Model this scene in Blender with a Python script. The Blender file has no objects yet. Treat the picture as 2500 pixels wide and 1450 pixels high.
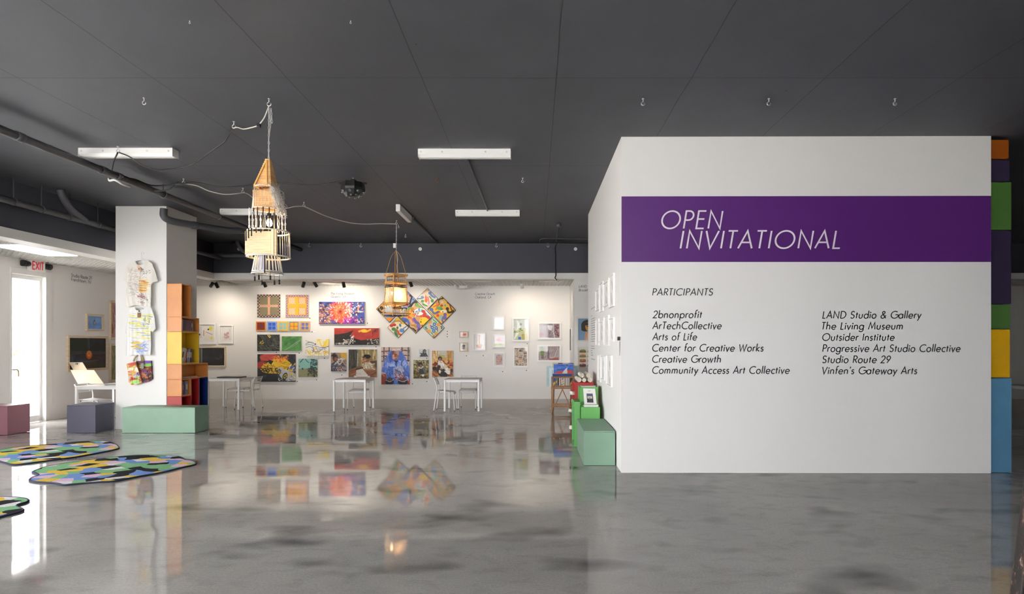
import bpy, math, random
import numpy as np
from mathutils import Vector, Matrix

# ------------------------------------------------------------------ camera, world, light, exposure
SC = bpy.context.scene
COL = SC.collection
F, HZ, CX, CAMH = 1440.0, 838.0, 1306.0, 1.57      # focal length in pixels, horizon row, vanishing column, eye height
cam_d = bpy.data.cameras.new('camera')
cam = bpy.data.objects.new('camera', cam_d)
COL.objects.link(cam)
cam.location = (0, 0, CAMH)
cam.rotation_euler = (math.pi / 2, 0, 0)
cam_d.sensor_fit = 'HORIZONTAL'
cam_d.sensor_width = 36.0
cam_d.lens = F / 2500 * 36.0
cam_d.shift_x = (1250 - CX) / 2500
cam_d.shift_y = (HZ - 725) / 2500
cam_d.clip_start = 0.05
cam_d.clip_end = 300
SC.camera = cam

SC.view_settings.view_transform = 'Standard'
SC.view_settings.look = 'None'
SC.view_settings.gamma = 1.0
SC.view_settings.exposure = 0.26
SC.view_settings.use_curve_mapping = False
SC.cycles.use_denoising = True
SC.cycles.max_bounces = 9
SC.cycles.diffuse_bounces = 6
SC.cycles.glossy_bounces = 4
SC.cycles.transparent_max_bounces = 12
SC.cycles.sample_clamp_indirect = 6.0
SC.cycles.caustics_reflective = False
SC.cycles.caustics_refractive = False

WORLD_STRENGTH = 17.0
wd = bpy.data.worlds.new('daylight')
SC.world = wd
wd.use_nodes = True
bg = wd.node_tree.nodes['Background']
bg.inputs[0].default_value = (0.97, 0.975, 1.0, 1)
bg.inputs[1].default_value = WORLD_STRENGTH


sun_d = bpy.data.lights.new('sun', 'SUN')
sun_d.energy = 70.0
sun_d.angle = math.radians(1.0)
sun_d.color = (1.0, 0.98, 0.96)
sun_o = bpy.data.objects.new('sun', sun_d)
COL.objects.link(sun_o)
sun_o.rotation_euler = Vector((-0.62, -0.45, -1.0)).to_track_quat('-Z', 'Y').to_euler()   # from behind the building: it lights the street, not the room

# openings of the daylight: (low Y, high Y, low Z, high Z) in the street wall, (low X, high X, low Z, high Z) in the front wall, these added out of view for fill light
XL = -9.9                       # inner face of the street wall
YF = -4.0                       # inner face of the front wall
SIDE_WIN = [(-3.2, 0.2, 0.25, 3.1), (0.6, 3.8, 0.25, 3.1), (4.2, 7.0, 0.25, 3.1)]
FRONT_FILL_WIN = [(-7.0, -4.5, 1.0, 3.9), (-3.7, -1.5, 1.0, 3.9), (-0.7, 0.9, 1.0, 3.9)]
DOOR = (11.12, 12.08, 0.0, 3.02)
# ------------------------------------------------------------------ pixel to place
def WP(px, py, Y):
    return Vector(((px - CX) / F * Y, Y, CAMH - (py - HZ) / F * Y))
def XW(px, Y):
    return (px - CX) / F * Y
def ZW(py, Y):
    return CAMH - (py - HZ) / F * Y
ZC = 4.074                      # ceiling height
def YFL(py):
    return F * CAMH / (py - HZ)
def YCE(py):
    return F * (ZC - CAMH) / (HZ - py)
def FL(px, py):
    Y = YFL(py)
    return Vector((XW(px, Y), Y, 0))

# ------------------------------------------------------------------ materials
def lin(c):
    if isinstance(c, str):
        c = [int(c[i:i + 2], 16) / 255 for i in (0, 2, 4)]
    return tuple(x / 12.92 if x <= 0.04045 else ((x + 0.055) / 1.055) ** 2.4 for x in c)

MATS = {}
def mat(name, col, rough=0.5, metal=0.0, spec=0.5, emit=None, estr=0, coat=0.0, bump=0.0, bscale=40, var=0.0, vscale=6, alpha=None):
    if name in MATS:
        return MATS[name]
    m = bpy.data.materials.new(name)
    m.use_nodes = True
    nt = m.node_tree
    p = nt.nodes['Principled BSDF']
    c = lin(col)
    p.inputs['Base Color'].default_value = (*c, 1)
    p.inputs['Roughness'].default_value = rough
    p.inputs['Metallic'].default_value = metal
    p.inputs['Specular IOR Level'].default_value = spec
    p.inputs['Coat Weight'].default_value = coat
    p.inputs['Coat Roughness'].default_value = 0.06
    if emit:
        p.inputs['Emission Color'].default_value = (*lin(emit), 1)
        p.inputs['Emission Strength'].default_value = estr
    tc = None
    if var or bump:
        tc = nt.nodes.new('ShaderNodeTexCoord')
    if var:
        n = nt.nodes.new('ShaderNodeTexNoise')
        n.inputs['Scale'].default_value = vscale
        n.inputs['Detail'].default_value = 5
        nt.links.new(tc.outputs['Object'], n.inputs['Vector'])
        r = nt.nodes.new('ShaderNodeValToRGB')
        r.color_ramp.elements[0].position = 0.3
        r.color_ramp.elements[1].position = 0.7
        r.color_ramp.elements[0].color = (*[x * (1 - var) for x in c], 1)
        r.color_ramp.elements[1].color = (*[min(1, x * (1 + var)) for x in c], 1)
        nt.links.new(n.outputs['Fac'], r.inputs['Fac'])
        nt.links.new(r.outputs['Color'], p.inputs['Base Color'])
    if bump:
        n = nt.nodes.new('ShaderNodeTexNoise')
        n.inputs['Scale'].default_value = bscale
        n.inputs['Detail'].default_value = 4
        nt.links.new(tc.outputs['Object'], n.inputs['Vector'])
        b = nt.nodes.new('ShaderNodeBump')
        b.inputs['Strength'].default_value = bump
        b.inputs['Distance'].default_value = 0.01
        nt.links.new(n.outputs['Fac'], b.inputs['Height'])
        nt.links.new(b.outputs['Normal'], p.inputs['Normal'])
    MATS[name] = m
    return m


def wood(name, c1, c2, scale=(3, 3, 30), rough=0.5):
    if name in MATS:
        return MATS[name]
    m = bpy.data.materials.new(name)
    m.use_nodes = True
    nt = m.node_tree
    p = nt.nodes['Principled BSDF']
    tc = nt.nodes.new('ShaderNodeTexCoord')
    mp = nt.nodes.new('ShaderNodeMapping')
    mp.inputs['Scale'].default_value = scale
    n = nt.nodes.new('ShaderNodeTexNoise')
    n.inputs['Scale'].default_value = 2.0
    n.inputs['Detail'].default_value = 6
    n.inputs['Distortion'].default_value = 0.6
    r = nt.nodes.new('ShaderNodeValToRGB')
    r.color_ramp.elements[0].position = 0.35
    r.color_ramp.elements[1].position = 0.68
    r.color_ramp.elements[0].color = (*lin(c1), 1)
    r.color_ramp.elements[1].color = (*lin(c2), 1)
    nt.links.new(tc.outputs['Object'], mp.inputs['Vector'])
    nt.links.new(mp.outputs['Vector'], n.inputs['Vector'])
    nt.links.new(n.outputs['Fac'], r.inputs['Fac'])
    nt.links.new(r.outputs['Color'], p.inputs['Base Color'])
    p.inputs['Roughness'].default_value = rough
    MATS[name] = m
    return m


def art_mat(name, rough, coat):
    m = bpy.data.materials.new(name)
    m.use_nodes = True
    nt = m.node_tree
    p = nt.nodes['Principled BSDF']
    a = nt.nodes.new('ShaderNodeAttribute')
    a.attribute_name = 'paint'
    nt.links.new(a.outputs['Color'], p.inputs['Base Color'])
    p.inputs['Roughness'].default_value = rough
    p.inputs['Coat Weight'].default_value = coat
    p.inputs['Coat Roughness'].default_value = 0.05
    return m


M_ART = art_mat('painted_surface', 0.55, 0.0)
M_CLOTH = art_mat('printed_cotton', 0.9, 0.0)
M_WHITE = mat('white_wall_paint', 'EEECE9', 0.6, bump=0.05, bscale=30)
M_WALLBACK = mat('warm_white_wall_paint', 'EAE7E3', 0.6, bump=0.05, bscale=30)
M_BEAM = mat('charcoal_beam_paint', '33353E', 0.65)
M_TRIM = mat('white_trim_paint', 'EAE8E5', 0.5)
M_GRID = mat('white_grid_metal', 'D8D6D2', 0.5)
M_PIPE = mat('charcoal_pipe_paint', '45454A', 0.5)
M_CHROME = mat('zinc_plated_steel', 'DADADA', 0.3, metal=1.0)
M_BLACK = mat('black_plastic', '121213', 0.4)
M_BLACKM = mat('matte_black', '0E0E0F', 0.7)
M_PURPLE = mat('purple_band_paint', '511F6A', 0.42)
M_LETTER = mat('black_vinyl', '0F0F10', 0.5)
M_LETTERW = mat('white_vinyl', 'F0E9EE', 0.5)
M_GREYINK = mat('grey_vinyl', '8C8C8E', 0.6)
M_STEELW = mat('white_powder_coat', 'F4F3F1', 0.35)
M_PLASTW = mat('white_plastic', 'EAE9E7', 0.4)
M_GREYPL = mat('grey_rubber', '6A6A6C', 0.6)
M_PAPER = mat('white_paper', 'EFEDE8', 0.7)
M_OAK = wood('pale_frame_wood', 'C7B08F', 'DCC9AB')
M_PINE = wood('lamp_pine', 'C08A4A', 'DDB176', (4, 4, 40))
M_PALEPINE = wood('pale_lamp_pine', 'D9BC8C', 'EBD6AE', (4, 4, 40))
M_RACK = wood('rack_beech', '8E5F36', 'B5834F', (20, 20, 4))
M_CARD = mat('beige_board', 'B8A78E', 0.8, var=0.04)
M_CORDB = mat('black_cord', '161617', 0.6)
M_CORDW = mat('clear_cord', 'B9B6AE', 0.4)
M_GLASSW = None


def pane_mat(name, tint=(1, 1, 1), gloss=1.0, rough=0.02):
    m = bpy.data.materials.new(name)
    m.use_nodes = True
    nt = m.node_tree
    for n in list(nt.nodes):
        if n.type == 'BSDF_PRINCIPLED':
            nt.nodes.remove(n)
    out = nt.nodes['Material Output']
    t = nt.nodes.new('ShaderNodeBsdfTransparent')
    t.inputs[0].default_value = (*tint, 1)
    g = nt.nodes.new('ShaderNodeBsdfGlossy')
    g.inputs['Roughness'].default_value = rough
    fr = nt.nodes.new('ShaderNodeFresnel')
    fr.inputs['IOR'].default_value = 1.5
    mu = nt.nodes.new('ShaderNodeMath')
    mu.operation = 'MULTIPLY'
    mu.inputs[1].default_value = gloss
    mx = nt.nodes.new('ShaderNodeMixShader')
    ge = nt.nodes.new('ShaderNodeNewGeometry')
    io = nt.nodes.new('ShaderNodeMapRange')        # leaving the pane counts as entering it: no inner mirror
    io.inputs['To Min'].default_value = 1.5
    io.inputs['To Max'].default_value = 1 / 1.5
    nt.links.new(ge.outputs['Backfacing'], io.inputs['Value'])
    nt.links.new(io.outputs[0], fr.inputs['IOR'])
    nt.links.new(fr.outputs[0], mu.inputs[0])
    nt.links.new(mu.outputs[0], mx.inputs[0])
    nt.links.new(t.outputs[0], mx.inputs[1])
    nt.links.new(g.outputs[0], mx.inputs[2])
    nt.links.new(mx.outputs[0], out.inputs['Surface'])
    return m


M_PANE = pane_mat('clear_glass')
M_PICGLASS = pane_mat('picture_glass', gloss=0.35)
M_CRYSTAL = pane_mat('clear_glass_tube', (0.93, 0.93, 0.93), 2.5, 0.1)

# ------------------------------------------------------------------ mesh building
class MB:
    def __init__(s):
        s.v, s.f, s.sm, s.mi = [], [], [], []
        s.cur = 0
    def add(s, vs, fs, smooth=False):
        o = len(s.v)
        s.v.extend([tuple(v) for v in vs])
        for f in fs:
            s.f.append([i + o for i in f])
            s.sm.append(smooth)
            s.mi.append(s.cur)
        return s
    def box(s, x0, x1, y0, y1, z0, z1):
        vs = [(x, y, z) for z in (z0, z1) for y in (y0, y1) for x in (x0, x1)]
        return s.add(vs, [(0, 2, 3, 1), (4, 5, 7, 6), (0, 1, 5, 4), (2, 6, 7, 3), (0, 4, 6, 2), (1, 3, 7, 5)])
    def bar(s, p, q, w, h=None, up=(0, 0, 1)):
        h = h or w
        p, q = Vector(p), Vector(q)
        d = (q - p).normalized()
        u = Vector(up)
        if abs(d.dot(u)) > 0.98:
            u = Vector((0, 1, 0))
        a = d.cross(u).normalized()
        b = a.cross(d).normalized()
        vs = []
        for c in (p, q):
            for i, j in ((-1, -1), (1, -1), (1, 1), (-1, 1)):
                vs.append(c + a * (i * w / 2) + b * (j * h / 2))
        return s.add(vs, [(3, 2, 1, 0), (4, 5, 6, 7), (0, 1, 5, 4), (1, 2, 6, 5), (2, 3, 7, 6), (3, 0, 4, 7)])
    def tube(s, pts, r, n=8, closed=False, cap=True):
        pts = [Vector(p) for p in pts]
        rs = r if isinstance(r, (list, tuple)) else [r] * len(pts)
        N = len(pts)
        vs, up = [], None
        for i, p in enumerate(pts):
            if closed:
                d = pts[(i + 1) % N] - pts[i - 1]
            else:
                d = pts[min(i + 1, N - 1)] - pts[max(i - 1, 0)]
            d.normalize()
            if up is None:
                up = Vector((0, 0, 1)) if abs(d.z) < 0.9 else Vector((1, 0, 0))
            a = d.cross(up)
            if a.length < 1e-4:
                a = d.cross(Vector((0, 1, 0)))
            a.normalize()
            b = a.cross(d).normalized()
            up = b
            for k in range(n):
                t = 2 * math.pi * k / n
                vs.append(p + (a * math.cos(t) + b * math.sin(t)) * rs[i])
        fs = []
        for i in range(N if closed else N - 1):
            j = (i + 1) % N
            for k in range(n):
                l = (k + 1) % n
                fs.append((i * n + k, i * n + l, j * n + l, j * n + k))
        s.add(vs, fs, True)
        if cap and not closed:
            o = len(s.v) - len(vs)
            s.f += [[o + k for k in range(n)][::-1], [o + (N - 1) * n + k for k in range(n)]]
            s.sm += [False, False]
            s.mi += [s.cur] * 2
        return s
    def cyl(s, p, q, r, n=16):
        return s.tube([p, q], r, n)
    def lathe(s, prof, c=(0, 0, 0), n=20, smooth=True):
        vs = [(c[0] + r * math.cos(2 * math.pi * k / n), c[1] + r * math.sin(2 * math.pi * k / n), c[2] + z) for r, z in prof for k in range(n)]
        fs = [(i * n + k, i * n + (k + 1) % n, (i + 1) * n + (k + 1) % n, (i + 1) * n + k) for i in range(len(prof) - 1) for k in range(n)]
        s.add(vs, fs, smooth)
        o = len(s.v) - len(vs)
        s.f += [[o + k for k in range(n)][::-1], [o + (len(prof) - 1) * n + k for k in range(n)]]
        s.sm += [False, False]
        s.mi += [s.cur] * 2
        return s
    def prism(s, pts, d):
        # pts: 3-D polygon, extruded by vector d
        n = len(pts)
        d = Vector(d)
        vs = [Vector(p) for p in pts] + [Vector(p) + d for p in pts]
        return s.add(vs, [tuple(range(n))[::-1], tuple(range(n, 2 * n))] + [(i, (i + 1) % n, n + (i + 1) % n, n + i) for i in range(n)])
    def ring(s, c, R, r, axis='z', n=16, m=6):
        pts = []
        for k in range(n):
            t = 2 * math.pi * k / n
            a, b = R * math.cos(t), R * math.sin(t)
            pts.append(Vector(c) + Vector({'z': (a, b, 0), 'y': (a, 0, b), 'x': (0, a, b)}[axis]))
        return s.tube(pts, r, m, closed=True)
    def build(s, name, m, parent=None, world=False, bevel=0, seg=2):
        me = bpy.data.meshes.new(name)
        off = Vector((0, 0, 0))
        if parent is not None and world:
            q = parent
            while q is not None:
                off += q.location
                q = q.parent
        vs = [(v[0] - off.x, v[1] - off.y, v[2] - off.z) for v in s.v]
        me.from_pydata(vs, [], s.f)
        ms = m if isinstance(m, (list, tuple)) else [m]
        for x in ms:
            me.materials.append(x)
        me.polygons.foreach_set('use_smooth', s.sm)
        me.polygons.foreach_set('material_index', s.mi)
        me.update()
        o = bpy.data.objects.new(name, me)
        COL.objects.link(o)
        if parent is not None:
            o.parent = parent
        if bevel:
            b = o.modifiers.new('bevel', 'BEVEL')
            b.width = bevel
            b.segments = seg
            b.limit_method = 'ANGLE'
            b.angle_limit = math.radians(50)
        return o


def tag(o, label=None, cat=None, group=None, kind=None):
    if label: o['label'] = label
    if cat: o['category'] = cat
    if group: o['group'] = group
    if kind: o['kind'] = kind
    return o
def thing(name, label, cat, loc=(0, 0, 0), rz=0, group=None):
    o = bpy.data.objects.new(name, None)
    COL.objects.link(o)
    o.location = loc
    o.rotation_euler = (0, 0, rz)
    o.empty_display_size = 0.1
    return tag(o, label, cat, group)
def struct(name, mb, m, parent=None, **k):
    o = mb.build(name, m, parent, **k)
    if parent is None:
        o['kind'] = 'structure'
    return o
def dup(root, loc, rz, label=None, group=None):
    def cp(o, par):
        c = o.copy()
        COL.objects.link(c)
        if par is not None:
            c.parent = par
        for ch in KIDS.get(o.name, []):
            cp(ch, c)
        return c
    KIDS = {}
    for o in COL.objects:
        if o.parent is not None:
            KIDS.setdefault(o.parent.name, []).append(o)
    r = cp(root, None)
    r.location = loc
    r.rotation_euler = (0, 0, rz)
    if label: r['label'] = label
    if group: r['group'] = group
    return r
def smooth_path(pts, n=6):
    P = [Vector(p) for p in pts]
    out = []
    for i in range(len(P) - 1):
        a, b, c, d = P[max(i - 1, 0)], P[i], P[i + 1], P[min(i + 2, len(P) - 1)]
        for k in range(n):
            t = k / n
            out.append(0.5 * ((2 * b) + (c - a) * t + (2 * a - 5 * b + 4 * c - d) * t * t + (3 * b - a - 3 * c + d) * t ** 3))
    out.append(P[-1])
    return out
RNG = random.Random(7)
# ------------------------------------------------------------------ the setting
YB = 16.65      # back wall
YBEAM = 14.78   # front of the dropped beam at the back
XBEAM = -8.05   # inner face of the dropped beam along the street side
ZG = 3.19       # grid ceiling
ZD = 3.33       # bottom of the dark beam faces
XR = 15.0       # far wall on the other side


def node_floor():
    m = bpy.data.materials.new('polished_concrete')
    m.use_nodes = True
    nt = m.node_tree
    L = nt.links.new
    p = nt.nodes['Principled BSDF']
    tc = nt.nodes.new('ShaderNodeTexCoord')
    def noise(scale, detail, dist=0.0, rough=0.55, vec=None):
        n = nt.nodes.new('ShaderNodeTexNoise')
        n.inputs['Scale'].default_value = scale
        n.inputs['Detail'].default_value = detail
        n.inputs['Distortion'].default_value = dist
        n.inputs['Roughness'].default_value = rough
        L((vec or tc.outputs['Object']), n.inputs['Vector'])
        return n.outputs['Fac']
    def ramp(fac, stops):
        r = nt.nodes.new('ShaderNodeValToRGB')
        while len(r.color_ramp.elements) < len(stops):
            r.color_ramp.elements.new(0.5)
        for e, (pos, c) in zip(r.color_ramp.elements, stops):
            e.position = pos
            e.color = (*lin(c), 1)
        L(fac, r.inputs['Fac'])
        return r.outputs['Color']
    def mix(kind, fac, a, b):
        x = nt.nodes.new('ShaderNodeMix')
        x.data_type = 'RGBA'
        x.blend_type = kind
        if isinstance(fac, float):
            x.inputs[0].default_value = fac
        else:
            L(fac, x.inputs[0])
        L(a, x.inputs[6])
        if isinstance(b, tuple):
            x.inputs[7].default_value = b
        else:
            L(b, x.inputs[7])
        return x.outputs[2]
    base = ramp(noise(0.55, 5, 0.2), [(0.3, 'A8A4A0'), (0.55, 'BCB8B2'), (0.75, 'C6C2BC')])
    # dark cloudy patches and smears in the slab
    mp = nt.nodes.new('ShaderNodeMapping')
    mp.inputs['Rotation'].default_value = (0, 0, 0.35)
    mp.inputs['Scale'].default_value = (1.0, 1.7, 1)
    L(tc.outputs['Object'], mp.inputs['Vector'])
    patch = ramp(noise(1.2, 2, 0.0, 0.45, mp.outputs['Vector']), [(0.25, '7A7A7E'), (0.44, 'FFFFFF'), (1.0, 'FFFFFF')])
    c = mix('MULTIPLY', 0.9, base, patch)
    smear = ramp(noise(4.5, 4, 0.6, 0.6, mp.outputs['Vector']), [(0.3, 'C4C4C6'), (0.5, 'FFFFFF')])
    c = mix('MULTIPLY', 0.35, c, smear)
    fine = ramp(noise(60, 4, 0, 0.7), [(0.3, 'D8D8D8'), (0.7, 'FFFFFF')])
    c = mix('MULTIPLY', 0.8, c, fine)
    # pale aggregate specks
    vo = nt.nodes.new('ShaderNodeTexVoronoi')
    vo.inputs['Scale'].default_value = 55
    L(tc.outputs['Object'], vo.inputs['Vector'])
    sp = ramp(vo.outputs['Distance'], [(0.0, 'FFFFFF'), (0.1, '000000')])
    msk = ramp(noise(1.1, 2), [(0.5, '000000'), (0.68, 'FFFFFF')])
    spm = mix('MULTIPLY', 1.0, sp, msk)
    c = mix('MIX', spm, c, (0.62, 0.58, 0.52, 1))
    L(c, p.inputs['Base Color'])
    p.inputs['Specular IOR Level'].default_value = 0.5
    rg = nt.nodes.new('ShaderNodeMapRange')
    L(noise(2.5, 4), rg.inputs['Value'])
    rg.inputs['From Min'].default_value = 0.3
    rg.inputs['From Max'].default_value = 0.7
    rg.inputs['To Min'].default_value = 0.02
    rg.inputs['To Max'].default_value = 0.055
    L(rg.outputs[0], p.inputs['Roughness'])
    b = nt.nodes.new('ShaderNodeBump')
    b.inputs['Strength'].default_value = 0.016
    b.inputs['Distance'].default_value = 0.02
    L(noise(2.0, 0, 0.0), b.inputs['Height'])
    L(b.outputs['Normal'], p.inputs['Normal'])
    return m


def node_ceiling():
    m = bpy.data.materials.new('charcoal_board_marked_ceiling')
    m.use_nodes = True
    nt = m.node_tree
    L = nt.links.new
    p = nt.nodes['Principled BSDF']
    tc = nt.nodes.new('ShaderNodeTexCoord')
    mp = nt.nodes.new('ShaderNodeMapping')
    mp.inputs['Location'].default_value = (-0.218 + 1.27 * 40, -5.58 + 2.75 * 40, 0)
    L(tc.outputs['Object'], mp.inputs['Vector'])
    # joints of the shuttering boards wander a little
    wn = nt.nodes.new('ShaderNodeTexNoise')
    wn.inputs['Scale'].default_value = 1.4
    wn.inputs['Detail'].default_value = 3
    L(tc.outputs['Object'], wn.inputs['Vector'])
    ad = nt.nodes.new('ShaderNodeVectorMath')
    ad.operation = 'MULTIPLY_ADD'
    ad.inputs[1].default_value = (0.03, 0.03, 0)
    L(wn.outputs['Color'], ad.inputs[0])
    L(mp.outputs['Vector'], ad.inputs[2])
    br = nt.nodes.new('ShaderNodeTexBrick')
    br.offset = 0.0
    br.inputs['Scale'].default_value = 1.0
    br.inputs['Brick Width'].default_value = 1.27
    br.inputs['Row Height'].default_value = 2.75
    br.inputs['Mortar Size'].default_value = 0.005
    br.inputs['Mortar Smooth'].default_value = 0.3
    br.inputs['Color1'].default_value = (*lin('404248'), 1)
    br.inputs['Color2'].default_value = (*lin('43454B'), 1)
    br.inputs['Mortar'].default_value = (*lin('1E1E22'), 1)
    L(ad.outputs[0], br.inputs['Vector'])
    n = nt.nodes.new('ShaderNodeTexNoise')
    n.inputs['Scale'].default_value = 1.6
    n.inputs['Detail'].default_value = 6
    L(tc.outputs['Object'], n.inputs['Vector'])
    r = nt.nodes.new('ShaderNodeValToRGB')
    r.color_ramp.elements[0].position = 0.3
    r.color_ramp.elements[1].position = 0.75
    r.color_ramp.elements[0].color = (0.9, 0.9, 0.9, 1)
    r.color_ramp.elements[1].color = (1.1, 1.1, 1.1, 1)
    L(n.outputs['Fac'], r.inputs['Fac'])
    mx = nt.nodes.new('ShaderNodeMix')
    mx.data_type = 'RGBA'
    mx.blend_type = 'MULTIPLY'
    mx.inputs[0].default_value = 1.0
    L(br.outputs['Color'], mx.inputs[6])
    L(r.outputs['Color'], mx.inputs[7])
    # small pits
    vo = nt.nodes.new('ShaderNodeTexVoronoi')
    vo.inputs['Scale'].default_value = 1.7
    L(tc.outputs['Object'], vo.inputs['Vector'])
    r2 = nt.nodes.new('ShaderNodeValToRGB')
    r2.color_ramp.elements[0].position = 0.012
    r2.color_ramp.elements[0].color = (0.25, 0.25, 0.25, 1)
    r2.color_ramp.elements[1].position = 0.022
    r2.color_ramp.elements[1].color = (1, 1, 1, 1)
    L(vo.outputs['Distance'], r2.inputs['Fac'])
    m2 = nt.nodes.new('ShaderNodeMix')
    m2.data_type = 'RGBA'
    m2.blend_type = 'MULTIPLY'
    m2.inputs[0].default_value = 1.0
    L(mx.outputs[2], m2.inputs[6])
    L(r2.outputs['Color'], m2.inputs[7])
    L(m2.outputs[2], p.inputs['Base Color'])
    p.inputs['Roughness'].default_value = 0.6
    b = nt.nodes.new('ShaderNodeBump')
    b.inputs['Strength'].default_value = 0.3
    b.inputs['Distance'].default_value = 0.01
    L(br.outputs['Fac'], b.inputs['Height'])
    b.invert = True
    L(b.outputs['Normal'], p.inputs['Normal'])
    return m


M_BOUNCECUT = mat('bounce_cutting_charcoal', '4A4A4F', .7)  # dark tone given to the unseen front wall to cut bounced light
struct('floor', MB().box(XL - 0.3, XR + 0.3, YF - 0.3, YB + 0.3, -0.2, 0), node_floor())
struct('ceiling', MB().box(XL - 0.3, XR + 0.3, YF - 0.3, YB + 0.3, ZC, ZC + 0.2), node_ceiling())
struct('wall_back', MB().box(XL - 0.3, XR + 0.3, YB, YB + 0.2, 0, ZC), M_WALLBACK)
struct('wall_right', MB().box(XR, XR + 0.2, YF - 0.2, YB, 0, ZC), M_WALLBACK)


def wall_with_holes(axis, a0, a1, p0, p1, holes):
    mb = MB()
    def bx(u0, u1, z0, z1):
        if u1 - u0 < 1e-4 or z1 - z0 < 1e-4:
            return
        if axis == 'y':
            mb.box(p0, p1, u0, u1, z0, z1)
        else:
            mb.box(u0, u1, p0, p1, z0, z1)
    u = a0
    for h in sorted(holes):
        bx(u, h[0], 0, ZC)
        bx(h[0], h[1], 0, h[2])
        bx(h[0], h[1], h[3], ZC)
        u = h[1]
    bx(u, a1, 0, ZC)
    return mb


struct('wall_left', wall_with_holes('y', YF - 0.2, YB, XL - 0.25, XL, SIDE_WIN + [DOOR]), M_WHITE)
struct('wall_front', wall_with_holes('x', XL, XR, YF - 0.25, YF, FRONT_FILL_WIN), M_BOUNCECUT)
# windows along the street, glazed, with a white frame and one mullion
k = 0
for a, b, c, d in SIDE_WIN:
    k += 1
    fr = MB()
    x0, x1 = XL - 0.16, XL - 0.08
    for (y0, y1, z0, z1) in ((a, a + .06, c, d), (b - .06, b, c, d), (a, b, c, c + .06), (a, b, d - .06, d), ((a + b) / 2 - .03, (a + b) / 2 + .03, c, d)):
        fr.box(x0, x1, y0, y1, z0, z1)
    o = struct('window_%d' % k, fr, M_TRIM)
    MB().box(XL - 0.125, XL - 0.115, a + .05, b - .05, c + .05, d - .05).build('pane', M_PANE, o)
for a, b, c, d in FRONT_FILL_WIN:  # unseen front windows, added and sized to light the partition and column
    k += 1
    fr = MB()
    y0, y1 = YF - 0.16, YF - 0.08
    for (x0, x1, z0, z1) in ((a, a + .06, c, d), (b - .06, b, c, d), (a, b, c, c + .06), (a, b, d - .06, d), ((a + b) / 2 - .03, (a + b) / 2 + .03, c, d)):
        fr.box(x0, x1, y0, y1, z0, z1)
    o = struct('window_%d' % k, fr, M_TRIM)
    MB().box(a + .05, b - .05, YF - 0.125, YF - 0.115, c + .05, d - .05).build('pane', M_PANE, o)

# glazed street door
a, b, c, d = DOOR
fr = MB()
for (y0, y1, z0, z1) in ((b - .16, b, 0, d), (a + .03, b - .16, d - .12, d), (a, a + .03, 0, d)):
    fr.box(XL - 0.2, XL + 0.02, y0, y1, z0, z1)
door = struct('door_1', fr, M_TRIM, bevel=0.004)
lf = MB()
for (y0, y1, z0, z1) in ((a + .032, a + .085, 0.01, d - .122), (b - .215, b - .162, 0.01, d - .122), (a + .085, b - .215, 0.01, .13), (a + .085, b - .215, d - .2, d - .122)):
    lf.box(XL - 0.13, XL - 0.07, y0, y1, z0, z1)
leaf = lf.build('door_leaf', M_STEELW, door)
MB().box(XL - 0.105, XL - 0.095, a + .08, b - .21, .13, d - .2).build('pane', M_PANE, leaf)
yh = a + 0.05
hb = MB().box(XL - 0.07, XL - 0.055, yh - .02, yh + .02, 0.98, 1.12)
hb.box(XL - 0.07, XL - 0.055, yh - .02, yh + .02, 0.74, 0.86)
hb.build('lock_plate', mat('dark_bronze', '3A3630', 0.4, metal=0.7), leaf)
hd = MB().tube(smooth_path([(XL - .06, yh, 1.07), (XL + 0.0, yh, 1.07), (XL + .015, yh + .02, 1.065), (XL + .015, yh + .1, 1.06), (XL + .015, yh + .12, 1.0), (XL + .015, yh + .12, .93)], 4), 0.013, 8)
hd.build('handle', mat('tan_brass', 'A08A62', 0.35, metal=0.8), leaf)

# partition block with the purple band; its short face runs back from the corner
PX0, PX1, PY0, PY1 = 1.048, 5.51, 7.154, 11.48
PY0R = 7.125
wp = MB().prism([(PX0, PY0, 0), (PX1, PY0R, 0), (PX1, PY1, 0), (PX0 - .012, PY1, 0)], (0, 0, ZC))
partition = struct('wall_partition', wp, M_WHITE)
def yfront(x):
    return PY0 + (PY0R - PY0) * (x - PX0) / (PX1 - PX0)
zb0, zb1 = ZW(639.5, PY0), ZW(479.5, PY0)
bd = MB().add([(PX0 + .002, yfront(PX0) - .002, zb0), (PX1 - .002, yfront(PX1) - .002, zb0 - .004), (PX1 - .002, yfront(PX1) - .002, zb1), (PX0 + .002, yfront(PX0) - .002, zb1)], [(0, 1, 2, 3)])
bd.build('painted_band', M_PURPLE, partition)

# square column
CX0, CX1, CY0, CY1 = -7.656, -6.725, 10.766, 11.73
struct('column_1', MB().box(CX0, CX1, CY0, CY1, 0, ZC), M_WHITE, bevel=0.004)

# dropped beams with white lower edge
struct('beam_back', MB().box(XBEAM, XR, YBEAM, YBEAM + 0.3, ZD, ZC), M_BEAM)
struct('trim_1', MB().box(XBEAM - .02, XR, YBEAM - 0.015, YBEAM + 0.3, ZG - 0.01, ZD), M_TRIM)
struct('beam_left', MB().box(XBEAM - 0.3, XBEAM, YF, YBEAM + .3, ZD, ZC), M_BEAM)
struct('trim_2', MB().box(XBEAM - 0.3, XBEAM + 0.015, YF, YBEAM + .3, ZG - 0.01, ZD), M_TRIM)
# wall bays behind the partition
XRC = 0.985
struct('wall_recess', MB().box(XRC, 10.9, YBEAM + 0.02, YB, 0, ZG), M_WALLBACK)
struct('baseboard_back', MB().box(XL, XRC, YB - 0.012, YB, 0, 0.07), M_WALLBACK)

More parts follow.
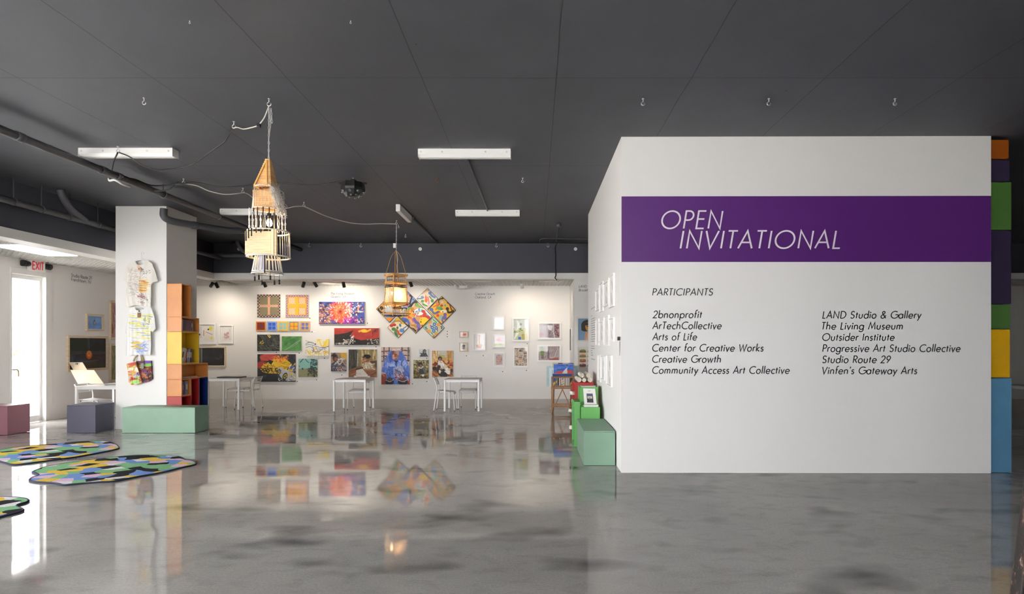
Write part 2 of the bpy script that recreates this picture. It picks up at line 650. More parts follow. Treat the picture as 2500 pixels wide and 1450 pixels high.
# open-cell grid ceilings
def lattice(x0, x1, y0, y1, holes=()):
    mb = MB()
    s = 0.105
    n = int((x1 - x0) / s)
    for i in range(n + 1):
        x = x0 + i * s
        mb.box(x - .007, x + .007, y0, y1, ZG, ZG + .05)
    n = int((y1 - y0) / s)
    for i in range(n + 1):
        y = y0 + i * s
        mb.box(x0, x1, y - .007, y + .007, ZG, ZG + .048)
    mb.cur = 1
    mb.box(x0, x1, y0, y1, ZG + .1, ZG + .12)
    return mb
struct('ceiling_grid_back', lattice(XBEAM, XRC, YBEAM + .3, YB), [M_GRID, mat('grey_void_board', '77777A', .8)])
struct('ceiling_grid_left', lattice(XL, XBEAM - .3, YF, YB), [M_GRID, mat('grey_void_board', '77777A', .8)])
struct('ceiling_grid_right', lattice(10.9, XR, YBEAM + .3, YB), [M_GRID, mat('grey_void_board', '77777A', .8)])
pm = mat('white_light_diffuser', 'F0EFEC', 0.5)
for i, (xa, xb, ya, yb) in enumerate(((-1.85, -1.15, 15.35, 15.6), (.1, .7, 15.35, 15.6), (-5.9, -4.4, 15.25, 15.5), (-3.9, -3.2, 15.25, 15.5))):
    t = thing('ceiling_panel', ['flat white panel in the grid ceiling above the small framed drawings', 'flat white panel at the end of the grid ceiling near the dangling black cord',
             'long flat white panel in the grid ceiling above the radial flower painting', 'short flat white panel in the grid ceiling by the diamond paintings'][i], 'panel', ((xa + xb) / 2, (ya + yb) / 2, ZG), 0)
    MB().box(xa, xb, ya, yb, ZG - .006, ZG + .02).build('panel_face', pm, t, world=True)
# lit panel in the grid on the street side
lp = thing('ceiling_light_panel', 'glowing square light panel in the grid ceiling near the glass door', 'ceiling light', (-8.7, 10.3, ZG - .01))
MB().box(-9.0, -8.45, 9.7, 10.9, ZG - .012, ZG + .02).build('diffuser', mat('lit_diffuser', 'FFFFFF', 0.5, emit='FFFFFF', estr=1.5), lp, world=True)

# ------------------------------------------------------------------ outside the glass door
struct('ground_outside', MB().box(-70, XL - .3, -40, 70, -0.3, -0.05), mat('sunlit_concrete', 'D5D3CE', 0.8, var=.05, vscale=1))
struct('pavement_outside', MB().box(XL - .3, XR + 20, -50, YF - .3, -0.3, -0.05), mat('sunlit_concrete', 'D5D3CE', 0.8))
struct('column_outside', MB().box(-10.95, -10.7, 12.75, 13.0, -.05, 5), mat('grey_blue_render', '6A6E80', .8))
gw = thing('garden_wall', 'low white planter wall across the street outside the glass door', 'wall', (-17, 20, -.05))
MB().box(-17.2, -16.9, 8, 40, -.05, .95).build('planter_face', mat('white_render', 'F0EEEA', .8), gw, world=True)
hg = MB()
r = random.Random(3)
for i in range(1400):
    y = r.uniform(16, 30)
    cz = 1.0 + .5 * abs(math.sin(y * 1.9)) * r.random() + r.random() * .25
    p = Vector((-17.5 + r.uniform(-.35, .35), y, cz))
    d = Vector((r.uniform(-1, 1), r.uniform(-1, 1), r.uniform(-.6, 1))).normalized() * .09
    e = d.cross(Vector((r.uniform(-1, 1), r.uniform(-1, 1), 1))).normalized() * .04
    hg.add([p - e, p + d - e * .2, p + d * 1.3, p + e], [(0, 1, 2, 3)])
tag(hg.build('hedge', mat('hedge_leaf', '4A5518', .6)), 'low yellow green hedge growing behind the white wall outside the door', 'hedge')
bl = thing('building_outside', 'white building with dim windows seen through the glass door', 'building', (-34, 36, 0))
MB().box(-42, -33, 20, 60, -.05, 14).build('facade', mat('white_facade', 'ECECEA', .8), bl, world=True)
for j in range(4):
    for i in range(9):
        y, z = 24 + i * 3.2, 1.2 + j * 3.1
        MB().box(-33.0, -32.9, y, y + 1.5, z, z + 1.7).build('window', mat('pale_window', '4C5056', .3), bl, world=True)
# ------------------------------------------------------------------ geometric sans lettering, drawn as strokes
# L: polyline, A: arc cx,cy,rx,ry,start,end (degrees). Cap height 100, lower-case height 61.
GL = {
 'A': (74, 'L2,0 37,100 72,0;L14,34 60,34'), 'B': (58, 'L10,0 10,100 30,100;A30,76,21,24,90,-90;L10,52 32,52;A32,26,23,26,90,-90;L32,0 10,0'),
 'C': (84, 'A54,50,48,50,52,308'), 'D': (80, 'L10,0 10,100 28,100;A28,50,46,50,90,-90;L28,0 10,0'), 'E': (54, 'L50,100 10,100 10,0 50,0;L10,54 46,54'),
 'F': (52, 'L48,100 10,100 10,0;L10,54 44,54'), 'G': (94, 'A54,50,48,50,50,360;L102,50 62,50'), 'I': (22, 'L11,0 11,100'),
 'J': (40, 'L30,100 30,22;A15,22,15,24,0,-140'), 'K': (62, 'L10,0 10,100;L54,100 12,52 60,0'), 'L': (46, 'L10,100 10,0 44,0'), 'M': (96, 'L6,0 20,100 48,18 76,100 90,0'),
 'N': (82, 'L10,0 10,100 72,0 72,100'), 'O': (108, 'A54,50,48,50,0,360'), 'P': (56, 'L10,0 10,100 28,100;A28,74,24,26,90,-90;L28,48 10,48'),
 'Q': (108, 'A54,50,48,50,0,360;L62,36 98,-4'), 'R': (58, 'L10,0 10,100 28,100;A28,74,24,26,90,-90;L28,48 10,48;L26,48 56,0'),
 'S': (58, 'A29,75,20,25,25,270;A29,25,22,25,90,-155'), 'T': (52, 'L2,100 50,100;L26,100 26,0'), 'V': (70, 'L3,100 35,0 67,100'),
 'W': (104, 'L3,100 28,0 52,92 76,0 101,100'), 'X': (66, 'L4,0 62,100;L4,100 62,0'), 'Y': (64, 'L3,100 32,48 61,100;L32,48 32,0'),
 'a': (64, 'A31,30,26,31,0,360;L57,61 57,0'), 'b': (64, 'A34,30,26,31,0,360;L8,110 8,0'), 'c': (50, 'A33,30,26,31,48,312'), 'd': (64, 'A31,30,26,31,0,360;L57,110 57,0'),
 'e': (60, 'A31,30,26,31,0,322;L5,30 57,30'), 'f': (32, 'L14,0 14,86;A29,88,15,22,180,60;L2,60 30,60'), 'g': (64, 'A31,30,26,31,0,360;L57,61 57,-10;A31,-8,26,26,0,-160'),
 'h': (58, 'L8,0 8,110;A28,38,20,23,180,0;L48,38 48,0'), 'i': (18, 'L9,0 9,61;D9,84'), 'k': (52, 'L8,0 8,110;L46,61 10,30 50,0'), 'l': (18, 'L9,0 9,110'),
 'm': (88, 'L8,0 8,61;A25,40,17,21,180,0;L42,40 42,0;A59,40,17,21,180,0;L76,40 76,0'), 'n': (58, 'L8,0 8,61;A28,38,20,23,180,0;L48,38 48,0'),
 'o': (62, 'A31,30,26,31,0,360'), 'p': (64, 'A34,30,26,31,0,360;L8,61 8,-36'), 'r': (34, 'L8,0 8,61;A26,38,18,23,180,60'), 's': (40, 'A20,46,12,15,20,270;A20,16,14,16,90,-160'),
 't': (30, 'L14,84 14,0;L2,60 28,60'), 'u': (58, 'L8,61 8,23;A28,23,20,23,180,360;L48,61 48,23'), 'v': (50, 'L3,61 25,0 47,61'), 'w': (78, 'L3,61 21,0 39,57 57,0 75,61'),
 'x': (50, 'L4,0 46,61;L4,61 46,0'), 'y': (52, 'L3,61 26,4;L49,61 12,-36'), '2': (58, 'A29,72,22,28,170,-38;L46,55 6,0 54,0'), '9': (58, 'A29,70,23,29,0,360;L50,58 16,0'),
 '&': (76, 'L72,0 20,72;A35,80,16,19,205,-30;L49,71 14,40;A32,24,25,25,140,300;L45,3 70,42'), ',': (26, 'L14,8 8,-16'), "'": (18, 'L11,104 8,78'), '.': (22, 'D10,4'), ' ': (34, ''),
}


def glyph_strokes(ch):
    adv, spec = GL[ch]
    out = []
    for s in spec.split(';'):
        if not s:
            continue
        if s[0] == 'L':
            out.append(([tuple(float(q) for q in p.split(',')) for p in s[1:].split()], False))
        elif s[0] == 'A':
            cx, cy, rx, ry, a0, a1 = [float(q) for q in s[1:].split(',')]
            n = max(6, int(abs(a1 - a0) / 12))
            full = abs(abs(a1 - a0) - 360) < 1
            pts = [(cx + rx * math.cos(math.radians(a0 + (a1 - a0) * i / n)), cy + ry * math.sin(math.radians(a0 + (a1 - a0) * i / n))) for i in range(n if full else n + 1)]
            out.append((pts, full))
        else:
            x, y = [float(q) for q in s[1:].split(',')]
            out.append(([(x, y - 1), (x, y + 1)], 'dot'))
    return adv, out


def ribbon(pts, w, closed):
    n = len(pts)
    L, R = [], []
    for i, p in enumerate(pts):
        if closed:
            a, b = pts[i - 1], pts[(i + 1) % n]
        else:
            a, b = pts[max(i - 1, 0)], pts[min(i + 1, n - 1)]
        def nrm(u, v):
            dx, dy = v[0] - u[0], v[1] - u[1]
            l = math.hypot(dx, dy) or 1
            return (-dy / l, dx / l)
        n1 = nrm(a, p) if a != p else nrm(p, b)
        n2 = nrm(p, b) if b != p else n1
        mx, my = n1[0] + n2[0], n1[1] + n2[1]
        l = math.hypot(mx, my)
        if l < 0.3:
            mx, my, k = n1[0], n1[1], 1.0
        else:
            mx, my = mx / l, my / l
            k = 1 / max(0.38, mx * n1[0] + my * n1[1])
        L.append((p[0] + mx * w / 2 * k, p[1] + my * w / 2 * k))
        R.append((p[0] - mx * w / 2 * k, p[1] - my * w / 2 * k))
    q = []
    for i in range(n if closed else n - 1):
        j = (i + 1) % n
        q.append((R[i], R[j], L[j], L[i]))
    return q


def line_quads(text, weight, shear=0.15, track=0.0):
    x, quads = 0.0, []
    for ch in text:
        adv, st = glyph_strokes(ch)
        for pts, cl in st:
            w = weight * (1.25 if cl == 'dot' else 1)
            if cl == 'dot':
                px, py = pts[0]
                pts = [(px, py - w / 2), (px, py + w / 2)]
            for q in ribbon(pts, w, cl is True):
                quads.append([(x + u + v * shear, v) for u, v in q])
        x += adv + track
    xs = [p[0] for q in quads for p in q]
    return quads, min(xs), max(xs)


def lettering_line(name, text, m, origin, udir, width, cap, weight, parent, shear=0.15, track=11.0):
    """origin: world point of the line's left end on the baseline; udir: unit vector along the line; letters stand along +Z."""
    quads, x0, x1 = line_quads(text, weight, shear, track)
    sx = width / (x1 - x0)
    sy = cap / 100.0
    o, u = Vector(origin), Vector(udir)
    pos = 0.0
    for word in text.split(' '):
        mb = MB()
        for q in line_quads(word, weight, shear, track)[0]:
            mb.add([o + u * ((a + pos - x0) * sx) + Vector((0, 0, b * sy)) for a, b in q], [(0, 1, 2, 3)])
        mb.build(name, m, parent, world=True)
        pos += sum(GL[c][0] + track for c in word + ' ')


def lettering(name, label, cat, lines, m, Y, weight, normal_off=0.003, shear=0.15, group=None):
    """lines: (text, x0 px, x1 px, baseline px, cap height px) on a wall facing the camera at depth Y (a number or a function of X)."""
    f = Y if callable(Y) else (lambda x: Y)
    Y0 = f(PX0) if callable(Y) else Y
    t = thing(name, label, cat, WP(lines[0][1], lines[0][3], Y0), group=group)
    for tx, x0, x1, yb, cap in lines:
        xa = XW(x0, Y0)
        ya = f(xa)
        xa, xb = XW(x0, ya), XW(x1, f(XW(x1, Y0)))
        yb2 = f(xb)
        a = Vector((xa, ya - normal_off, ZW(yb, ya)))
        b = Vector((xb, yb2 - normal_off, ZW(yb, ya)))
        lettering_line('lettered_word', tx, m, a, (b - a).normalized(), (b - a).length, cap / F * ya, weight, t, shear)
    return t


lettering('title_lettering', 'large white italic lettering OPEN INVITATIONAL on the purple band', 'lettering',
          [('OPEN', 1614, 1766, 558, 42.5), ('INVITATIONAL', 1659, 2050, 606.5, 42.5)], M_LETTERW, yfront, 9.2, normal_off=0.006)
lettering('list_heading', 'small black italic heading PARTICIPANTS below the purple band', 'lettering', [('PARTICIPANTS', 1592, 1741, 721, 16.3)], M_LETTER, yfront, 12)
P = 27.1
lettering('name_list', 'black italic list of six names under the heading PARTICIPANTS, starting with 2bnonprofit', 'lettering', [
    ('2bnonprofit', 1592, 1714, 776, 17), ('ArTechCollective', 1592, 1762, 803, 17), ('Arts of Life', 1592, 1702, 830.3, 17),
    ('Center for Creative Works', 1592, 1864, 857.5, 17), ('Creative Growth', 1592, 1760, 884.7, 17), ('Community Access Art Collective', 1592, 1928, 911.7, 17)], M_LETTER, yfront, 13.2)
lettering('name_list', 'black italic list of six names beside the coloured boxes, starting with LAND', 'lettering', [
    ('LAND Studio & Gallery', 2007, 2250, 777, 17), ('The Living Museum', 2007, 2204, 804, 17), ('Outsider Institute', 2007, 2184, 831.3, 17),
    ('Progressive Art Studio Collective', 2007, 2345, 858.5, 17), ('Studio Route 29', 2007, 2175, 885.7, 17), ("Vinfen's Gateway Arts", 2007, 2239, 912.7, 17)], M_LETTER, yfront, 13.2)
lettering('wall_lettering', 'two small lines of black lettering above the radial flower painting', 'lettering',
          [('The Living Museum', 808, 864.5, 719, 5.1), ('Queens, NY', 808, 845, 726.6, 5.1)], M_LETTER, YB, 11)
lettering('wall_lettering', 'two small lines of black lettering above the white framed drawings, starting Creative', 'lettering',
          [('Creative Growth', 1160, 1208.5, 720, 5.4), ('Oakland, CA', 1160, 1199.5, 728.3, 5.4)], M_LETTER, YB, 11)
lettering('wall_lettering', 'large black letters LAND partly hidden behind the partition corner', 'lettering',
          [('LAND', 1413, 1432.5, 702, 5.6), ('Brooklyn', 1413, 1443, 711, 5.6)], M_LETTER, YBEAM + .02, 12)
t = thing('wall_lettering', 'two lines of black lettering on the side wall between the glass door and the column', 'lettering', (XL, 12.8, 2.9))
for tx, (xa, ya), (xb, yb), cap in (('Studio Route 29', (173.5, 676), (224, 682), 7.6), ('Frenchtown, NJ', (173.5, 685.3), (221.5, 692), 7.6)):
    Ya, Yb_ = F * -XL / (CX - xa), F * -XL / (CX - xb)
    A, B = Vector((XL + .004, Ya, ZW(ya, Ya))), Vector((XL + .004, Yb_, ZW(yb, Yb_)))
    B.z = A.z = (A.z + B.z) / 2
    lettering_line('lettered_word', tx, M_LETTER, A, (B - A).normalized(), (B - A).length, cap / F * (Ya + Yb_) / 2, 11, t, 0.0)
# long wall text on the short face of the partition (unreadable from here: rows of tiny print)
t = thing('wall_text', 'tall column of tiny grey print on the white partition beside the framed drawings', 'lettering', (PX0, 10.7, 1.5))
r = random.Random(11)
mb = MB()
rows = [(752 + 6.2 * 0, .75)] + [(770, .25)] + [(778 + i * 5.6, r.uniform(.6, 1)) for i in range(11)] + [(846 + i * 5.6, v) for i, v in enumerate((.6, .7, .25, .3, .35))] + [(878, .7)]
for y, wd_ in rows:
    Ya, Yb_ = 10.85, 9.95
    z = ZW(y, 10.4)
    x = Ya
    L_ = (Ya - Yb_) * wd_
    while x > Ya - L_:
        w = r.uniform(.03, .09)
        mb.add([(PX0 - .016, x, z), (PX0 - .016, x - w, z), (PX0 - .016, x - w, z + .012), (PX0 - .016, x, z + .012)], [(0, 1, 2, 3)])
        x -= w + .015
mb.build('text_line', M_GREYINK, t, world=True)

# ------------------------------------------------------------------ a small painter: colours on a fine grid of points
class Art:
    def __init__(s, w, h, bg, seed=1):
        s.w, s.h = w, h
        s.a = np.empty((h, w, 3))
        s.a[:] = s.c(bg)
        s.U, s.V = np.meshgrid((np.arange(w) + .5) / w, (np.arange(h) + .5) / h)
        s.asp = w / h
        s.rs = np.random.RandomState(seed)
        s.r = random.Random(seed)
    def c(s, c):
        return np.array([int(c[i:i + 2], 16) / 255 for i in (0, 2, 4)])
    def put(s, m, col, al=1.0):
        m = np.clip(m, 0, 1)[..., None] * al
        s.a = s.a * (1 - m) + s.c(col) * m
        return s
    def soft(s, d, k=1.0):
        return np.clip(d * s.h * k + .5, 0, 1)
    def ell(s, cx, cy, rx, ry, col, rot=0, al=1.0):
        x, y = (s.U - cx) * s.asp, s.V - cy
        t = math.radians(rot)
        X, Y = x * math.cos(t) + y * math.sin(t), -x * math.sin(t) + y * math.cos(t)
        rx *= s.asp
        d = (1 - np.sqrt((X / rx) ** 2 + (Y / ry) ** 2)) * min(rx, ry)
        return s.put(s.soft(d), col, al)
    def rect(s, x0, y0, x1, y1, col, al=1.0):
        d = np.minimum(np.minimum(s.U - x0, x1 - s.U) * s.asp, np.minimum(s.V - y0, y1 - s.V))
        return s.put(s.soft(d), col, al)
    def poly(s, pts, col, al=1.0):
        acc = np.zeros((s.h, s.w))
        n = len(pts)
        for ou, ov in ((-.25, -.3), (.25, -.1), (-.25, .1), (.25, .3)):
            ins = np.zeros((s.h, s.w), bool)
            U, V = s.U + ou / s.w, s.V + ov / s.h
            for i in range(n):
                (x1, y1), (x2, y2) = pts[i], pts[(i + 1) % n]
                if y1 == y2:
                    continue
                ins ^= (V > min(y1, y2)) & (V <= max(y1, y2)) & (U < (x2 - x1) * (V - y1) / (y2 - y1) + x1)
            acc += ins
        return s.put(acc / 4, col, al)
    def brush(s, n, ln, w, jit=70, amt=.3):
        """short strokes that pick up the paint already there, a little lighter or darker"""
        for i in range(n):
            x, y = s.r.random(), s.r.random()
            c = s.a[int(y * (s.h - 1)), int(x * (s.w - 1))] * (1 + s.r.uniform(-amt, amt)) + s.r.uniform(-.06, .06)
            c = ''.join('%02X' % int(255 * min(1, max(0, q))) for q in c)
            t = math.radians(s.nzang(x, y) + s.r.uniform(-jit, jit))
            l = ln * s.r.uniform(.5, 1.2)
            s.line([(x, y), (x + math.cos(t) * l / s.asp, y + math.sin(t) * l)], w * s.r.uniform(.6, 1.3), c, .85, curve=False)
        return s
    def nzang(s, x, y):
        return 60 * math.sin(5 * x + 3 * y) + 50 * math.cos(7 * y - 2 * x)
    def line(s, pts, w, col, al=1.0, curve=True):
        if curve and len(pts) > 2:
            pts = [(p.x, p.y) for p in smooth_path([(a, b, 0) for a, b in pts], 6)]
        d = np.full((s.h, s.w), 9.0)
        for (x1, y1), (x2, y2) in zip(pts[:-1], pts[1:]):
            ax, ay = (x2 - x1) * s.asp, y2 - y1
            px, py = (s.U - x1) * s.asp, s.V - y1
            t = np.clip((px * ax + py * ay) / (ax * ax + ay * ay + 1e-9), 0, 1)
            d = np.minimum(d, np.hypot(px - ax * t, py - ay * t))
        return s.put(s.soft(w / 2 - d), col, al)
    def nz(s, n, seed=0):
        """smooth noise 0..1 with n cells down the height"""
        rs = np.random.RandomState(seed)
        gh, gw = max(2, int(n)) + 2, max(2, int(n * s.asp)) + 2
        g = rs.rand(gh, gw)
        y, x = s.V * (gh - 1.001), s.U * (gw - 1.001)
        y0, x0 = y.astype(int), x.astype(int)
        fy, fx = y - y0, x - x0
        fy, fx = fy * fy * (3 - 2 * fy), fx * fx * (3 - 2 * fx)
        return (g[y0, x0] * (1 - fy) * (1 - fx) + g[y0 + 1, x0] * fy * (1 - fx) + g[y0, x0 + 1] * (1 - fy) * fx + g[y0 + 1, x0 + 1] * fy * fx)
    def fbm(s, n, seed=0):
        return (s.nz(n, seed) + .5 * s.nz(n * 2, seed + 1) + .25 * s.nz(n * 4, seed + 2)) / 1.75
    def blot(s, n, thr, col, seed=0, box=None, al=1.0, k=8):
        f = np.clip((s.fbm(n, seed) - thr) * k, 0, 1)
        if box:
            x0, y0, x1, y1 = box
            f = f * ((s.U > x0) & (s.U < x1) & (s.V > y0) & (s.V < y1))
        return s.put(f, col, al)
    def strokes(s, n, cols, box, ln, w, ang, jit=20, al=1.0, bend=0):
        x0, y0, x1, y1 = box
        for i in range(n):
            x, y = s.r.uniform(x0, x1), s.r.uniform(y0, y1)
            t = math.radians(ang + s.r.uniform(-jit, jit))
            l = ln * s.r.uniform(.5, 1.2)
            dx, dy = math.cos(t) * l / s.asp, math.sin(t) * l
            b = s.r.uniform(-bend, bend)
            s.line([(x, y), (x + dx / 2 - dy * b, y + dy / 2 + dx * b), (x + dx, y + dy)], w * s.r.uniform(.6, 1.3), s.r.choice(cols), al, curve=bend > 0)
        return s
    def dabs(s, n, cols, box, rr, al=1.0):
        x0, y0, x1, y1 = box
        for i in range(n):
            q = rr * s.r.uniform(.5, 1.3)
            s.ell(s.r.uniform(x0, x1), s.r.uniform(y0, y1), q / s.asp, q * s.r.uniform(.5, 1), s.r.choice(cols), s.r.uniform(0, 180), al)
        return s
    def check(s, x0, y0, x1, y1, nx, ny, c1, c2=None):
        m = (s.U >= x0) & (s.U < x1) & (s.V >= y0) & (s.V < y1)
        i = np.floor((s.U - x0) / (x1 - x0) * nx).astype(int)
        j = np.floor((s.V - y0) / (y1 - y0) * ny).astype(int)
        e = (i + j) % 2 == 0
        s.put((m & e).astype(float), c1)
        if c2:
            s.put((m & ~e).astype(float), c2)
        return s
    def vary(s, amt, n=14, seed=5):
        s.a = np.clip(s.a * (1 + (s.fbm(n, seed) - .5)[..., None] * amt), 0, 1)
        return s


def to_linear(a):
    return np.where(a <= 0.04045, a / 12.92, ((np.clip(a, 0, 1) + 0.055) / 1.055) ** 2.4)


def art_grid(name, art, o, u, v, parent=None, m=None, mask=None, disp=None, world=True):
    """A grid of art.w x art.h points spanning o .. o+u .. o+v (top-left corner, along the width, down the height)."""
    o, u, v = np.array(o), np.array(u), np.array(v)
    w, h = art.w, art.h
    S, T = np.meshgrid(np.linspace(0, 1, w), np.linspace(0, 1, h))
    co = o + S[..., None] * u + T[..., None] * v
    if disp is not None:
        nn = np.cross(v, u)
        nn = nn / np.linalg.norm(nn)
        co = co + disp[..., None] * nn
    co = co.reshape(-1, 3)
    if parent is not None and world:
        q = parent
        while q is not None:
            co = co - np.array(q.location)
            q = q.parent
    idx = np.arange(w * h).reshape(h, w)
    fa = np.stack([idx[:-1, :-1], idx[1:, :-1], idx[1:, 1:], idx[:-1, 1:]], -1)
    if mask is not None:
        fm = mask[:-1, :-1] & mask[1:, :-1] & mask[1:, 1:] & mask[:-1, 1:]
        fa = fa[fm]
    fa = fa.reshape(-1, 4)
    col = np.ones((w * h, 4), np.float32)
    col[:, :3] = to_linear(art.a.reshape(-1, 3))
    if mask is not None:
        used = np.unique(fa)
        rem = np.full(w * h, -1)
        rem[used] = np.arange(len(used))
        fa, co, col = rem[fa], co[used], col[used]
    me = bpy.data.meshes.new(name)
    me.from_pydata(co.tolist(), [], fa.tolist())
    at = me.color_attributes.new('paint', 'FLOAT_COLOR', 'POINT')
    at.data.foreach_set('color', col.ravel())
    if disp is not None:
        me.polygons.foreach_set('use_smooth', [True] * len(me.polygons))
    me.materials.append(m or M_ART)
    me.update()
    ob = bpy.data.objects.new(name, me)
    COL.objects.link(ob)
    ob.parent = parent
    return ob
# ------------------------------------------------------------------ pictures on the back wall
RES = 1.7
WF = Vector((1, 0, 0))


def new_art(px0, py0, px1, py1, bg, seed=1, k=RES):
    return Art(max(20, int((px1 - px0) * k)), max(20, int((py1 - py0) * k)), bg, seed)


def canvas(label, rect, paint, bg, seed=1, depth=0.035, side='E8E4DC', name='painting', Y=YB, group=None, brush=0):
    px0, py0, px1, py1 = rect
    Yf = Y - depth
    A, B = WP(px0, py0, Yf), WP(px1, py1, Yf)
    t = thing(name, label, 'painting', ((A.x + B.x) / 2, Y, B.z), group=group)
    MB().box(A.x, B.x, Yf, Y - .002, B.z, A.z).build('stretcher', mat('canvas_edge_' + side, side, .8), t, world=True)
    a = new_art(px0, py0, px1, py1, bg, seed)
    paint(a)
    if brush:
        a.brush(brush // 2, .042, .012, 60, .2)
    art_grid('painted_face', a, (A.x, Yf - .002, A.z), (B.x - A.x, 0, 0), (0, 0, B.z - A.z), t)
    return t


def framed(label, rect, paint, bg, seed=1, fw=3, border=0, frame=None, boardc='F0EEE9', depth=0.04, Y=YB, glass=True, group=None, cat='picture', wall=None):
    """rect in pixels incl. the frame; fw frame width in px; border: mount width in px. wall='left' hangs it on the street wall, 'box' on the short partition face."""
    px0, py0, px1, py1 = rect
    frame = frame or M_STEELW
    if wall is None:
        Yf = Y - depth
        A, B = WP(px0, py0, Yf), WP(px1, py1, Yf)
        O, U, N = Vector((A.x, Y, 0)), Vector((1, 0, 0)), Vector((0, -1, 0))
        W, z0, z1, m = B.x - A.x, B.z, A.z, Yf / F
    else:
        X = XL if wall == 'left' else PX0
        Ya, Yb = F * X / (px0 - CX), F * X / (px1 - CX)
        if wall == 'left':
            O, U, N = Vector((X, Ya, 0)), Vector((0, 1, 0)), Vector((1, 0, 0))
        else:
            O, U, N = Vector((X, Ya, 0)), Vector((0, -1, 0)), Vector((-1, 0, 0))
        W, m = abs(Yb - Ya), W_M[wall]
        Ym = (Ya + Yb) / 2
        z0, z1 = ZW(py1, Ym), ZW(py0, Ym)
    f, b = fw * m, border * m
    t = thing('framed_picture', label, cat, O + U * (W / 2) + Vector((0, 0, z0)), group=group)
    def slab(mb, a0, a1, b0, b1, d0, d1):
        c = [O + U * a + Vector((0, 0, z)) + N * d for d in (d0, d1) for z in (b0, b1) for a in (a0, a1)]
        mb.add(c, [(0, 2, 3, 1), (4, 5, 7, 6), (0, 1, 5, 4), (2, 6, 7, 3), (0, 4, 6, 2), (1, 3, 7, 5)])
        return mb
    fr = MB()
    for a0, a1, b0, b1 in ((0, f, z0, z1), (W - f, W, z0, z1), (f, W - f, z0, z0 + f), (f, W - f, z1 - f, z1)):
        slab(fr, a0, a1, b0, b1, 0.003, depth)
    fr.build('frame', frame, t, world=True)
    bm_ = slab(MB(), f, W - f, z0 + f, z1 - f, 0.004, 0.01)
    bm_.build('mount_board', mat('mount_' + boardc, boardc, .8), t, world=True)
    a = Art(max(16, int((W - 2 * f - 2 * b) / m * RES)), max(16, int((z1 - z0 - 2 * f - 2 * b) / m * RES)), bg, seed)
    paint(a)
    P0 = O + U * (f + b) + Vector((0, 0, z1 - f - b)) + N * 0.0125
    art_grid('picture_sheet', a, P0, U * (W - 2 * f - 2 * b), (0, 0, -(z1 - z0 - 2 * f - 2 * b)), t)
    if glass:
        slab(MB(), f, W - f, z0 + f, z1 - f, depth - .012, depth - .01).build('glass', M_PICGLASS, t, world=True)
    return t
W_M = {'left': 0.0088, 'box': 0.0062}


# --- checkered pieces
def quilt_olive(a):
    a.check(0, 0, 1, 1, 15, 15, '3A2230', 'B79A86')
    a.rect(.105, .105, .9, .9, '857A5C')
    for i in range(30):
        a.rect(.105 + i * .0265, .105, .112 + i * .0265, .9, '6E6A4E', .6)
        a.rect(.105, .105 + i * .0265, .9, .112 + i * .0265, '8F7D63', .6)
    a.check(.455, .1, .555, .9, 3, 24, 'F3D9B4', 'C4502E')
    a.check(.1, .455, .9, .555, 24, 3, 'F3D9B4', 'A03A34')
def quilt_orange(a):
    a.check(0, 0, 1, 1, 17, 17, 'C5A3A6', 'B58E96')
    a.check(.0, .0, 1, 1, 17, 17, 'CFB2B0')
    a.check(.03, .03, .97, .97, 17, 17, '8A6A6E')
    a.rect(.1, .1, .9, .9, 'E88A14')
    a.rect(.1, .38, .9, .58, 'F0A51C')
    a.rect(.42, .1, .55, .9, 'EBAE1E')
    for x, y in ((.14, .13), (.58, .13), (.14, .6), (.58, .6)):
        a.check(x, y, x + .27, y + .28, 9, 9, 'FBE6C4', 'E0701A')
def small_quilt(edge1, edge2, field, block, cross, n=12, dots=None):
    def f(a):
        a.check(0, 0, 1, 1, n, n, edge1, edge2)
        a.rect(.12, .12, .88, .88, cross)
        for x, y in ((.15, .15), (.53, .15), (.15, .53), (.53, .53)):
            a.rect(x, y, x + .32, y + .32, block)
            if dots:
                a.check(x + .04, y + .04, x + .28, y + .28, 5, 5, dots)
    return f
canvas('square checkered painting, olive with a pale cross, leftmost of the two big squares', (628.3, 718.9, 684.1, 774.1), quilt_olive, '857A5C')
canvas('square checkered painting in bright orange with four white dotted blocks', (697.4, 719.4, 753.6, 774.1), quilt_orange, 'E88A14')
SQ = [('dark red with an orange edge', small_quilt('E39A2B', 'D56F1E', '', '7A2418', '5A2733')), ('bright blue with a pale blue cross', small_quilt('C9D2E6', '3A5FB8', '', '2F58C4', '7FA3DF')),
      ('yellow with pale turquoise blocks', small_quilt('F0C22A', 'E7A821', '', '8FC4BE', 'EFB457')), ('blue edge with yellow blocks and a red cross', small_quilt('3E6E8E', 'D7C08A', '', 'F0BE26', 'B5472E', dots='E08A1E')),
      ('orange edge with violet blue blocks on yellow', small_quilt('E08F45', 'C8A07A', '', '5C63A5', 'F2CF3E', dots='8A7BB5'))]
for i, (lb, fn) in enumerate(SQ):
    x = 624.9 + i * 26.9
    canvas('small square checkered painting, ' + lb, (x, 784.6, x + 24.2, 807.8), fn, '888888', name='painting', group='five small checkered paintings')


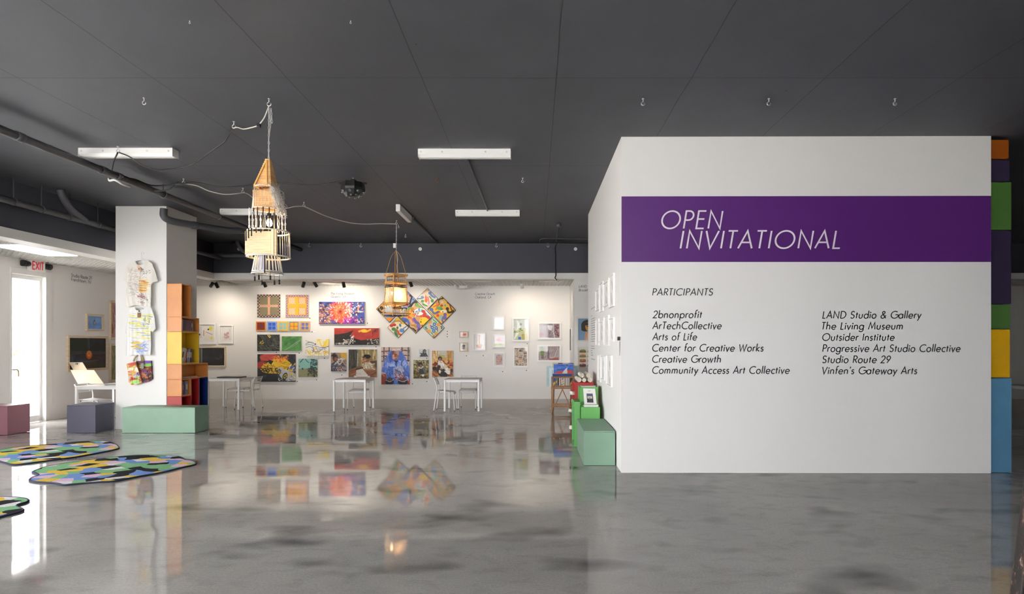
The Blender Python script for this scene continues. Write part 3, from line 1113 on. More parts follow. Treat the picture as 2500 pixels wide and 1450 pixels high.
def dark_lines(a):
    a.blot(5, .5, '33352B', 3)
    a.strokes(70, ['8C8F84', '6F7468', 'B7B8AE', '555A4E'], (0, -.1, .9, .9), .5, .008, 48, 14, .75, .2)
    a.strokes(16, ['C9CAC2'], (.1, .3, .9, .9), .35, .007, 25, 40, .8, .4)
    a.line([(.47, .05), (.56, .2)], .05, 'EBC921')
    a.line([(.53, .04), (.6, .16)], .03, 'F2DA4C')
    for x, y in ((.17, .45), (.24, .4), (.22, .55), (.28, .5), (.14, .52)):
        a.ell(x, y, .02, .045, 'D5BE2A', 30)
def green_lines(a):
    a.vary(.5, 3)
    a.blot(3, .55, '6FA05A', 9, al=.7, k=4)
    a.strokes(9, ['173F22', '245A30'], (.1, .25, .6, .6), .5, .025, -28, 18, .9, .3)
    for i in range(4):
        a.line([(.15 + i * .05, .95 - i * .02), (.55 + i * .06, .6), (.92, .25 + i * .03)], .014, ['E9EFE2', '2A5E35', 'D5E2CE', '1F4B2B'][i])
def car_sketch(a):
    a.blot(4, .5, 'F2D23E', 4, (.5, 0, 1, .5), .8)
    a.line([(.58, .05), (.68, .38), (.76, .4), (.93, .03)], .06, 'F0CF35')
    a.strokes(34, ['F0C928', 'E9BC1E', 'F5DD62'], (0, .58, .95, .95), .22, .035, 30, 80, .9, .4)
    a.line([(.02, .1), (.2, .18)], .02, '8C86A0')
    a.line([(.02, .3), (.12, .2), (.3, .2), (.4, .32)], .03, '3E6FA5')
    a.line([(.1, .26), (.2, .2), (.33, .3)], .022, '3E8A4C')
    for pts in ([(0, .36), (.2, .33), (.45, .42), (.75, .52), (1, .42)], [(.03, .5), (.25, .45), (.4, .75), (.5, .72)], [(.3, .4), (.36, .6), (.3, .8)], [(.45, .45), (.55, .72), (.72, .6), (.9, .55)], [(.7, .5), (.85, .48), (.98, .45)]):
        a.line(pts, .022, '3A46A0')
    a.strokes(12, ['5560B5', '3A46A0'], (.25, .45, .85, .8), .2, .014, 15, 40, .9, .5)
    a.ell(.4, .52, .05, .06, 'E8C12B')
    a.ell(.4, .52, .02, .03, 'F4F0E6')
    a.ell(.43, .3, .03, .05, '7A4A38')
    a.strokes(14, ['3E8A4C', '6B5A9A', 'D8A92A'], (0, .7, .95, .95), .12, .012, 60, 60, .8, .4)
def radial_flower(a):
    a.blot(9, .45, '2A2350', 1)
    a.blot(12, .5, 'B5836E', 2, (0, .1, .3, 1))
    a.dabs(130, ['D9A08A', '7E5C46', '3B2A30', 'E9C9AF', '8C4A55', 'C96A5A'], (.02, .15, .24, .95), .035)
    a.blot(4, .35, 'B5247E', 9, (.27, 0, .72, .95), .9)
    a.dabs(60, ['8A1FA0', 'B0307A', 'C2267E', '5A1A6A'], (.26, .02, .72, .95), .07)
    a.ell(.48, .46, .235, .47, 'D9525A')
    a.dabs(80, ['E8636B', '7A2A3A', 'F0A58A', 'B5343A'], (.3, .08, .66, .85), .035)
    for ring, n, cols, rr in ((.47, 46, ['F6E7D2', 'E8432E', 'F3B39B', 'EF5A3E'], .05), (.38, 42, ['F0522E', 'F7D9BF', 'C8341F', 'F28B4A'], .045), (.28, 36, ['F0902E', 'E2641F', 'F5B95A'], .04), (.19, 28, ['EFA63A', 'D9551E', 'F3C46A'], .032), (.11, 18, ['C8481C', 'E8842A'], .026)):
        for i in range(n):
            t = 2 * math.pi * i / n + a.r.uniform(-.05, .05)
            q = ring * a.r.uniform(.93, 1.05)
            a.ell(.47 + q * math.cos(t) / a.asp, .45 + q * math.sin(t), rr * 1.2 / a.asp, rr * .42, a.r.choice(cols), math.degrees(t))
    a.ell(.47, .45, .045, .09, 'B83A18')
    a.ell(.47, .45, .015, .03, '3A0F0A')
    a.dabs(60, ['F7E9DA', 'F3C9C2', 'EFA0B5'], (.55, .08, .76, .9), .035)
    a.dabs(80, ['F0D8B8', '1E1B3A', 'D98A7A', 'EAD9C8', '5A3A7A', '2F3F9A'], (.78, .08, .96, .95), .04)
    a.dabs(40, ['9A2AAA', 'D34FC0', '6A1FA0'], (.55, .75, .85, 1), .04)
    a.blot(8, .52, '3F4FA8', 12, (0, 0, .2, .3))
    a.blot(6, .45, '3448A0', 13, (.85, 0, 1, 1))
    a.strokes(40, ['2E1F5A', 'F5E6E0', 'B0307A'], (.1, .75, .6, 1), .06, .014, 0, 80, .8)
def red_sea(a):
    a.vary(.25, 4)
    a.line([(.55, .2), (.66, .12), (.7, .22), (.8, .1)], .1, 'E8B52A')
    a.ell(.66, .17, .07, .1, 'F2C832')
    a.strokes(14, ['8A2A20', 'A03020'], (.0, .0, 1, .5), .15, .012, -10, 20, .8)
    a.poly([(0, .38), (.12, .36), (.28, .28), (.43, .13), (.36, .4), (.42, .58), (.6, .72), (.8, .66), (1, .6), (1, 1), (0, 1)], '26201C')
    a.strokes(60, ['3A3A2A', '14110F', '4A3A2A', '5A2A22'], (0, .4, .4, .95), .12, .025, -25, 25, .9)
    a.strokes(40, ['3A2A22', '171210', '2A3A22'], (.45, .72, 1, .97), .1, .025, -12, 25, .9)
    a.dabs(60, ['F2EFE8', 'CFCBC0'], (.2, .66, .46, .95), .028)
    a.dabs(26, ['F2EFE8'], (.36, .45, .44, .72), .03)
    a.dabs(40, ['EDEAE2', 'BDB8AE'], (.02, .86, .25, .98), .022)
    a.strokes(40, ['F2EFE8', 'D5D0C6'], (.72, .68, .98, .97), .07, .02, -40, 25)
    a.strokes(8, ['2A1815'], (.85, .02, .97, .3), .2, .03, 115, 18)
def yellow_car(a):
    a.blot(4, .45, '232428', 4)
    a.poly([(.07, .0), (.95, .0), (.95, .3), (.1, .3)], '2B2A2E')
    a.ell(.32, .12, .26, .13, 'B8423F')
    a.blot(6, .45, 'C85048', 6, (.08, .02, .55, .25), .8)
    a.ell(.12, .4, .14, .14, 'A5322F')
    a.dabs(60, ['3A3B30', 'C9B45A', 'E07A2E', '28282C'], (.5, .02, .8, .22), .02)
    a.blot(7, .5, '3F3B45', 8, (.75, 0, 1, .3))
    a.poly([(.4, .2), (.7, .15), (.9, .35), (.9, .7), (.2, .7), (.05, .55), (.15, .4)], 'E2B51C')
    a.dabs(50, ['EE8A2E', 'E8632A', 'F0C030'], (.4, .08, .75, .28), .028)
    a.strokes(60, ['C99A10', 'F0CE2E', 'A87A10', 'F2D84A'], (.15, .32, .8, .62), .16, .022, 5, 18, .9, .3)
    a.poly([(.28, .2), (.42, .25), (.36, .38), (.3, .32)], '1B1C20')
    a.strokes(26, ['161619', '28282C'], (.1, .38, .55, .65), .16, .016, 25, 60, 1, .4)
    for x, y in ((.1, .55), (.28, .6), (.19, .56), (.5, .55)):
        a.ell(x, y, .045, .06, '17171A')
        a.ell(x, y, .022, .03, 'C99A2A')
    a.poly([(0, .78), (.2, .68), (.48, .72), (.62, .9), (.7, 1), (0, 1)], '1C1D22')
    a.blot(6, .55, '3A3B44', 10, (0, .75, .6, 1))
    a.poly([(.53, .5), (.62, .48), (.78, .62), (1, .7), (1, .95), (.8, .97), (.65, .9), (.52, .68)], 'B9BBCC')
    a.strokes(40, ['7A7FA5', 'E2E2EA', '4A4E78', 'D2C24A'], (.53, .5, .97, .95), .13, .015, 35, 60, 1, .5)
    for x, y, q in ((.56, .65, .06), (.72, .8, .075)):
        a.ell(x, y, q * .8, q * 1.8, '17171A', 20)
        a.ell(x, y, q * .5, q * 1.2, 'C9B23A', 20)
        a.ell(x, y, q * .25, q * .6, '35353A', 20)
    a.blot(9, .5, 'E0C22E', 14, (.78, .7, 1, .9))
    a.poly([(.78, .5), (.93, .4), (1, .55), (.95, .6)], '4A5A9A')
    a.strokes(12, ['E2B51C', 'E5E5EA', '2A2A2E'], (.78, .35, 1, .65), .12, .02, -60, 30)
def teal_pond(a):
    a.rect(0, 0, 1, .55, '86B8AE')
    a.poly([(0, .55), (1, .5), (1, 1), (0, 1)], '8B8A62')
    a.blot(8, .48, '20403E', 3, (0, .38, .75, .6))
    a.poly([(.12, .3), (.3, .05), (.65, .12), (.72, .3), (.6, .5), (.35, .53), (.15, .45)], '86B8AE')
    a.blot(9, .42, '23423F', 5, (.62, .02, 1, .6), 1, 10)
    a.blot(9, .42, '3A3830', 7, (.48, .55, 1, .95), 1, 10)
    a.dabs(60, ['2A4F4A', '6E9E96', '1E2F2E'], (.65, .1, .98, .6), .03)
    a.dabs(50, ['4A463A', '2A2A26', '8B8A62'], (.5, .6, .98, .98), .035)
    a.line([(.1, .2), (.22, .06), (.28, .0)], .035, '10201F')
    a.line([(.35, .0), (.45, .14), (.55, .22)], .03, '23423F')
canvas('dark green black painting with thin white lines and two yellow marks', (628, 816.6, 682.8, 857), dark_lines, '20211D', 3)
canvas('green painting with dark green and white diagonal strokes', (687.9, 820.9, 736, 856.6), green_lines, '4C8A42', 4)
canvas('white painting of a car sketched in blue lines and yellow', (745.8, 827.8, 802.5, 869), car_sketch, 'EDE7DA', 5, depth=.05)
canvas('wide painting of a huge red orange flower on purple', (778.7, 736.5, 890, 790.5), radial_flower, '4A5AA8', 6, brush=500, depth=.06)
canvas('wide painting of a red sky over a black wave', (816, 801, 926, 842), red_sea, 'B83A30', 7, brush=350)
canvas('large painting of a yellow car and a silver car under a red cloud', (628.5, 864.4, 722, 932), yellow_car, '2A2A2E', 8, brush=450)
canvas('small teal painting of a pond with black foliage', (728.4, 875.6, 775.4, 920.8), teal_pond, '86B8AE', 9, brush=250)


def trumpet(a):
    a.blot(4, .45, 'B0896A', 2, al=.8)
    a.poly([(.6, .0), (1, .0), (1, .35), (.7, .4)], 'D2A33A')
    a.line([(0, .2), (.3, .0)], .05, '2A2018')
    a.poly([(0, .62), (.3, .45), (.75, .55), (1, .75), (1, 1), (0, 1)], '3A3F52')
    a.strokes(60, ['6E7890', '23242E', '8C7A72', '4A4F66', '9A8FA0'], (0, .55, .95, .98), .18, .03, 30, 70, .9, .4)
    a.ell(.28, .28, .17, .19, '4A3328')
    a.ell(.3, .34, .1, .1, '8A5A44')
    a.ell(.24, .16, .16, .08, '2A221E')
    a.line([(.25, .62), (.5, .48), (.85, .3)], .08, 'A8A4A0')
    a.line([(.3, .55), (.55, .42), (.88, .33)], .04, 'D9D6D0')
    a.dabs(40, ['C9C5BE', '6A625A', 'E8E3DA', '4A4440'], (.4, .33, .8, .6), .05)
    a.strokes(16, ['B58A6A', 'C9A58A', '5A463A'], (.35, .55, .9, .95), .16, .03, 50, 60)
def typewriter(a):
    a.rect(0, 0, .36, .85, '3B352E')
    a.strokes(22, ['2A2521', '4A443A', '5A6058'], (.02, .0, .34, .75), .35, .03, 90, 6, .8)
    a.rect(.3, .0, .36, .7, '6E7A72')
    a.strokes(60, ['C9AE7A', 'B5945A', 'D9C494', 'A5854E', '8A9A7A'], (.37, -.1, 1, .42), .3, .035, 90, 5, .8)
    a.poly([(.75, .42), (1, .4), (1, .75), (.78, .6)], '5A4128')
    a.poly([(0, .75), (.35, .6), (1, .75), (1, 1), (0, 1)], '7A5A3A')
    a.strokes(20, ['5A3A22', 'A5443A', 'B0703A', '8A6A48'], (0, .75, 1, .98), .3, .04, -20, 14, .8)
    a.ell(.63, .34, .13, .13, '8A5A3E')
    a.ell(.64, .26, .14, .08, '1E1815')
    a.ell(.58, .36, .05, .07, 'C98A66')
    a.line([(.55, .34), (.68, .32)], .02, '241A16')
    a.poly([(.48, .52), (.6, .47), (.75, .46), (.92, .58), (.96, .75), (.7, .78), (.5, .7)], 'D5C9B2')
    a.strokes(40, ['B09A7E', 'EDE6D6', '6E5A48', 'A58A6A'], (.5, .48, .92, .74), .1, .022, 40, 70)
    a.line([(.9, .6), (.96, .75), (.6, .78)], .06, '8A5A3E')
    a.line([(.45, .7), (.6, .74), (.85, .74)], .05, '9A6A48')
    a.poly([(.25, .98), (.28, .72), (.48, .68), (.68, .92), (.68, .99)], 'D8D2C4')
    a.line([(.27, .72), (.5, .66)], .05, '4A3A32')
    a.line([(.22, .95), (.66, .94)], .03, 'F2EEE6')
    a.line([(.33, .15), (.31, .6)], .02, 'C9B9A0')
def blue_robe(a):
    a.strokes(40, ['D9B8A8', 'C9A090', 'E5CFC4', '9AA5C4'], (0, 0, 1, .45), .2, .06, 0, 12, .8)
    for y in (.12, .25, .38):
        a.line([(0, y), (.35, y - .02)], .022, '2A2A33', curve=False)
        a.line([(.68, y - .03), (1, y - .02)], .02, '2A2A33', curve=False)
    for x in (.1, .28, .73, .95):
        a.line([(x, 0), (x - .01, .38)], .025, '2E2E38', curve=False)
    a.poly([(0, .72), (.2, .7), (.15, 1), (0, 1)], '8F3A2A')
    a.poly([(.8, .68), (1, .78), (1, 1), (.9, 1)], 'B5301F')
    a.poly([(.3, .1), (.7, .1), (.86, .3), (1, .55), (1, .8), (.9, 1), (.15, 1), (.2, .7), (.0, .65), (.12, .35)], '5E7CCB')
    a.poly([(.32, .12), (.4, .1), (.42, .3), (.52, .45), (.3, .4), (.26, .25)], '2F56B5')
    a.poly([(.62, .1), (.72, .14), (.8, .28), (.62, .4), (.55, .34)], '4A70C4')
    a.poly([(.25, .42), (.52, .5), (.8, .34), (.88, .42), (.8, .52), (.5, .52), (.28, .52)], '9FB2E5')
    a.strokes(70, ['3E62C8', '8AA4E5', '2A48A8', 'B5C4EE', '6E8AD8'], (.08, .32, .95, .85), .16, .03, 75, 40, .75, .3)
    a.poly([(.42, .56), (.65, .5), (.8, .6), (.82, .85), (.48, .85)], 'A8AECB')
    a.strokes(34, ['C9CCDA', '7A80A8', '8A6A7A', '3A4A8A'], (.46, .55, .8, .82), .12, .02, 80, 30)
    a.poly([(.25, .5), (.42, .55), (.42, .9), (.18, .9)], '4668C4')
    a.strokes(14, ['2E4AA5', '7A98E0'], (.2, .55, .42, .85), .14, .022, 90, 10)
    a.poly([(.38, .12), (.6, .12), (.6, .26), (.55, .34), (.43, .34), (.38, .24)], 'A5674E')
    a.dabs(30, ['C58A70', '7A4434', 'B5745A', 'D9A58A'], (.4, .12, .6, .32), .03)
    a.poly([(.36, .0), (.64, .0), (.66, .07), (.36, .09)], 'C9B0A4')
    a.line([(.37, .08), (.65, .06)], .02, 'EDE2D8')
    a.poly([(.46, .36), (.6, .36), (.53, .44)], '23294A')
    a.ell(.29, .93, .15, .09, '23222A')
    a.ell(.31, .86, .1, .05, '4A3A30')
    a.ell(.76, .93, .18, .08, '23222A')
    a.ell(.75, .87, .15, .05, '5A3A2E')
    a.line([(.17, .88), (.3, .92), (.43, .87)], .014, 'D5D9E5')
    a.line([(.6, .88), (.76, .92), (.92, .87)], .014, 'D5D9E5')
    a.dabs(16, ['B54A3A', '8A2A22'], (.5, .72, .85, .86), .02)
def bw_portrait(a):
    a.blot(4, .5, 'B5BCC0', 2)
    a.poly([(.1, 1), (.25, .65), (.05, .5), (.4, .55), (.42, .2), (.6, .02), (.78, .2), (.76, .5), (.95, .95)], '23242A')
    a.ell(.62, .36, .12, .2, '9A8A80')
    a.ell(.6, .3, .06, .05, '3A3430')
    a.strokes(16, ['4A4C54', '6A6E78'], (.25, .6, .8, .95), .2, .05, 20, 50)
def garden_sitter(a):
    a.dabs(150, ['6E6A3A', '9A8F5E', '3F4426', 'B5A878', '5A5030', 'C9BE94'], (0, 0, 1, .55), .05)
    a.dabs(110, ['6A4A22', '8A7A2E', '4A3A1E', 'A58A3A', '3A3220'], (0, .6, 1, 1), .06)
    a.ell(.47, .24, .14, .12, '1E1A18')
    a.ell(.48, .3, .08, .07, '8A5E48')
    a.poly([(.36, .42), (.62, .38), (.68, .6), (.4, .6)], '3A3C3A')
    a.line([(.38, .42), (.52, .44), (.62, .36)], .05, 'E8E6DE')
    a.poly([(.2, .62), (.6, .55), (.85, .75), (.5, .78), (.3, .72)], '2E3238')
    a.line([(.65, .45), (.78, .72)], .07, '5A6472')
    a.line([(.12, .52), (.35, .64)], .05, 'B5886A')
    a.poly([(.52, .78), (.74, .76), (.66, .9), (.58, .88)], 'EDEAE2')
def woman_dogs(a):
    a.strokes(40, ['C99A5A', 'A5763A', 'DDB67A', 'F0D9B0'], (0, -.1, .25, .45), .25, .03, 90, 4)
    a.strokes(40, ['C99A5A', 'A5763A', 'DDB67A', 'B5803A'], (.7, -.1, 1, .45), .25, .03, 90, 4)
    a.rect(.27, 0, .7, .25, 'C9C7B8')
    a.rect(.3, .16, .6, .24, 'B5A85A')
    a.dabs(70, ['B5562A', '8A2A22', 'D98A3A', '6A2A22', 'E5B55A'], (0, .4, 1, .75), .06)
    a.dabs(50, ['C9662A', 'B5803A', '8A4A22'], (0, .75, 1, 1), .07)
    a.ell(.38, .3, .1, .08, '1E1614')
    a.ell(.38, .34, .055, .06, 'A56E52')
    a.poly([(.27, .42), (.48, .38), (.58, .5), (.75, .65), (.82, .78), (.6, .82), (.42, .65), (.28, .55)], 'EDE8DC')
    a.strokes(16, ['C9BEAA', 'FFFFFF', 'A5947E'], (.35, .42, .75, .78), .14, .02, 40, 20)
    for x, y, q in ((.12, .68, .1), (.32, .62, .09), (.3, .75, .1), (.45, .85, .16), (.62, .92, .12), (.92, .75, .07), (.55, .74, .06)):
        a.ell(x, y, q, q * .8, '191615')
    a.ell(.37, .8, .05, .07, 'E8E4DA')
    a.poly([(.62, .8), (.88, .74), (.84, .9), (.74, .9)], 'F2EEE4')
canvas('small painting of a musician with a silver trumpet', (808, 861, 845.8, 906.4), trumpet, '8A7A70', 11, brush=350)
canvas('painting of a man in a pale shirt at a white typewriter', (851, 853, 920, 920.8), typewriter, '8A7048', 12, brush=500)
canvas('tall painting of a seated figure in a blue robe with two pots', (931, 847.4, 1000, 938.5), blue_robe, 'C9AFA8', 13, brush=650, depth=.06)
canvas('tiny black and white portrait painting near the blue robe painting', (1022.7, 852, 1045.7, 870.7), bw_portrait, 'D5DADC', 14, brush=60)
canvas('small painting of a figure sitting in an olive garden', (1009.3, 878.8, 1046.4, 924), garden_sitter, '5A5230', 15, brush=350)
canvas('painting of a woman in a white dress among black dogs', (1055, 856, 1105.8, 919.8), woman_dogs, 'C9A05A', 16, brush=450)


# --- the diamonds
def diamond(label, cx, cy, h, paint, bg, edge, seed, rim='2B2620'):
    Yf = YB - 0.03
    k = Yf / F
    c = WP(cx, cy, Yf)
    hm = h * k
    t = thing('diamond_painting', label, 'painting', (c.x, YB, c.z - hm), group='diamond paintings')
    L_, T_, R_, B_ = [Vector(q) for q in ((c.x - hm, Yf, c.z), (c.x, Yf, c.z + hm), (c.x + hm, Yf, c.z), (c.x, Yf, c.z - hm))]
    MB().prism([L_, T_, R_, B_], (0, .028, 0)).build('panel_edge', mat('diamond_rim_' + rim, rim, .6), t, world=True)
    n = int(h * 1.414 * RES * 1.25)
    a = Art(n, n, rim, seed)
    S, T = np.meshgrid((np.arange(n) + .5) / n, (np.arange(n) + .5) / n)
    a.U, a.V = (S + T) / 2, .5 + (T - S) / 2
    e = .028
    inner = np.minimum(np.minimum(S, 1 - S), np.minimum(T, 1 - T))
    a.put((inner > e).astype(float), edge)
    a.put((inner > e + .025).astype(float), bg)
    keep = a.a.copy()
    paint(a)
    mk = (inner > e)[..., None]
    a.a = np.where(mk, a.a, keep)
    art_grid('painted_face', a, L_ + Vector((0, -.002, 0)), T_ - L_, B_ - L_, t)
def DX(z): return 915 + z / 11.155
def DY(z): return 700 + z / 11.155
def blobby(a, items):
    for it in items:
        k = it[0]
        if k == 'e':
            a.ell(*it[1:])
        else:
            a.line(*it[1:])
def d_far(a):
    blobby(a, [('l', [(.2, .45), (.35, .62), (.3, .5)], .12, '2A2018'), ('e', .45, .35, .13, .13, '4F8A3E'), ('e', .32, .55, .1, .05, 'DDB58A'), ('l', [(.1, .5), (.12, .56), (.25, .68)], .07, '241B14'),
               ('e', .5, .74, .2, .08, '5F86C4'), ('e', .5, .85, .1, .06, 'E58A2A'), ('e', .38, .6, .04, .04, '7A4FA5'), ('e', .65, .5, .14, .14, 'C98A4A')])
def d_lilac(a):
    blobby(a, [('l', [(.62, .2), (.85, .45)], .3, '8D7FB5'), ('l', [(.55, .75), (.85, .5)], .3, '8AA0D2'), ('e', .62, .42, .1, .16, 'E0A88C'), ('l', [(.72, .28), (.8, .36), (.76, .5), (.7, .72)], .07, '1E1A1A'),
               ('e', .74, .3, .07, .06, '1E1A1A'), ('e', .87, .5, .05, .05, '4A5FA8'), ('e', .63, .62, .05, .05, 'F0C8B0'), ('e', .3, .5, .2, .2, '7A8FC4')])
def d_centre(a):
    blobby(a, [('l', [(.22, .42), (.42, .1), (.52, .08)], .075, '231A14'), ('l', [(.3, .38), (.45, .14)], .03, 'E6BFA0'), ('e', .53, .16, .055, .055, '5E9A4A'), ('l', [(.53, .17), (.7, .26)], .05, '6BA052'),
               ('e', .27, .27, .065, .065, '5A9648'), ('l', [(.2, .35), (.35, .25)], .06, '6FA04A'), ('e', .4, .3, .05, .07, 'B5702E'), ('e', .3, .4, .09, .08, 'E8941E'), ('e', .34, .47, .1, .1, 'ECA226'),
               ('l', [(.45, .4), (.6, .3), (.8, .35), (.62, .42), (.5, .46)], .09, 'F4EFE4'), ('e', .6, .3, .035, .05, '6A9CC9'), ('e', .68, .33, .03, .05, '6A9CC9'), ('e', .52, .36, .045, .025, '6A9CC9', -30), ('e', .56, .42, .04, .02, '6A9CC9', -40),
               ('l', [(.42, .43), (.5, .42), (.46, .48)], .03, 'C9482E'), ('e', .44, .37, .022, .022, '1E1A18'), ('l', [(.52, .48), (.62, .5), (.68, .5)], .04, 'E5632E'), ('l', [(.72, .35), (.78, .4), (.74, .48), (.88, .53)], .09, 'C4302A'),
               ('e', .86, .43, .05, .05, '6A9CC9'), ('l', [(.8, .36), (.92, .48)], .04, 'F4EFE4'), ('e', .74, .62, .13, .1, 'F2C91E'), ('e', .7, .68, .1, .07, 'F2C91E'), ('e', .65, .66, .02, .03, '9A3A22'), ('e', .66, .59, .012, .015, '9A3A22'),
               ('e', .66, .49, .025, .025, 'D2342A'), ('e', .3, .52, .03, .03, 'D2342A'), ('e', .36, .54, .025, .025, 'D2342A'), ('l', [(.4, .55), (.42, .7), (.36, .62)], .08, 'DDB08C'), ('l', [(.38, .56), (.42, .66)], .03, 'E5632E'),
               ('l', [(.45, .58), (.5, .66), (.58, .72), (.56, .8)], .085, '6B5AA8'), ('e', .59, .78, .05, .06, '7A66B5'), ('l', [(.56, .9), (.6, .84)], .05, '5A4A98'), ('l', [(.12, .56), (.24, .6), (.3, .7)], .07, '4A64B8'), ('e', .2, .62, .06, .05, '3F58AE'),
               ('e', .29, .78, .04, .045, '1E1A16'), ('l', [(.3, .8), (.4, .84), (.5, .93)], .04, '1E1A16'), ('e', .43, .79, .1, .055, 'B5853E'), ('l', [(.34, .78), (.46, .82)], .025, 'E0C08A'), ('e', .69, .76, .02, .02, '9A3A22'), ('l', [(.02, .5), (.1, .48)], .07, 'D2A02A')])
def d_white(a):
    blobby(a, [('l', [(.25, .25), (.45, .1), (.55, .12)], .09, 'B5854A'), ('l', [(.3, .26), (.5, .14)], .05, 'DFB58A'), ('e', .62, .24, .07, .07, '5A82BE'), ('l', [(.63, .26), (.72, .38), (.84, .44)], .09, '5A82BE'),
               ('e', .27, .42, .07, .05, '6A90C4'), ('l', [(.06, .5), (.18, .5), (.32, .46)], .06, '5578A8'), ('e', .28, .62, .08, .07, '4E8A40'), ('l', [(.3, .74), (.4, .8), (.48, .84)], .07, '4E8A40'), ('e', .73, .6, .07, .08, '4E8A40'),
               ('l', [(.6, .4), (.68, .5)], .05, '4E7A40'), ('e', .44, .44, .055, .06, 'E0622A'), ('e', .45, .58, .07, .1, 'E0622A'), ('l', [(.42, .34), (.46, .4)], .04, 'E58A5A'), ('l', [(.53, .44), (.58, .66)], .05, 'D5604A'),
               ('e', .56, .72, .06, .05, 'B5A0CE'), ('l', [(.56, .8), (.52, .92)], .06, 'E8B898'), ('e', .6, .83, .012, .012, 'D2342A')])
def d_yellow(a):
    blobby(a, [('l', [(.4, .3), (.42, .15), (.55, .08)], .06, '1E1A16'), ('l', [(.4, .14), (.38, .34)], .03, '1E1A16'), ('e', .5, .2, .09, .08, 'C9A878'), ('e', .52, .22, .05, .04, 'E5C9A0'), ('e', .5, .34, .055, .04, 'B5362A'),
               ('e', .35, .28, .06, .06, 'E0742A'), ('l', [(.22, .38), (.35, .34), (.3, .48)], .045, 'D2622A'), ('e', .42, .43, .1, .06, '5AA04A'), ('e', .5, .47, .05, .04, '4E9040'), ('e', .14, .48, .07, .06, '4A6AB0'), ('l', [(.18, .55), (.25, .62), (.38, .56)], .07, '46649E'),
               ('e', .62, .32, .07, .06, 'DDB58A'), ('e', .62, .33, .03, .035, '5AA04A'), ('l', [(.7, .24), (.78, .3), (.85, .5), (.92, .5)], .04, '7A2A22'), ('e', .7, .45, .055, .05, '1E1A18'), ('l', [(.7, .46), (.74, .58), (.9, .55)], .07, '211C1A'),
               ('e', .57, .54, .12, .05, 'F0E4D0'), ('e', .54, .56, .02, .025, '8A1F1A'), ('e', .42, .56, .03, .03, 'D2512A'), ('e', .36, .68, .06, .07, 'E0682A'), ('e', .37, .69, .03, .03, 'B5302A'), ('e', .48, .72, .06, .05, '8AB5AE'), ('e', .62, .66, .06, .06, '6E5FA5'),
               ('e', .6, .77, .08, .07, '6E5FA5'), ('l', [(.5, .8), (.55, .92)], .06, '7066A8'), ('e', .44, .8, .06, .06, '9ABDB5')])
def d_small(a):
    blobby(a, [('l', [(.2, .3), (.42, .2), (.62, .22), (.66, .3)], .09, 'A8803E'), ('l', [(.4, .13), (.62, .12), (.75, .32)], .1, 'DDB02E'), ('e', .5, .3, .08, .05, 'EAD08A'), ('e', .2, .42, .08, .07, 'C4302A'), ('e', .32, .38, .09, .07, 'C4302A'),
               ('l', [(.42, .42), (.5, .44)], .05, 'E5B8A0'), ('e', .3, .58, .1, .08, '3E8044'), ('l', [(.36, .6), (.4, .75), (.46, .9)], .12, '47884A'), ('e', .47, .52, .05, .06, '2E6A3E'), ('e', .6, .4, .05, .08, '4A78B8', -20), ('e', .68, .64, .12, .09, '5A86C0'),
               ('l', [(.75, .55), (.88, .46)], .05, '4A78B8'), ('l', [(.5, .68), (.54, .8), (.62, .84)], .09, 'CE4A2A'), ('e', .45, .64, .04, .06, 'B5502E'), ('l', [(.32, .74), (.42, .84)], .025, '1E1A16')])
def d_circles(a):
    blobby(a, [('e', .33, .24, .1, .08, 'E5953E'), ('e', .72, .36, .1, .08, 'E5953E'), ('e', .26, .66, .12, .08, 'E5953E'), ('e', .62, .78, .1, .08, 'E59A4A'), ('e', .3, .42, .09, .09, 'E8B5A0'), ('e', .74, .56, .09, .09, 'E8B5A0'), ('e', .5, .9, .05, .06, 'C9622E')])
    for x, y in ((.53, .34), (.43, .49), (.61, .51), (.5, .65)):
        a.ell(x, y, .075, .08, '2A4490')
        a.ell(x, y, .048, .052, '7A92CE')
        a.ell(x, y, .022, .024, 'C5CEE8')
    for pts in ([(.1, .5), (.16, .46), (.14, .56), (.22, .54)], [(.8, .46), (.88, .44), (.84, .54), (.9, .5)], [(.48, .12), (.54, .2)], [(.58, .2), (.63, .28)], [(.38, .72), (.46, .8)], [(.34, .38), (.38, .44)], [(.66, .56), (.68, .66)]):
        a.line(pts, .025, '1F1A1A')
diamond('orange edged diamond painting mostly behind the hanging lamp, leftmost of the seven', 951, 754.5, 33, d_far, 'D99A3E', 'E8A040', 21)
diamond('lilac and blue diamond painting directly behind the hanging lamp', 991, 731, 24, d_lilac, '9A90C4', 'B5A8CE', 22)
diamond('white edged diamond painting with blue and green shapes, topmost of the seven', 1043.2, 729, 26.2, d_white, 'EADBC8', 'F0EAE0', 24)
diamond('yellow diamond painting with a black curved horn, rightmost of the seven', 1078.3, 757, 34.5, d_yellow, 'EDB31E', 'F0BC24', 25)
diamond('small diamond painting with a red bird, lowest by the red sky painting', 971.8, 799.2, 26, d_small, 'EFE0C4', 'E5D5B5', 26)
diamond('small mint diamond painting with four blue circles', 1059, 800, 26.2, d_circles, 'B5D9C0', 'A5D0B5', 27, rim='1F3A2E')
diamond('biggest diamond painting, tan with a yellow bear, in the middle of the seven', 1015, 772.5, 41.3, d_centre, 'C99E6C', 'D5B088', 23)

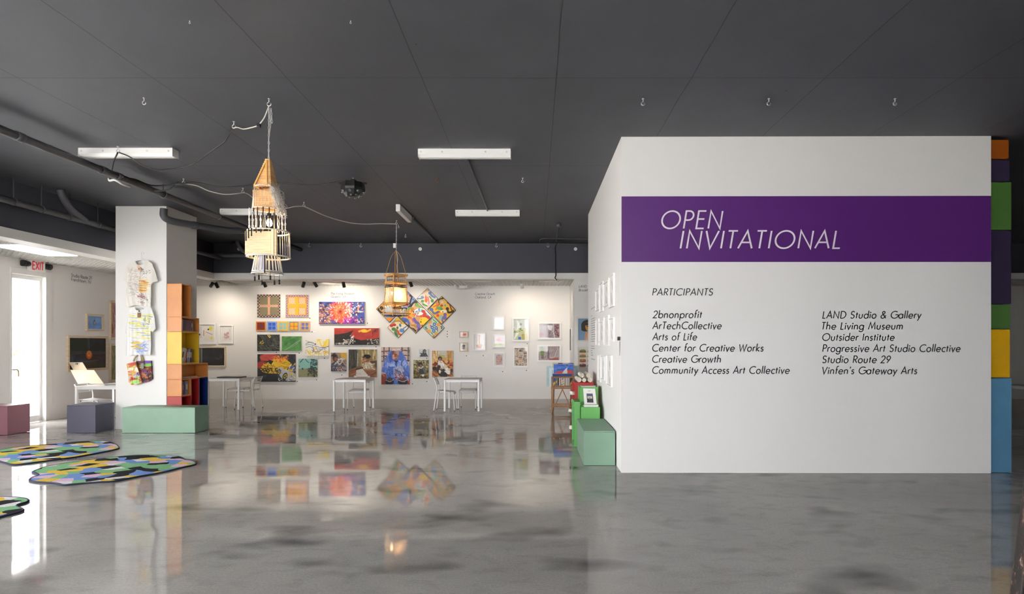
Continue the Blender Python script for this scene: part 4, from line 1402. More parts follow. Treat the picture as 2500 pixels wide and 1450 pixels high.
# --- framed drawings at the right end of the back wall
def red_scrap(a):
    a.blot(5, .45, 'E07A6A', 2)
    a.strokes(16, ['C9483A', 'F0B0A0'], (.1, .1, .8, .9), .3, .08, 0, 40)
def tiny_faces(a):
    a.rect(.1, .05, .9, .4, '5A8A7A')
    a.dabs(30, ['8A6A5A', '3F4A44', 'C99A8A', '6E5A6A'], (.1, .1, .9, .9), .1)
def guitar(a):
    a.strokes(10, ['D9D5DA'], (.0, .0, 1, 1), .4, .01, 80, 20)
    a.rect(.44, .14, .56, .68, 'D2A05A')
    a.rect(.38, .06, .62, .13, 'C4705A')
    a.ell(.42, .78, .2, .1, 'D28A6A')
    a.ell(.62, .76, .18, .1, 'E0B04A')
    a.ell(.5, .86, .2, .08, 'CE8A7A')
def blank(a):
    a.ell(.52, .5, .22, .3, 'E6E5E6')
    a.ell(.52, .5, .16, .24, 'F2F1F2')
def pink_house(a):
    a.rect(0, .78, 1, 1, 'A5B54A')
    a.strokes(30, ['D9A8A5', 'C9B5CE', 'E5C9C9', 'B5A0C4'], (.05, .1, .9, .75), .3, .03, -20, 40)
    a.poly([(.15, .5), (.45, .15), (.8, .5)], 'D99A9A')
    a.dabs(10, ['4A6A2A', '6E7A2E'], (.1, .8, .9, .97), .05)
def tower(a):
    a.blot(3, .5, 'C9D5CE', 3)
    a.rect(.0, .6, 1, 1, 'C9CEA5')
    a.poly([(.25, .05), (.5, .3), (.35, .7), (.1, .95), (.0, .95), (.2, .6)], 'F4F5F2')
    a.ell(.5, .25, .08, .06, '9AA5A0')
    a.dabs(40, ['A5B57A', '7A9A5A', 'C9C98A', 'D5CE9A'], (.0, .45, 1, .65), .04)
    a.rect(.55, .7, .98, .97, 'CEB56A')
    for i in range(6):
        a.rect(.58 + i * .07, .72, .6 + i * .07, .97, '8A9A6A')
    a.rect(.32, .85, .52, .97, '4A78C4')
def pink_scene(a):
    a.blot(6, .42, 'B59AA0', 2)
    a.dabs(30, ['C99A9A', '9A8A9A', 'D2B58A', 'A57A7A'], (.05, .05, .95, .95), .08)
    a.ell(.55, .4, .14, .2, 'C9A06A')
def mask_face(a):
    a.dabs(160, ['8A7A72', 'C9B5A0', 'B58A7A', '6A5A58', 'D9CFC0', 'A5A07A'], (0, 0, 1, 1), .04)
    a.ell(.48, .65, .17, .16, 'D5B098')
    a.poly([(.36, .68), (.6, .68), (.48, .9)], 'D9B8A2')
    a.rect(.35, .52, .62, .56, '4A3F3C')
    a.ell(.43, .62, .03, .02, '3A302E')
    a.ell(.54, .62, .03, .02, '3A302E')
    a.line([(.44, .75), (.52, .75)], .02, '8A4A44')
    a.strokes(20, ['5A4F4C', '8A4F4A'], (.05, .0, .95, .5), .12, .012, 40, 80)
    a.ell(.45, .14, .06, .05, '4A4442')
def grey_forest(a):
    a.blot(5, .45, '8A7A80', 2)
    a.strokes(40, ['6A5A62', 'A5989E', 'C9BCC0', '8A6A72'], (0, 0, 1, 1), .3, .03, -55, 25)
    a.rect(.34, .0, .44, 1, '6A5A60')
    a.dabs(30, ['A5404A', '7A2A34', '5A4A54'], (.8, .05, .98, .95), .05)
    a.ell(.14, .75, .1, .14, '9A4A52')
    a.poly([(.4, .1), (.66, .12), (.6, .5), (.44, .4)], 'E5E2E5')
    a.line([(.7, .0), (.68, .5), (.76, .98)], .035, 'EFEDEF')
def green_coat(a):
    a.blot(5, .45, 'B0A2A5', 2)
    a.strokes(40, ['8A7A80', 'C9BCBE', '6E5F66', 'A5807A'], (.2, 0, 1, 1), .25, .03, -60, 25)
    a.poly([(.06, .05), (.2, .0), (.28, .6), (.1, .65)], '6A8A4A')
    a.poly([(.08, .0), (.22, .0), (.2, .12)], '5A8AA5')
    a.rect(.14, .62, .18, .9, '5A3A3A')
    a.rect(.2, .62, .24, .9, '6A4A44')
    a.rect(.42, .0, .5, .9, '7A6A6E')
    a.poly([(.5, .85), (.95, .8), (.95, 1), (.5, 1)], '9A5A4A')
    a.line([(.92, .05), (.75, .75), (.55, .85)], .025, 'F2F0F0')
NW = mat('natural_white_frame', 'E6DFD2', .5)
framed('tiny red drawing in a pale wood frame above another tiny frame', (1121.4, 809, 1142.6, 824), red_scrap, 'D5584A', 31, 2, 3, M_OAK)
framed('tiny drawing of green and brown faces in a pale wood frame', (1121.4, 836, 1141.2, 858.4), tiny_faces, 'C9BFB2', 32, 2, 3.6, M_OAK)
framed('white framed drawing of an orange guitar', (1154.5, 813, 1185.4, 855.4), guitar, 'F3F1EF', 33, 2.2, 1)
framed('white framed almost blank sheet above the pink house drawing', (1203, 772.7, 1231.5, 805), blank, 'FAFAFA', 34, 2.6, 1)
framed('white framed drawing of a pink house on green grass', (1203, 816, 1234, 848), pink_house, 'E5DCDC', 35, 2.4, 1.5)
framed('white framed little pink drawing with a wide white margin', (1205, 860.4, 1232, 896), pink_scene, 'CEB5B5', 36, 2.2, 3.5, boardc='EEEAE8')
framed('tall white framed drawing of a pale tower and a yellow fence', (1251, 776, 1292, 833), tower, 'DCE2DE', 37, 2.6, .5)
framed('white framed dense drawing with a mask like face', (1253, 846.3, 1289.4, 896), mask_face, 'CFC2B4', 38, 2.4, 1)
framed('wide white framed grey drawing with a white sail shape, upper of two', (1313.4, 787, 1369.6, 828), grey_forest, '9A8C92', 39, 3, .5)
framed('wide white framed grey drawing with a green coat, lower of two', (1311.7, 842, 1369.6, 882.7), green_coat, 'B5A8A8', 40, 3, .5)
# between the column and the paintings
def board_shapes(a):
    a.rect(.02, .1, .38, .75, 'D9D8DA')
    a.rect(.1, .2, .14, .42, '2A2A2E')
    a.rect(.16, .5, .3, .6, '2A2A2E')
    a.poly([(.48, .15), (.95, .1), (.92, .95), (.5, .9)], 'EDE6DC')
    a.ell(.82, .2, .1, .12, 'E5E04A')
    a.ell(.7, .25, .04, .05, '23232A')
    a.line([(.58, .4), (.9, .55)], .02, '4A3A3E')
    a.rect(.46, .3, .49, .62, 'A5683A')
    a.ell(.86, .75, .06, .08, 'E8D94A')
def red_scribble(a):
    a.strokes(46, ['C94A5A', 'B5607A', 'D98A8A', '8A5A7A'], (.25, .4, .7, .75), .14, .014, 40, 90, .9, .5)
    a.strokes(8, ['BDB8B8'], (.1, .1, .9, .9), .3, .012, 30, 80)
def chalk(a):
    a.rect(0, 0, .25, 1, '5A5C60')
    a.rect(.25, 0, .27, 1, 'B9B9B9')
    a.blot(4, .55, '3A3A3C', 3, (.27, 0, 1, 1), .8)
    a.blot(6, .6, '55565A', 5, (.6, .3, .95, .7), .7)
framed('white box frame holding a drawing with yellow circles, beside the orange shelf boxes', (468, 789, 526.6, 840), board_shapes, 'EFEBE6', 41, 3.4, 1.5)
framed('white box frame holding a sheet with a red scribble', (534, 792.5, 568.7, 838.5), red_scribble, 'EDE9E4', 42, 3, 3)
framed('nearly black picture in a pale wood frame behind the shelf boxes', (468, 845.6, 550.5, 896), chalk, '29292B', 43, 3, 1, M_OAK, 'E9E5DC')
# recess wall
def woman_bob(a):
    a.ell(.52, .33, .34, .26, '3A2F2A')
    a.poly([(.18, .3), (.4, .55), (.4, .6), (.2, .55)], '3A2F2A')
    a.ell(.62, .38, .2, .2, 'D9A24A')
    a.poly([(.42, .22), (.85, .2), (.85, .3), (.45, .32)], '3A2F2A')
    a.ell(.56, .36, .05, .02, '2A201C')
    a.ell(.76, .36, .05, .02, '2A201C')
    a.ell(.66, .48, .06, .025, 'B5443A')
    a.poly([(.36, 1), (.42, .66), (.6, .55), (.8, .58), (1, .7), (1, 1)], 'D9A26A')
    a.poly([(.45, 1), (.55, .68), (.85, .66), (1, .8), (1, 1)], 'E3B8AC')
def burgers(a):
    for j in range(4):
        for i in range(2):
            x, y = .26 + i * .5, .14 + j * .22
            top, mid = [('8A9A4A', '5A4A22'), ('C08A4A', '3A6A3A'), ('A5602E', 'C0802E'), ('A03A2A', '3A3A7A')][j]
            a.ell(x, y - .03, .19, .06, top)
            a.ell(x, y + .015, .21, .035, mid)
            a.ell(x, y + .045, .19, .035, '9A5A34' if j > 1 else 'B58A4A')
            a.dabs(5, ['F0E0B0'], (x - .12, y - .07, x + .1, y - .03), .015)
framed('pale framed picture of a woman with a black bob on blue, cut by the partition', (1408.5, 774, 1456, 834), woman_bob, '7F9FC2', 44, 3, .5, NW, Y=YBEAM + .02)
framed('pale framed picture of rows of burgers, below the woman with the black bob', (1409, 847, 1456, 906), burgers, 'E9DDD2', 45, 3, 1, NW, Y=YBEAM + .02)
framed_side = thing('framed_picture', 'thin dark edged frame seen almost from the side on the return wall', 'picture', (XRC - .01, 16.0, 1.4))
MB().box(XRC - .03, XRC, 15.6, 16.15, 1.36, 1.97).build('frame', M_STEELW, framed_side, world=True)
MB().box(XRC - .034, XRC - .03, 15.62, 16.13, 1.38, 1.95).build('picture_sheet', mat('dark_print', '2E2C2A', .4), framed_side, world=True)

# street wall pictures
def blue_bird(a):
    a.vary(.3, 4)
    a.rect(.0, .55, 1, .7, '5A86C4', .5)
    a.line([(.3, .05), (.32, .8)], .02, '8AB0DE')
    a.ell(.5, .5, .06, .16, '26303A')
    a.ell(.51, .52, .03, .11, 'E9E6DE')
    a.ell(.5, .34, .04, .06, '1E242A')
    a.ell(.47, .7, .04, .02, 'C9702E')
def dark_scene(a):
    a.blot(5, .5, '1C2230', 2)
    a.blot(6, .55, '20304A', 4, (0, .4, .9, .8))
    a.strokes(20, ['3A2A3A', '24324A', '2A3A3A'], (.1, .45, .9, .85), .2, .02, 0, 12)
    a.ell(.53, .55, .085, .14, 'B5501E')
    a.ell(.53, .52, .055, .1, 'E08A2A')
    a.ell(.53, .5, .03, .05, 'D2622A')
    a.line([(.2, .74), (.5, .76), (.8, .73)], .03, '3A4A7A')
    a.line([(.52, .0), (.53, .35)], .02, '55585E')
def rosy(a):
    a.blot(4, .45, 'A56E68', 2)
    a.strokes(20, ['8A5A5E', 'C49A90', '7A4A50'], (0, 0, 1, 1), .3, .05, 70, 30)
def mossy(a):
    a.blot(4, .45, '7A7A44', 2)
    a.strokes(24, ['5A5E2E', 'A5A06A', '8A7A3A'], (0, 0, 1, 1), .3, .05, 80, 30)
framed('small picture of a black and white bird on bright blue in a wood frame', (208, 767, 250, 808), blue_bird, '6E9AD2', 51, 3.2, 2, M_OAK, wall='left')
framed('large nearly black picture with one small orange figure in a wood frame', (162, 820, 260.5, 905), dark_scene, '111216', 52, 5, .6, M_OAK, wall='left')
framed('wood framed rosy picture half hidden by the column, upper of two', (266.5, 735, 300, 829), rosy, 'B5847A', 53, 3, 2, M_OAK, wall='left')
framed('wood framed mossy green picture half hidden by the column, lower of two', (266.5, 839, 300, 931), mossy, '8A8650', 54, 3, 2, M_OAK, wall='left')

# eleven thin white frames on the short face of the partition
def sketch(col, n=8):
    def f(a):
        a.strokes(n, [col, 'C9C2BC'], (.25, .1, .7, .9), .3, .06, 85, 25, .8, .4)
    return f
BX = [(1457, 1465.5, 707, 758, 'leftmost frame of the top row', '8A8078'), (1467, 1475.5, 690, 761, 'second frame of the top row', 'B5B0AA'), (1477, 1488.5, 688, 747, 'third frame of the top row, grey streak', '6E6A68'),
      (1490, 1502, 671, 750, 'tallest frame of the top row nearest the corner', '8A6A5A'), (1457.5, 1465, 779, 843, 'leftmost frame of the middle row', 'C9C4BE'), (1466.5, 1476.5, 784.5, 835, 'second of the middle row, brown curve', '5A4A44'),
      (1478, 1489.5, 771, 844, 'third frame of the middle row', 'BDB8B2'), (1491, 1502, 776, 834, 'frame of the middle row nearest the corner', '6A504A'), (1463, 1469, 866, 932, 'leftmost frame of the bottom row', 'A5A5A8'),
      (1471, 1479, 870, 927, 'middle of the bottom row, lilac streak', '8A8AA5'), (1484, 1496.5, 867, 942, 'frame of the bottom row nearest the corner', '5A6070')]
for x0, x1, y0, y1, lb, col in BX:
    framed('thin white frame on the white partition, ' + lb, (x0, y0, x1, y1), sketch(col), 'EFECE8', 60, 2.2, 3, depth=.03, glass=False, wall='box', group='white frames on the partition side')
t = thing('wall_card', 'small card with a black sensor box at the partition corner', 'card', (PX0, 7.35, 1.4))
MB().box(PX0 - .03, PX0 - .012, 7.22, 7.3, ZW(831, 7.25), ZW(822, 7.25)).build('sensor', M_BLACK, t, world=True)
MB().box(PX0 - .018, PX0 - .012, 7.24, 7.3, ZW(868, 7.25), ZW(834, 7.25)).build('card_sheet', M_PAPER, t, world=True)

# caption cards with a dark dot beside the paintings
CAP = [(757.5, 777, 'the orange checkered painting'), (763, 810, 'the violet blue checkered square'), (898, 788.8, 'the radial flower painting'), (676, 860, 'the dark lined painting'), (731.5, 862, 'the green painting'), (793, 874.5, 'the sketched blue car'),
       (919, 846.8, 'the red sky painting'), (835.5, 915.5, 'the trumpet painting'), (727, 931, 'the yellow car painting'), (774, 927, 'the teal pond painting'), (1042.5, 874.5, 'the tiny black and white portrait'),
       (1043, 931, 'the garden sitter painting'), (1008, 937, 'the blue robe painting'), (1057, 889, 'the woman with black dogs'), (1093, 809, 'the diamonds, topmost of three'), (1093, 815.5, 'the diamonds, middle of three'), (1093, 822, 'the diamonds, lowest of three'),
       (1140, 868.5, 'the two tiny wood frames'), (1181, 868, 'the orange guitar'), (1288, 839, 'the pale tower drawing'), (1286, 904, 'the mask face drawing'), (1228, 907, 'the little pink drawing')]
for x, y, lb in CAP:
    A = WP(x, y, YB)
    t = thing('caption_card', 'tiny white caption card on the wall beside ' + lb, 'label', (A.x, YB, A.z - .02), group='caption cards')
    MB().box(A.x - .03, A.x + .09, YB - .005, YB, A.z - .025, A.z + .025).build('card_sheet', M_PAPER, t, world=True)
    d = MB()
    d.box(A.x - .022, A.x + .004, YB - .008, YB - .004, A.z - .011, A.z + .011)
    d.build('dark_mark', M_LETTER, t, world=True)
# ------------------------------------------------------------------ low boxes used as benches
M_SAGE = mat('sage_green_paint', '7E9E87', 0.4, var=.05, vscale=3)
M_SLATE = mat('slate_violet_paint', '4C4A5C', 0.45, var=.04, vscale=3)
M_PINKP = mat('dusty_pink_paint', '9A6A74', 0.45)


def bench(label, x0, x1, y0, y1, h, m):
    t = thing('bench_box', label, 'bench', ((x0 + x1) / 2, (y0 + y1) / 2, 0))
    MB().box(x0, x1, y0, y1, 0.004, h - .019).build('box_body', m, t, world=True, bevel=.003)
    MB().box(x0, x1, y0, y1, h - .018, h).build('top_panel', m, t, world=True, bevel=.003)
    return t
bench('long sage green box bench in front of the white column', -7.21, -5.937, 10.3, 10.72, .449, M_SAGE)
bench('slate violet box bench left of the column below the white table', -8.19, -7.69, 10.32, 10.79, .49, M_SLATE)
bench('sage green box bench against the partition in front of the bright green boxes', .626, 1.028, 7.56, 8.8, .447, M_SAGE)
bench('dusty pink box bench by the glass door, cut by the picture edge', -9.52, -8.99, 10.05, 10.5, .5, M_PINKP)

# ------------------------------------------------------------------ open coloured box shelves
def shell(name, label, x0, x1, y0, y1, z0, z1, m, open_side, group, t=.018, cat='shelf box', extra=None):
    o = thing(name, label, cat, ((x0 + x1) / 2, (y0 + y1) / 2, z0), group=group)
    MB().box(x0, x1, y0, y1, z0, z0 + t).build('bottom_board', m, o, world=True, bevel=.002)
    MB().box(x0, x1, y0, y1, z1 - t, z1).build('top_board', m, o, world=True, bevel=.002)
    MB().box(x0, x1, y0, y0 + t, z0 + t, z1 - t).build('side_board', m, o, world=True)
    MB().box(x0, x1, y1 - t, y1, z0 + t, z1 - t).build('side_board', m, o, world=True)
    mb = MB()
    if open_side == '+x':
        mb.box(x0, x0 + .012, y0 + t, y1 - t, z0 + t, z1 - t)
    else:
        mb.box(x1 - .012, x1, y0 + t, y1 - t, z0 + t, z1 - t)
    mb.build('back_board', m, o, world=True)
    return o
def ply(name, c):
    return mat(name, c, .42, var=.07, vscale=4)
M_OR = ply('orange_stain', 'CC8440')
M_YE = ply('yellow_stain', 'DCB326')
M_RD = ply('red_stain', 'A82220')
M_BL = ply('blue_stain', '0C2E72')
M_GR = ply('green_stain', '62A656')
M_NV = ply('navy_stain', '292038')
M_SK = ply('sky_blue_stain', '588AAA')
M_OR2 = ply('deep_orange_stain', '8A4408')
M_GR2 = ply('leaf_green_stain', '42692E')
M_YE2 = ply('golden_yellow_stain', 'D2A004')
x0, x1, y0 = -6.72, -6.455, 10.775
G = 'shelf boxes stacked against the column'
shell('shelf_box', 'tall orange shelf box at the top of the stack against the column', x0, x1, y0, y0 + .3, 2.052, 2.66, M_OR, '+x', G)
shell('shelf_box', 'orange shelf box holding dark purple books, above the yellow box', x0, x1, y0, y0 + .565, 1.782, 2.05, M_OR, '+x', G)
shell('shelf_box', 'yellow shelf box with black and white books against the column', x0, x1, y0, y0 + .565, 1.19, 1.78, M_YE, '+x', G)
shell('shelf_box', 'wide orange shelf box under the yellow box', x0, x1, y0, y0 + .87, .912, 1.188, M_OR, '+x', G)
shell('shelf_box', 'small orange shelf box of books under the wide orange box', x0, x1, y0, y0 + .3, .602, .91, M_OR, '+x', G)
shell('shelf_box', 'red shelf box standing on the floor under the small orange box', x0, x1, y0, y0 + .3, .002, .6, M_RD, '+x', G)
shell('shelf_box', 'tall red shelf box standing between the small orange box and the blue box', x0, x1, y0 + .302, y0 + .565, .002, .91, M_RD, '+x', G)
shell('shelf_box', 'tall blue shelf box at the far end of the stack by the column', x0, x1, y0 + .567, y0 + .87, .002, .91, M_BL, '+x', G)


def book(label, c, y, w, x1_, z, h, d=.16, lean=0.0, group=None, stripe=None):
    """an upright book whose spine faces +x; y: near side of its foot, w: thickness."""
    t = thing('book', label, 'book', (x1_ - d / 2, y + w / 2, z), group=group)
    sh = math.tan(math.radians(lean))
    def pr(xa, xb, ya, yb, za, zb):
        mb = MB()
        vs = [(x, yy + sh * zz, z + zz) for zz in (za, zb) for yy in (ya, yb) for x in (xa, xb)]
        return mb.add(vs, [(0, 2, 3, 1), (4, 5, 7, 6), (0, 1, 5, 4), (2, 6, 7, 3), (0, 4, 6, 2), (1, 3, 7, 5)])
    m = mat('book_cover_' + c, c, .4)
    mb = pr(x1_ - d, x1_, y, y + .003, 0, h)
    for q in (pr(x1_ - d, x1_, y + w - .003, y + w, 0, h), pr(x1_ - .003, x1_, y + .003, y + w - .003, 0, h)):
        mb.add(q.v, q.f)
    mb.build('cover', m, t, world=True)
    pr(x1_ - d, x1_ - .003, y + .003, y + w - .003, .004, h - .004).build('pages', M_PAPER, t, world=True)
    if stripe:
        pr(x1_, x1_ + .0008, y + .002, y + w - .002, h * .35, h * .75).build('spine_title', mat('spine_' + stripe, stripe, .5), t, world=True)
    return t
def shelf_row(items, y, x, z, group, where):
    for i, (c, w, h, lean, st, desc) in enumerate(items):
        book(desc + ' ' + where, c, y, w, x, z, h, lean=lean, group=group, stripe=st)
        nxt = items[i + 1][3] if i + 1 < len(items) else lean
        y += w + .003 + max(0, h * (math.tan(math.radians(lean)) - math.tan(math.radians(nxt))))
shelf_row([('8A8A86', .03, .215, 3, None, 'pale grey book leaning at the near end'), ('CFCFCF', .016, .21, 3, None, 'thin white book second from the near end'), ('4A4A72', .022, .2, 3, None, 'dull blue book third from the near end'),
           ('2E1A2E', .05, .2, 0, None, 'thick black violet book'), ('4A1238', .12, .2, 0, None, 'very thick plum purple binder'), ('5A1440', .07, .2, 0, None, 'plum red binder beside the thick one'),
           ('2A2A2E', .02, .19, 0, 'C9C9C9', 'thin black book after the binders'), ('5A6A5A', .018, .185, 0, None, 'grey green book near the far end'), ('6A5A3A', .016, .18, 0, None, 'brown book at the far end')],
          y0 + .03, x1 - .03, 1.802, 'books in the upper orange box', 'in the upper orange box')
shelf_row([('E2E0DA', .05, .275, 14, '3A3A3A', 'large white book with a drawn figure leaning at the near end'), ('D5D2CB', .045, .27, 14, None, 'white book leaning second'), ('B5B2AA', .02, .26, 12, 'C4502E', 'grey book with a red label leaning third'),
           ('C9482E', .014, .25, 11, None, 'thin red book leaning fourth'), ('2E2E30', .02, .26, 8, 'D5D5D5', 'black book with a pale label'), ('E9E7E2', .012, .255, 7, None, 'thin white pamphlet'), ('1E1E20', .025, .265, 7, 'B5B5B5', 'thick black book'),
           ('EDEBE6', .014, .26, 6, None, 'slim white book before the blue one'), ('3A4A8A', .03, .26, 5, 'C9CEE0', 'dull blue book'), ('2A2C30', .02, .25, 4, 'D2D2D2', 'dark book next to the far end'), ('5A5648', .02, .25, 2, None, 'olive brown book at the far end')],
          y0 + .03, x1 - .03, 1.21, 'books in the yellow box', 'in the yellow box')
shelf_row([('3A3A38', .025, .25, 0, 'C9C9B5', 'dark book at the near end'), ('D9D6D0', .018, .25, 0, None, 'white book second'), ('26262A', .022, .24, 0, 'C9A08A', 'black book third'), ('8A8A8E', .016, .245, 0, None, 'grey book fourth'),
           ('4A2A6A', .03, .25, 0, None, 'violet book'), ('6A5A8A', .02, .24, 0, None, 'pale violet book'), ('E5E3DE', .014, .25, 0, None, 'thin white book'), ('3A3430', .024, .25, 0, 'D5CFC4', 'dark brown book'), ('B5AFA2', .02, .24, 0, None, 'beige book at the far end')],
          y0 + .035, x1 - .03, .622, 'books in the small orange box', 'in the small orange box')
for i, (yy, zz, c, lb) in enumerate(((y0 + .2, .932, 'C9C7C4', 'grey pamphlet lying flat in the wide orange box'), (y0 + .42, .932, 'DDDAD5', 'white pamphlet lying flat at the far side of the wide orange box'))):
    t = thing('pamphlet', lb, 'pamphlet', (x1 - .1, yy, zz))
    MB().box(x1 - .2, x1 - .01, yy - .1, yy + .1, zz, zz + .012).build('sheets', mat('paper_' + c, c, .7), t, world=True)

# boxes at the right-hand end of the partition, one upon another
zs = [(923, 1158.5, M_SK, 2418, 2469.5, 'sky blue box standing on the floor, lowest box'), (804, 921.5, M_YE2, 2417, 2465.5, 'golden yellow box above the sky blue box'), (743, 803, M_GR2, 2416.5, 2466, 'short green box above the yellow box'),
      (562.5, 742, M_NV, 2416.5, 2468.5, 'tall dark navy box between the two green boxes'), (444.5, 561.5, M_GR2, 2416, 2469, 'tall green box beside the purple band'), (389.5, 443.5, M_NV, 2416, 2464.5, 'small dark navy box under the orange box'), (341, 388.5, M_OR2, 2416, 2462.5, 'orange box topmost of the column')]
Yb0 = 7.14
for ya, yb, m, xa, xb, lb in zs:
    z1_, z0_ = ZW(ya, Yb0), max(0.003, ZW(yb, Yb0))
    shell('shelf_box', lb + ' at the far end of the partition', PX1 + .012, XW(xb, Yb0), Yb0, Yb0 + .45, z0_ + .002, z1_ - .002, m, '+x', 'coloured boxes at the partition end')

# bright green and red boxes behind the sage bench
shell('shelf_box', 'low bright green shelf box directly behind the sage bench', .69, .975, 8.85, 9.13, .003, .612, M_GR, '-x', 'boxes against the partition')
shell('shelf_box', 'taller bright green shelf box behind the white leaflets', .7, .98, 9.15, 9.6, .003, .888, M_GR, '-x', 'boxes against the partition')
shell('shelf_box', 'bright green shelf box jutting out with a blue book', .595, .686, 8.95, 9.5, .003, .68, M_GR, '-x', 'boxes against the partition')
shell('shelf_box', 'red shelf box with rolled posters on top', .665, .985, 9.85, 10.6, .003, .912, M_RD, '-x', 'boxes against the partition')
t = thing('book', 'dark blue book upright in the jutting green box', 'book', (.6, 9.0, .02))
MB().box(.592, .66, 8.975, 9.0, .022, .6).build('cover', mat('book_cover_23407A', '23407A', .4), t, world=True)
# rolled posters
PR = mat('cream_paper', 'EAE3D5', .7)
def rollp(label, c, L_, r0, ang=0, axis='y'):
    t = thing('rolled_poster', label, 'poster', c, group='rolled posters on the red box')
    mb = MB()
    d = Vector((math.sin(ang), math.cos(ang), 0)) if axis == 'y' else Vector((-1, 0, .1))
    c = Vector(c)
    a_ = Vector((0, 0, 1)).cross(d).normalized() if axis == 'y' else Vector((0, 1, 0))
    b_ = d.cross(a_).normalized()
    # spiral sheet
    n = 40
    pts = []
    for i in range(n + 1):
        th = i / n * 4 * math.pi * 1.2
        q = r0 * (1 - .7 * i / n)
        pts.append(a_ * (q * math.cos(th)) + b_ * (q * math.sin(th)))
    vs = [c + p for p in pts] + [c + p + d * L_ for p in pts]
    mb.add(vs, [(i, i + 1, n + 2 + i, n + 1 + i) for i in range(n)], True)
    m2 = MB().cyl(c + d * .012, c + d * (L_ - .012), r0 * .93, 20)
    mb.build('sheet', PR, t, world=True)
    m2.build('inner_roll', PR, t, world=True)
    return t
for i, (dx, dz, q) in enumerate(((.74, .044, .042), (.825, .04, .037), (.925, .044, .042), (.79, .117, .038), (.9, .122, .043))):
    rollp(['rolled cream poster, lowest nearest the rack on the red box', 'thin rolled cream poster in the middle of the lower row on the red box', 'rolled cream poster of the lower row nearest the wall on the red box', 'rolled cream poster of the upper row above the gap on the red box', 'thick rolled cream poster of the upper row nearest the wall on the red box'][i],
          (dx, 9.86, .914 + dz), .55, q)
for z, y_, lb in ((.73, 9.9, 'rolled poster end sticking out high on the red box side'), (.4, 10.2, 'rolled poster end sticking out half way down the red box'), (.14, 10.0, 'rolled poster end sticking out near the floor by the red box')):
    rollp(lb, (.67, y_, z), .09, .035, axis='x')
# white leaflets with a photograph
t = thing('leaflet_stand', 'upright white leaflet with a dark photograph leaning on the green box', 'leaflet', (.82, 9.0, .612))
n = Vector((0, -1, 0))
tl = 8.0
c0 = [(.755, 8.99, .614), (.945, 8.99, .614), (.93, 9.12, .865), (.745, 9.12, .87)]
MB().prism(c0, (0, .012, .004)).build('cover_sheet', M_PAPER, t, world=True)
def lerp4(u, v):
    a, b, c, d = [Vector(q) for q in c0]
    return (a * (1 - u) + b * u) * (1 - v) + (d * (1 - u) + c * u) * v
ph = Art(30, 40, '3A3A44', 70)
ph.rect(0, 0, 1, .3, '55566A')
ph.rect(.12, .3, .85, .55, 'C9C4BA')
ph.rect(.3, .42, .6, .6, 'A58A6A')
ph.blot(4, .5, '1E1E24', 3, (0, .6, 1, 1))
off = Vector((0, -.003, 0))
art_grid('photograph', ph, lerp4(.24, .72) + off, lerp4(.76, .72) - lerp4(.24, .72), lerp4(.24, .2) - lerp4(.24, .72), t)
MB().add([lerp4(.38, .86) + off, lerp4(.6, .86) + off, lerp4(.6, .885) + off, lerp4(.38, .885) + off], [(0, 1, 2, 3)]).build('heading_line', M_GREYINK, t, world=True)
t = thing('leaflet_pile', 'pile of white leaflets lying on the low green box', 'leaflet', (.84, 8.92, .612))
mb = MB()
for i in range(5):
    mb.box(.745 + RNG.uniform(-.008, .008), .955 + RNG.uniform(-.01, .005), 8.855 + RNG.uniform(0, .01), 8.98, .614 + i * .006, .6195 + i * .006)
mb.build('sheets', M_PAPER, t, world=True)
t = thing('leaflet_pile', 'flat sheets lying on the top of the taller green box', 'leaflet', (.83, 9.3, .889))
MB().box(.72, .94, 9.17, 9.4, .89, .9).build('sheets', mat('paper_D9D5CE', 'D9D5CE', .7), t, world=True)

# ------------------------------------------------------------------ print racks
def rack(label, x0, x1, ya, h, depth=.42):
    """folding wooden browser rack: two crossed leg frames carrying a slatted cradle."""
    t = thing('print_rack', label, 'rack', ((x0 + x1) / 2, ya + depth / 2, 0))
    yb = ya + depth
    w = .032
    for x in (x0 + w / 2, x1 - w / 2):
        MB().bar((x, ya, 0.0), (x, ya + .01, h), w, w, (1, 0, 0)).build('leg', M_RACK, t, world=True)
    for x in (x0 + .06, x1 - .06):
        MB().bar((x, yb + .05, 0.0), (x, ya + .05, h * .72), w * .8, w, (1, 0, 0)).build('leg', M_RACK, t, world=True)
    xm = (x0 + x1) / 2
    mb = MB()
    mb.bar((x0 + .1, ya + .12, .0 + .14), (xm + .03, ya + .12, h * .72), .022, .022)
    mb.bar((x1 - .1, ya + .14, .0 + .14), (xm - .03, ya + .14, h * .72), .022, .022)
    mb.bar((xm - .07, ya + .13, h * .73), (xm + .07, ya + .13, h * .73), .03, .04)
    mb.build('cross_brace', M_RACK, t, world=True)
    for z in (.12, .17, h * .68, h * .74, h):
        MB().bar((x0, ya - .004, z), (x1, ya - .004, z), .026, .03).build('rail', M_RACK, t, world=True)
    mb = MB()
    for i in range(4):
        x = x0 + .1 + i * (x1 - x0 - .2) / 3
        mb.bar((x, ya, h * .73), (x, ya, h), .016, .016)
    mb.build('slat', M_RACK, t, world=True)
    mb = MB()
    for x in (x0 + .02, x1 - .02):
        mb.bar((x, ya, h * .66), (x, yb + .07, h * .66), .022, .03)
        mb.bar((x, yb + .06, h * .3), (x, yb + .07, h), .022, .03)
    mb.bar((x0, yb + .075, h), (x1, yb + .075, h), .026, .03)
    mb.build('cradle_arm', M_RACK, t, world=True)
    return t
Yr = 13.55
rx0, rx1 = XW(1346, Yr), XW(1401.5, Yr)
rack('wooden folding print rack full of colourful prints near the red box', rx0, rx1, Yr, .79)


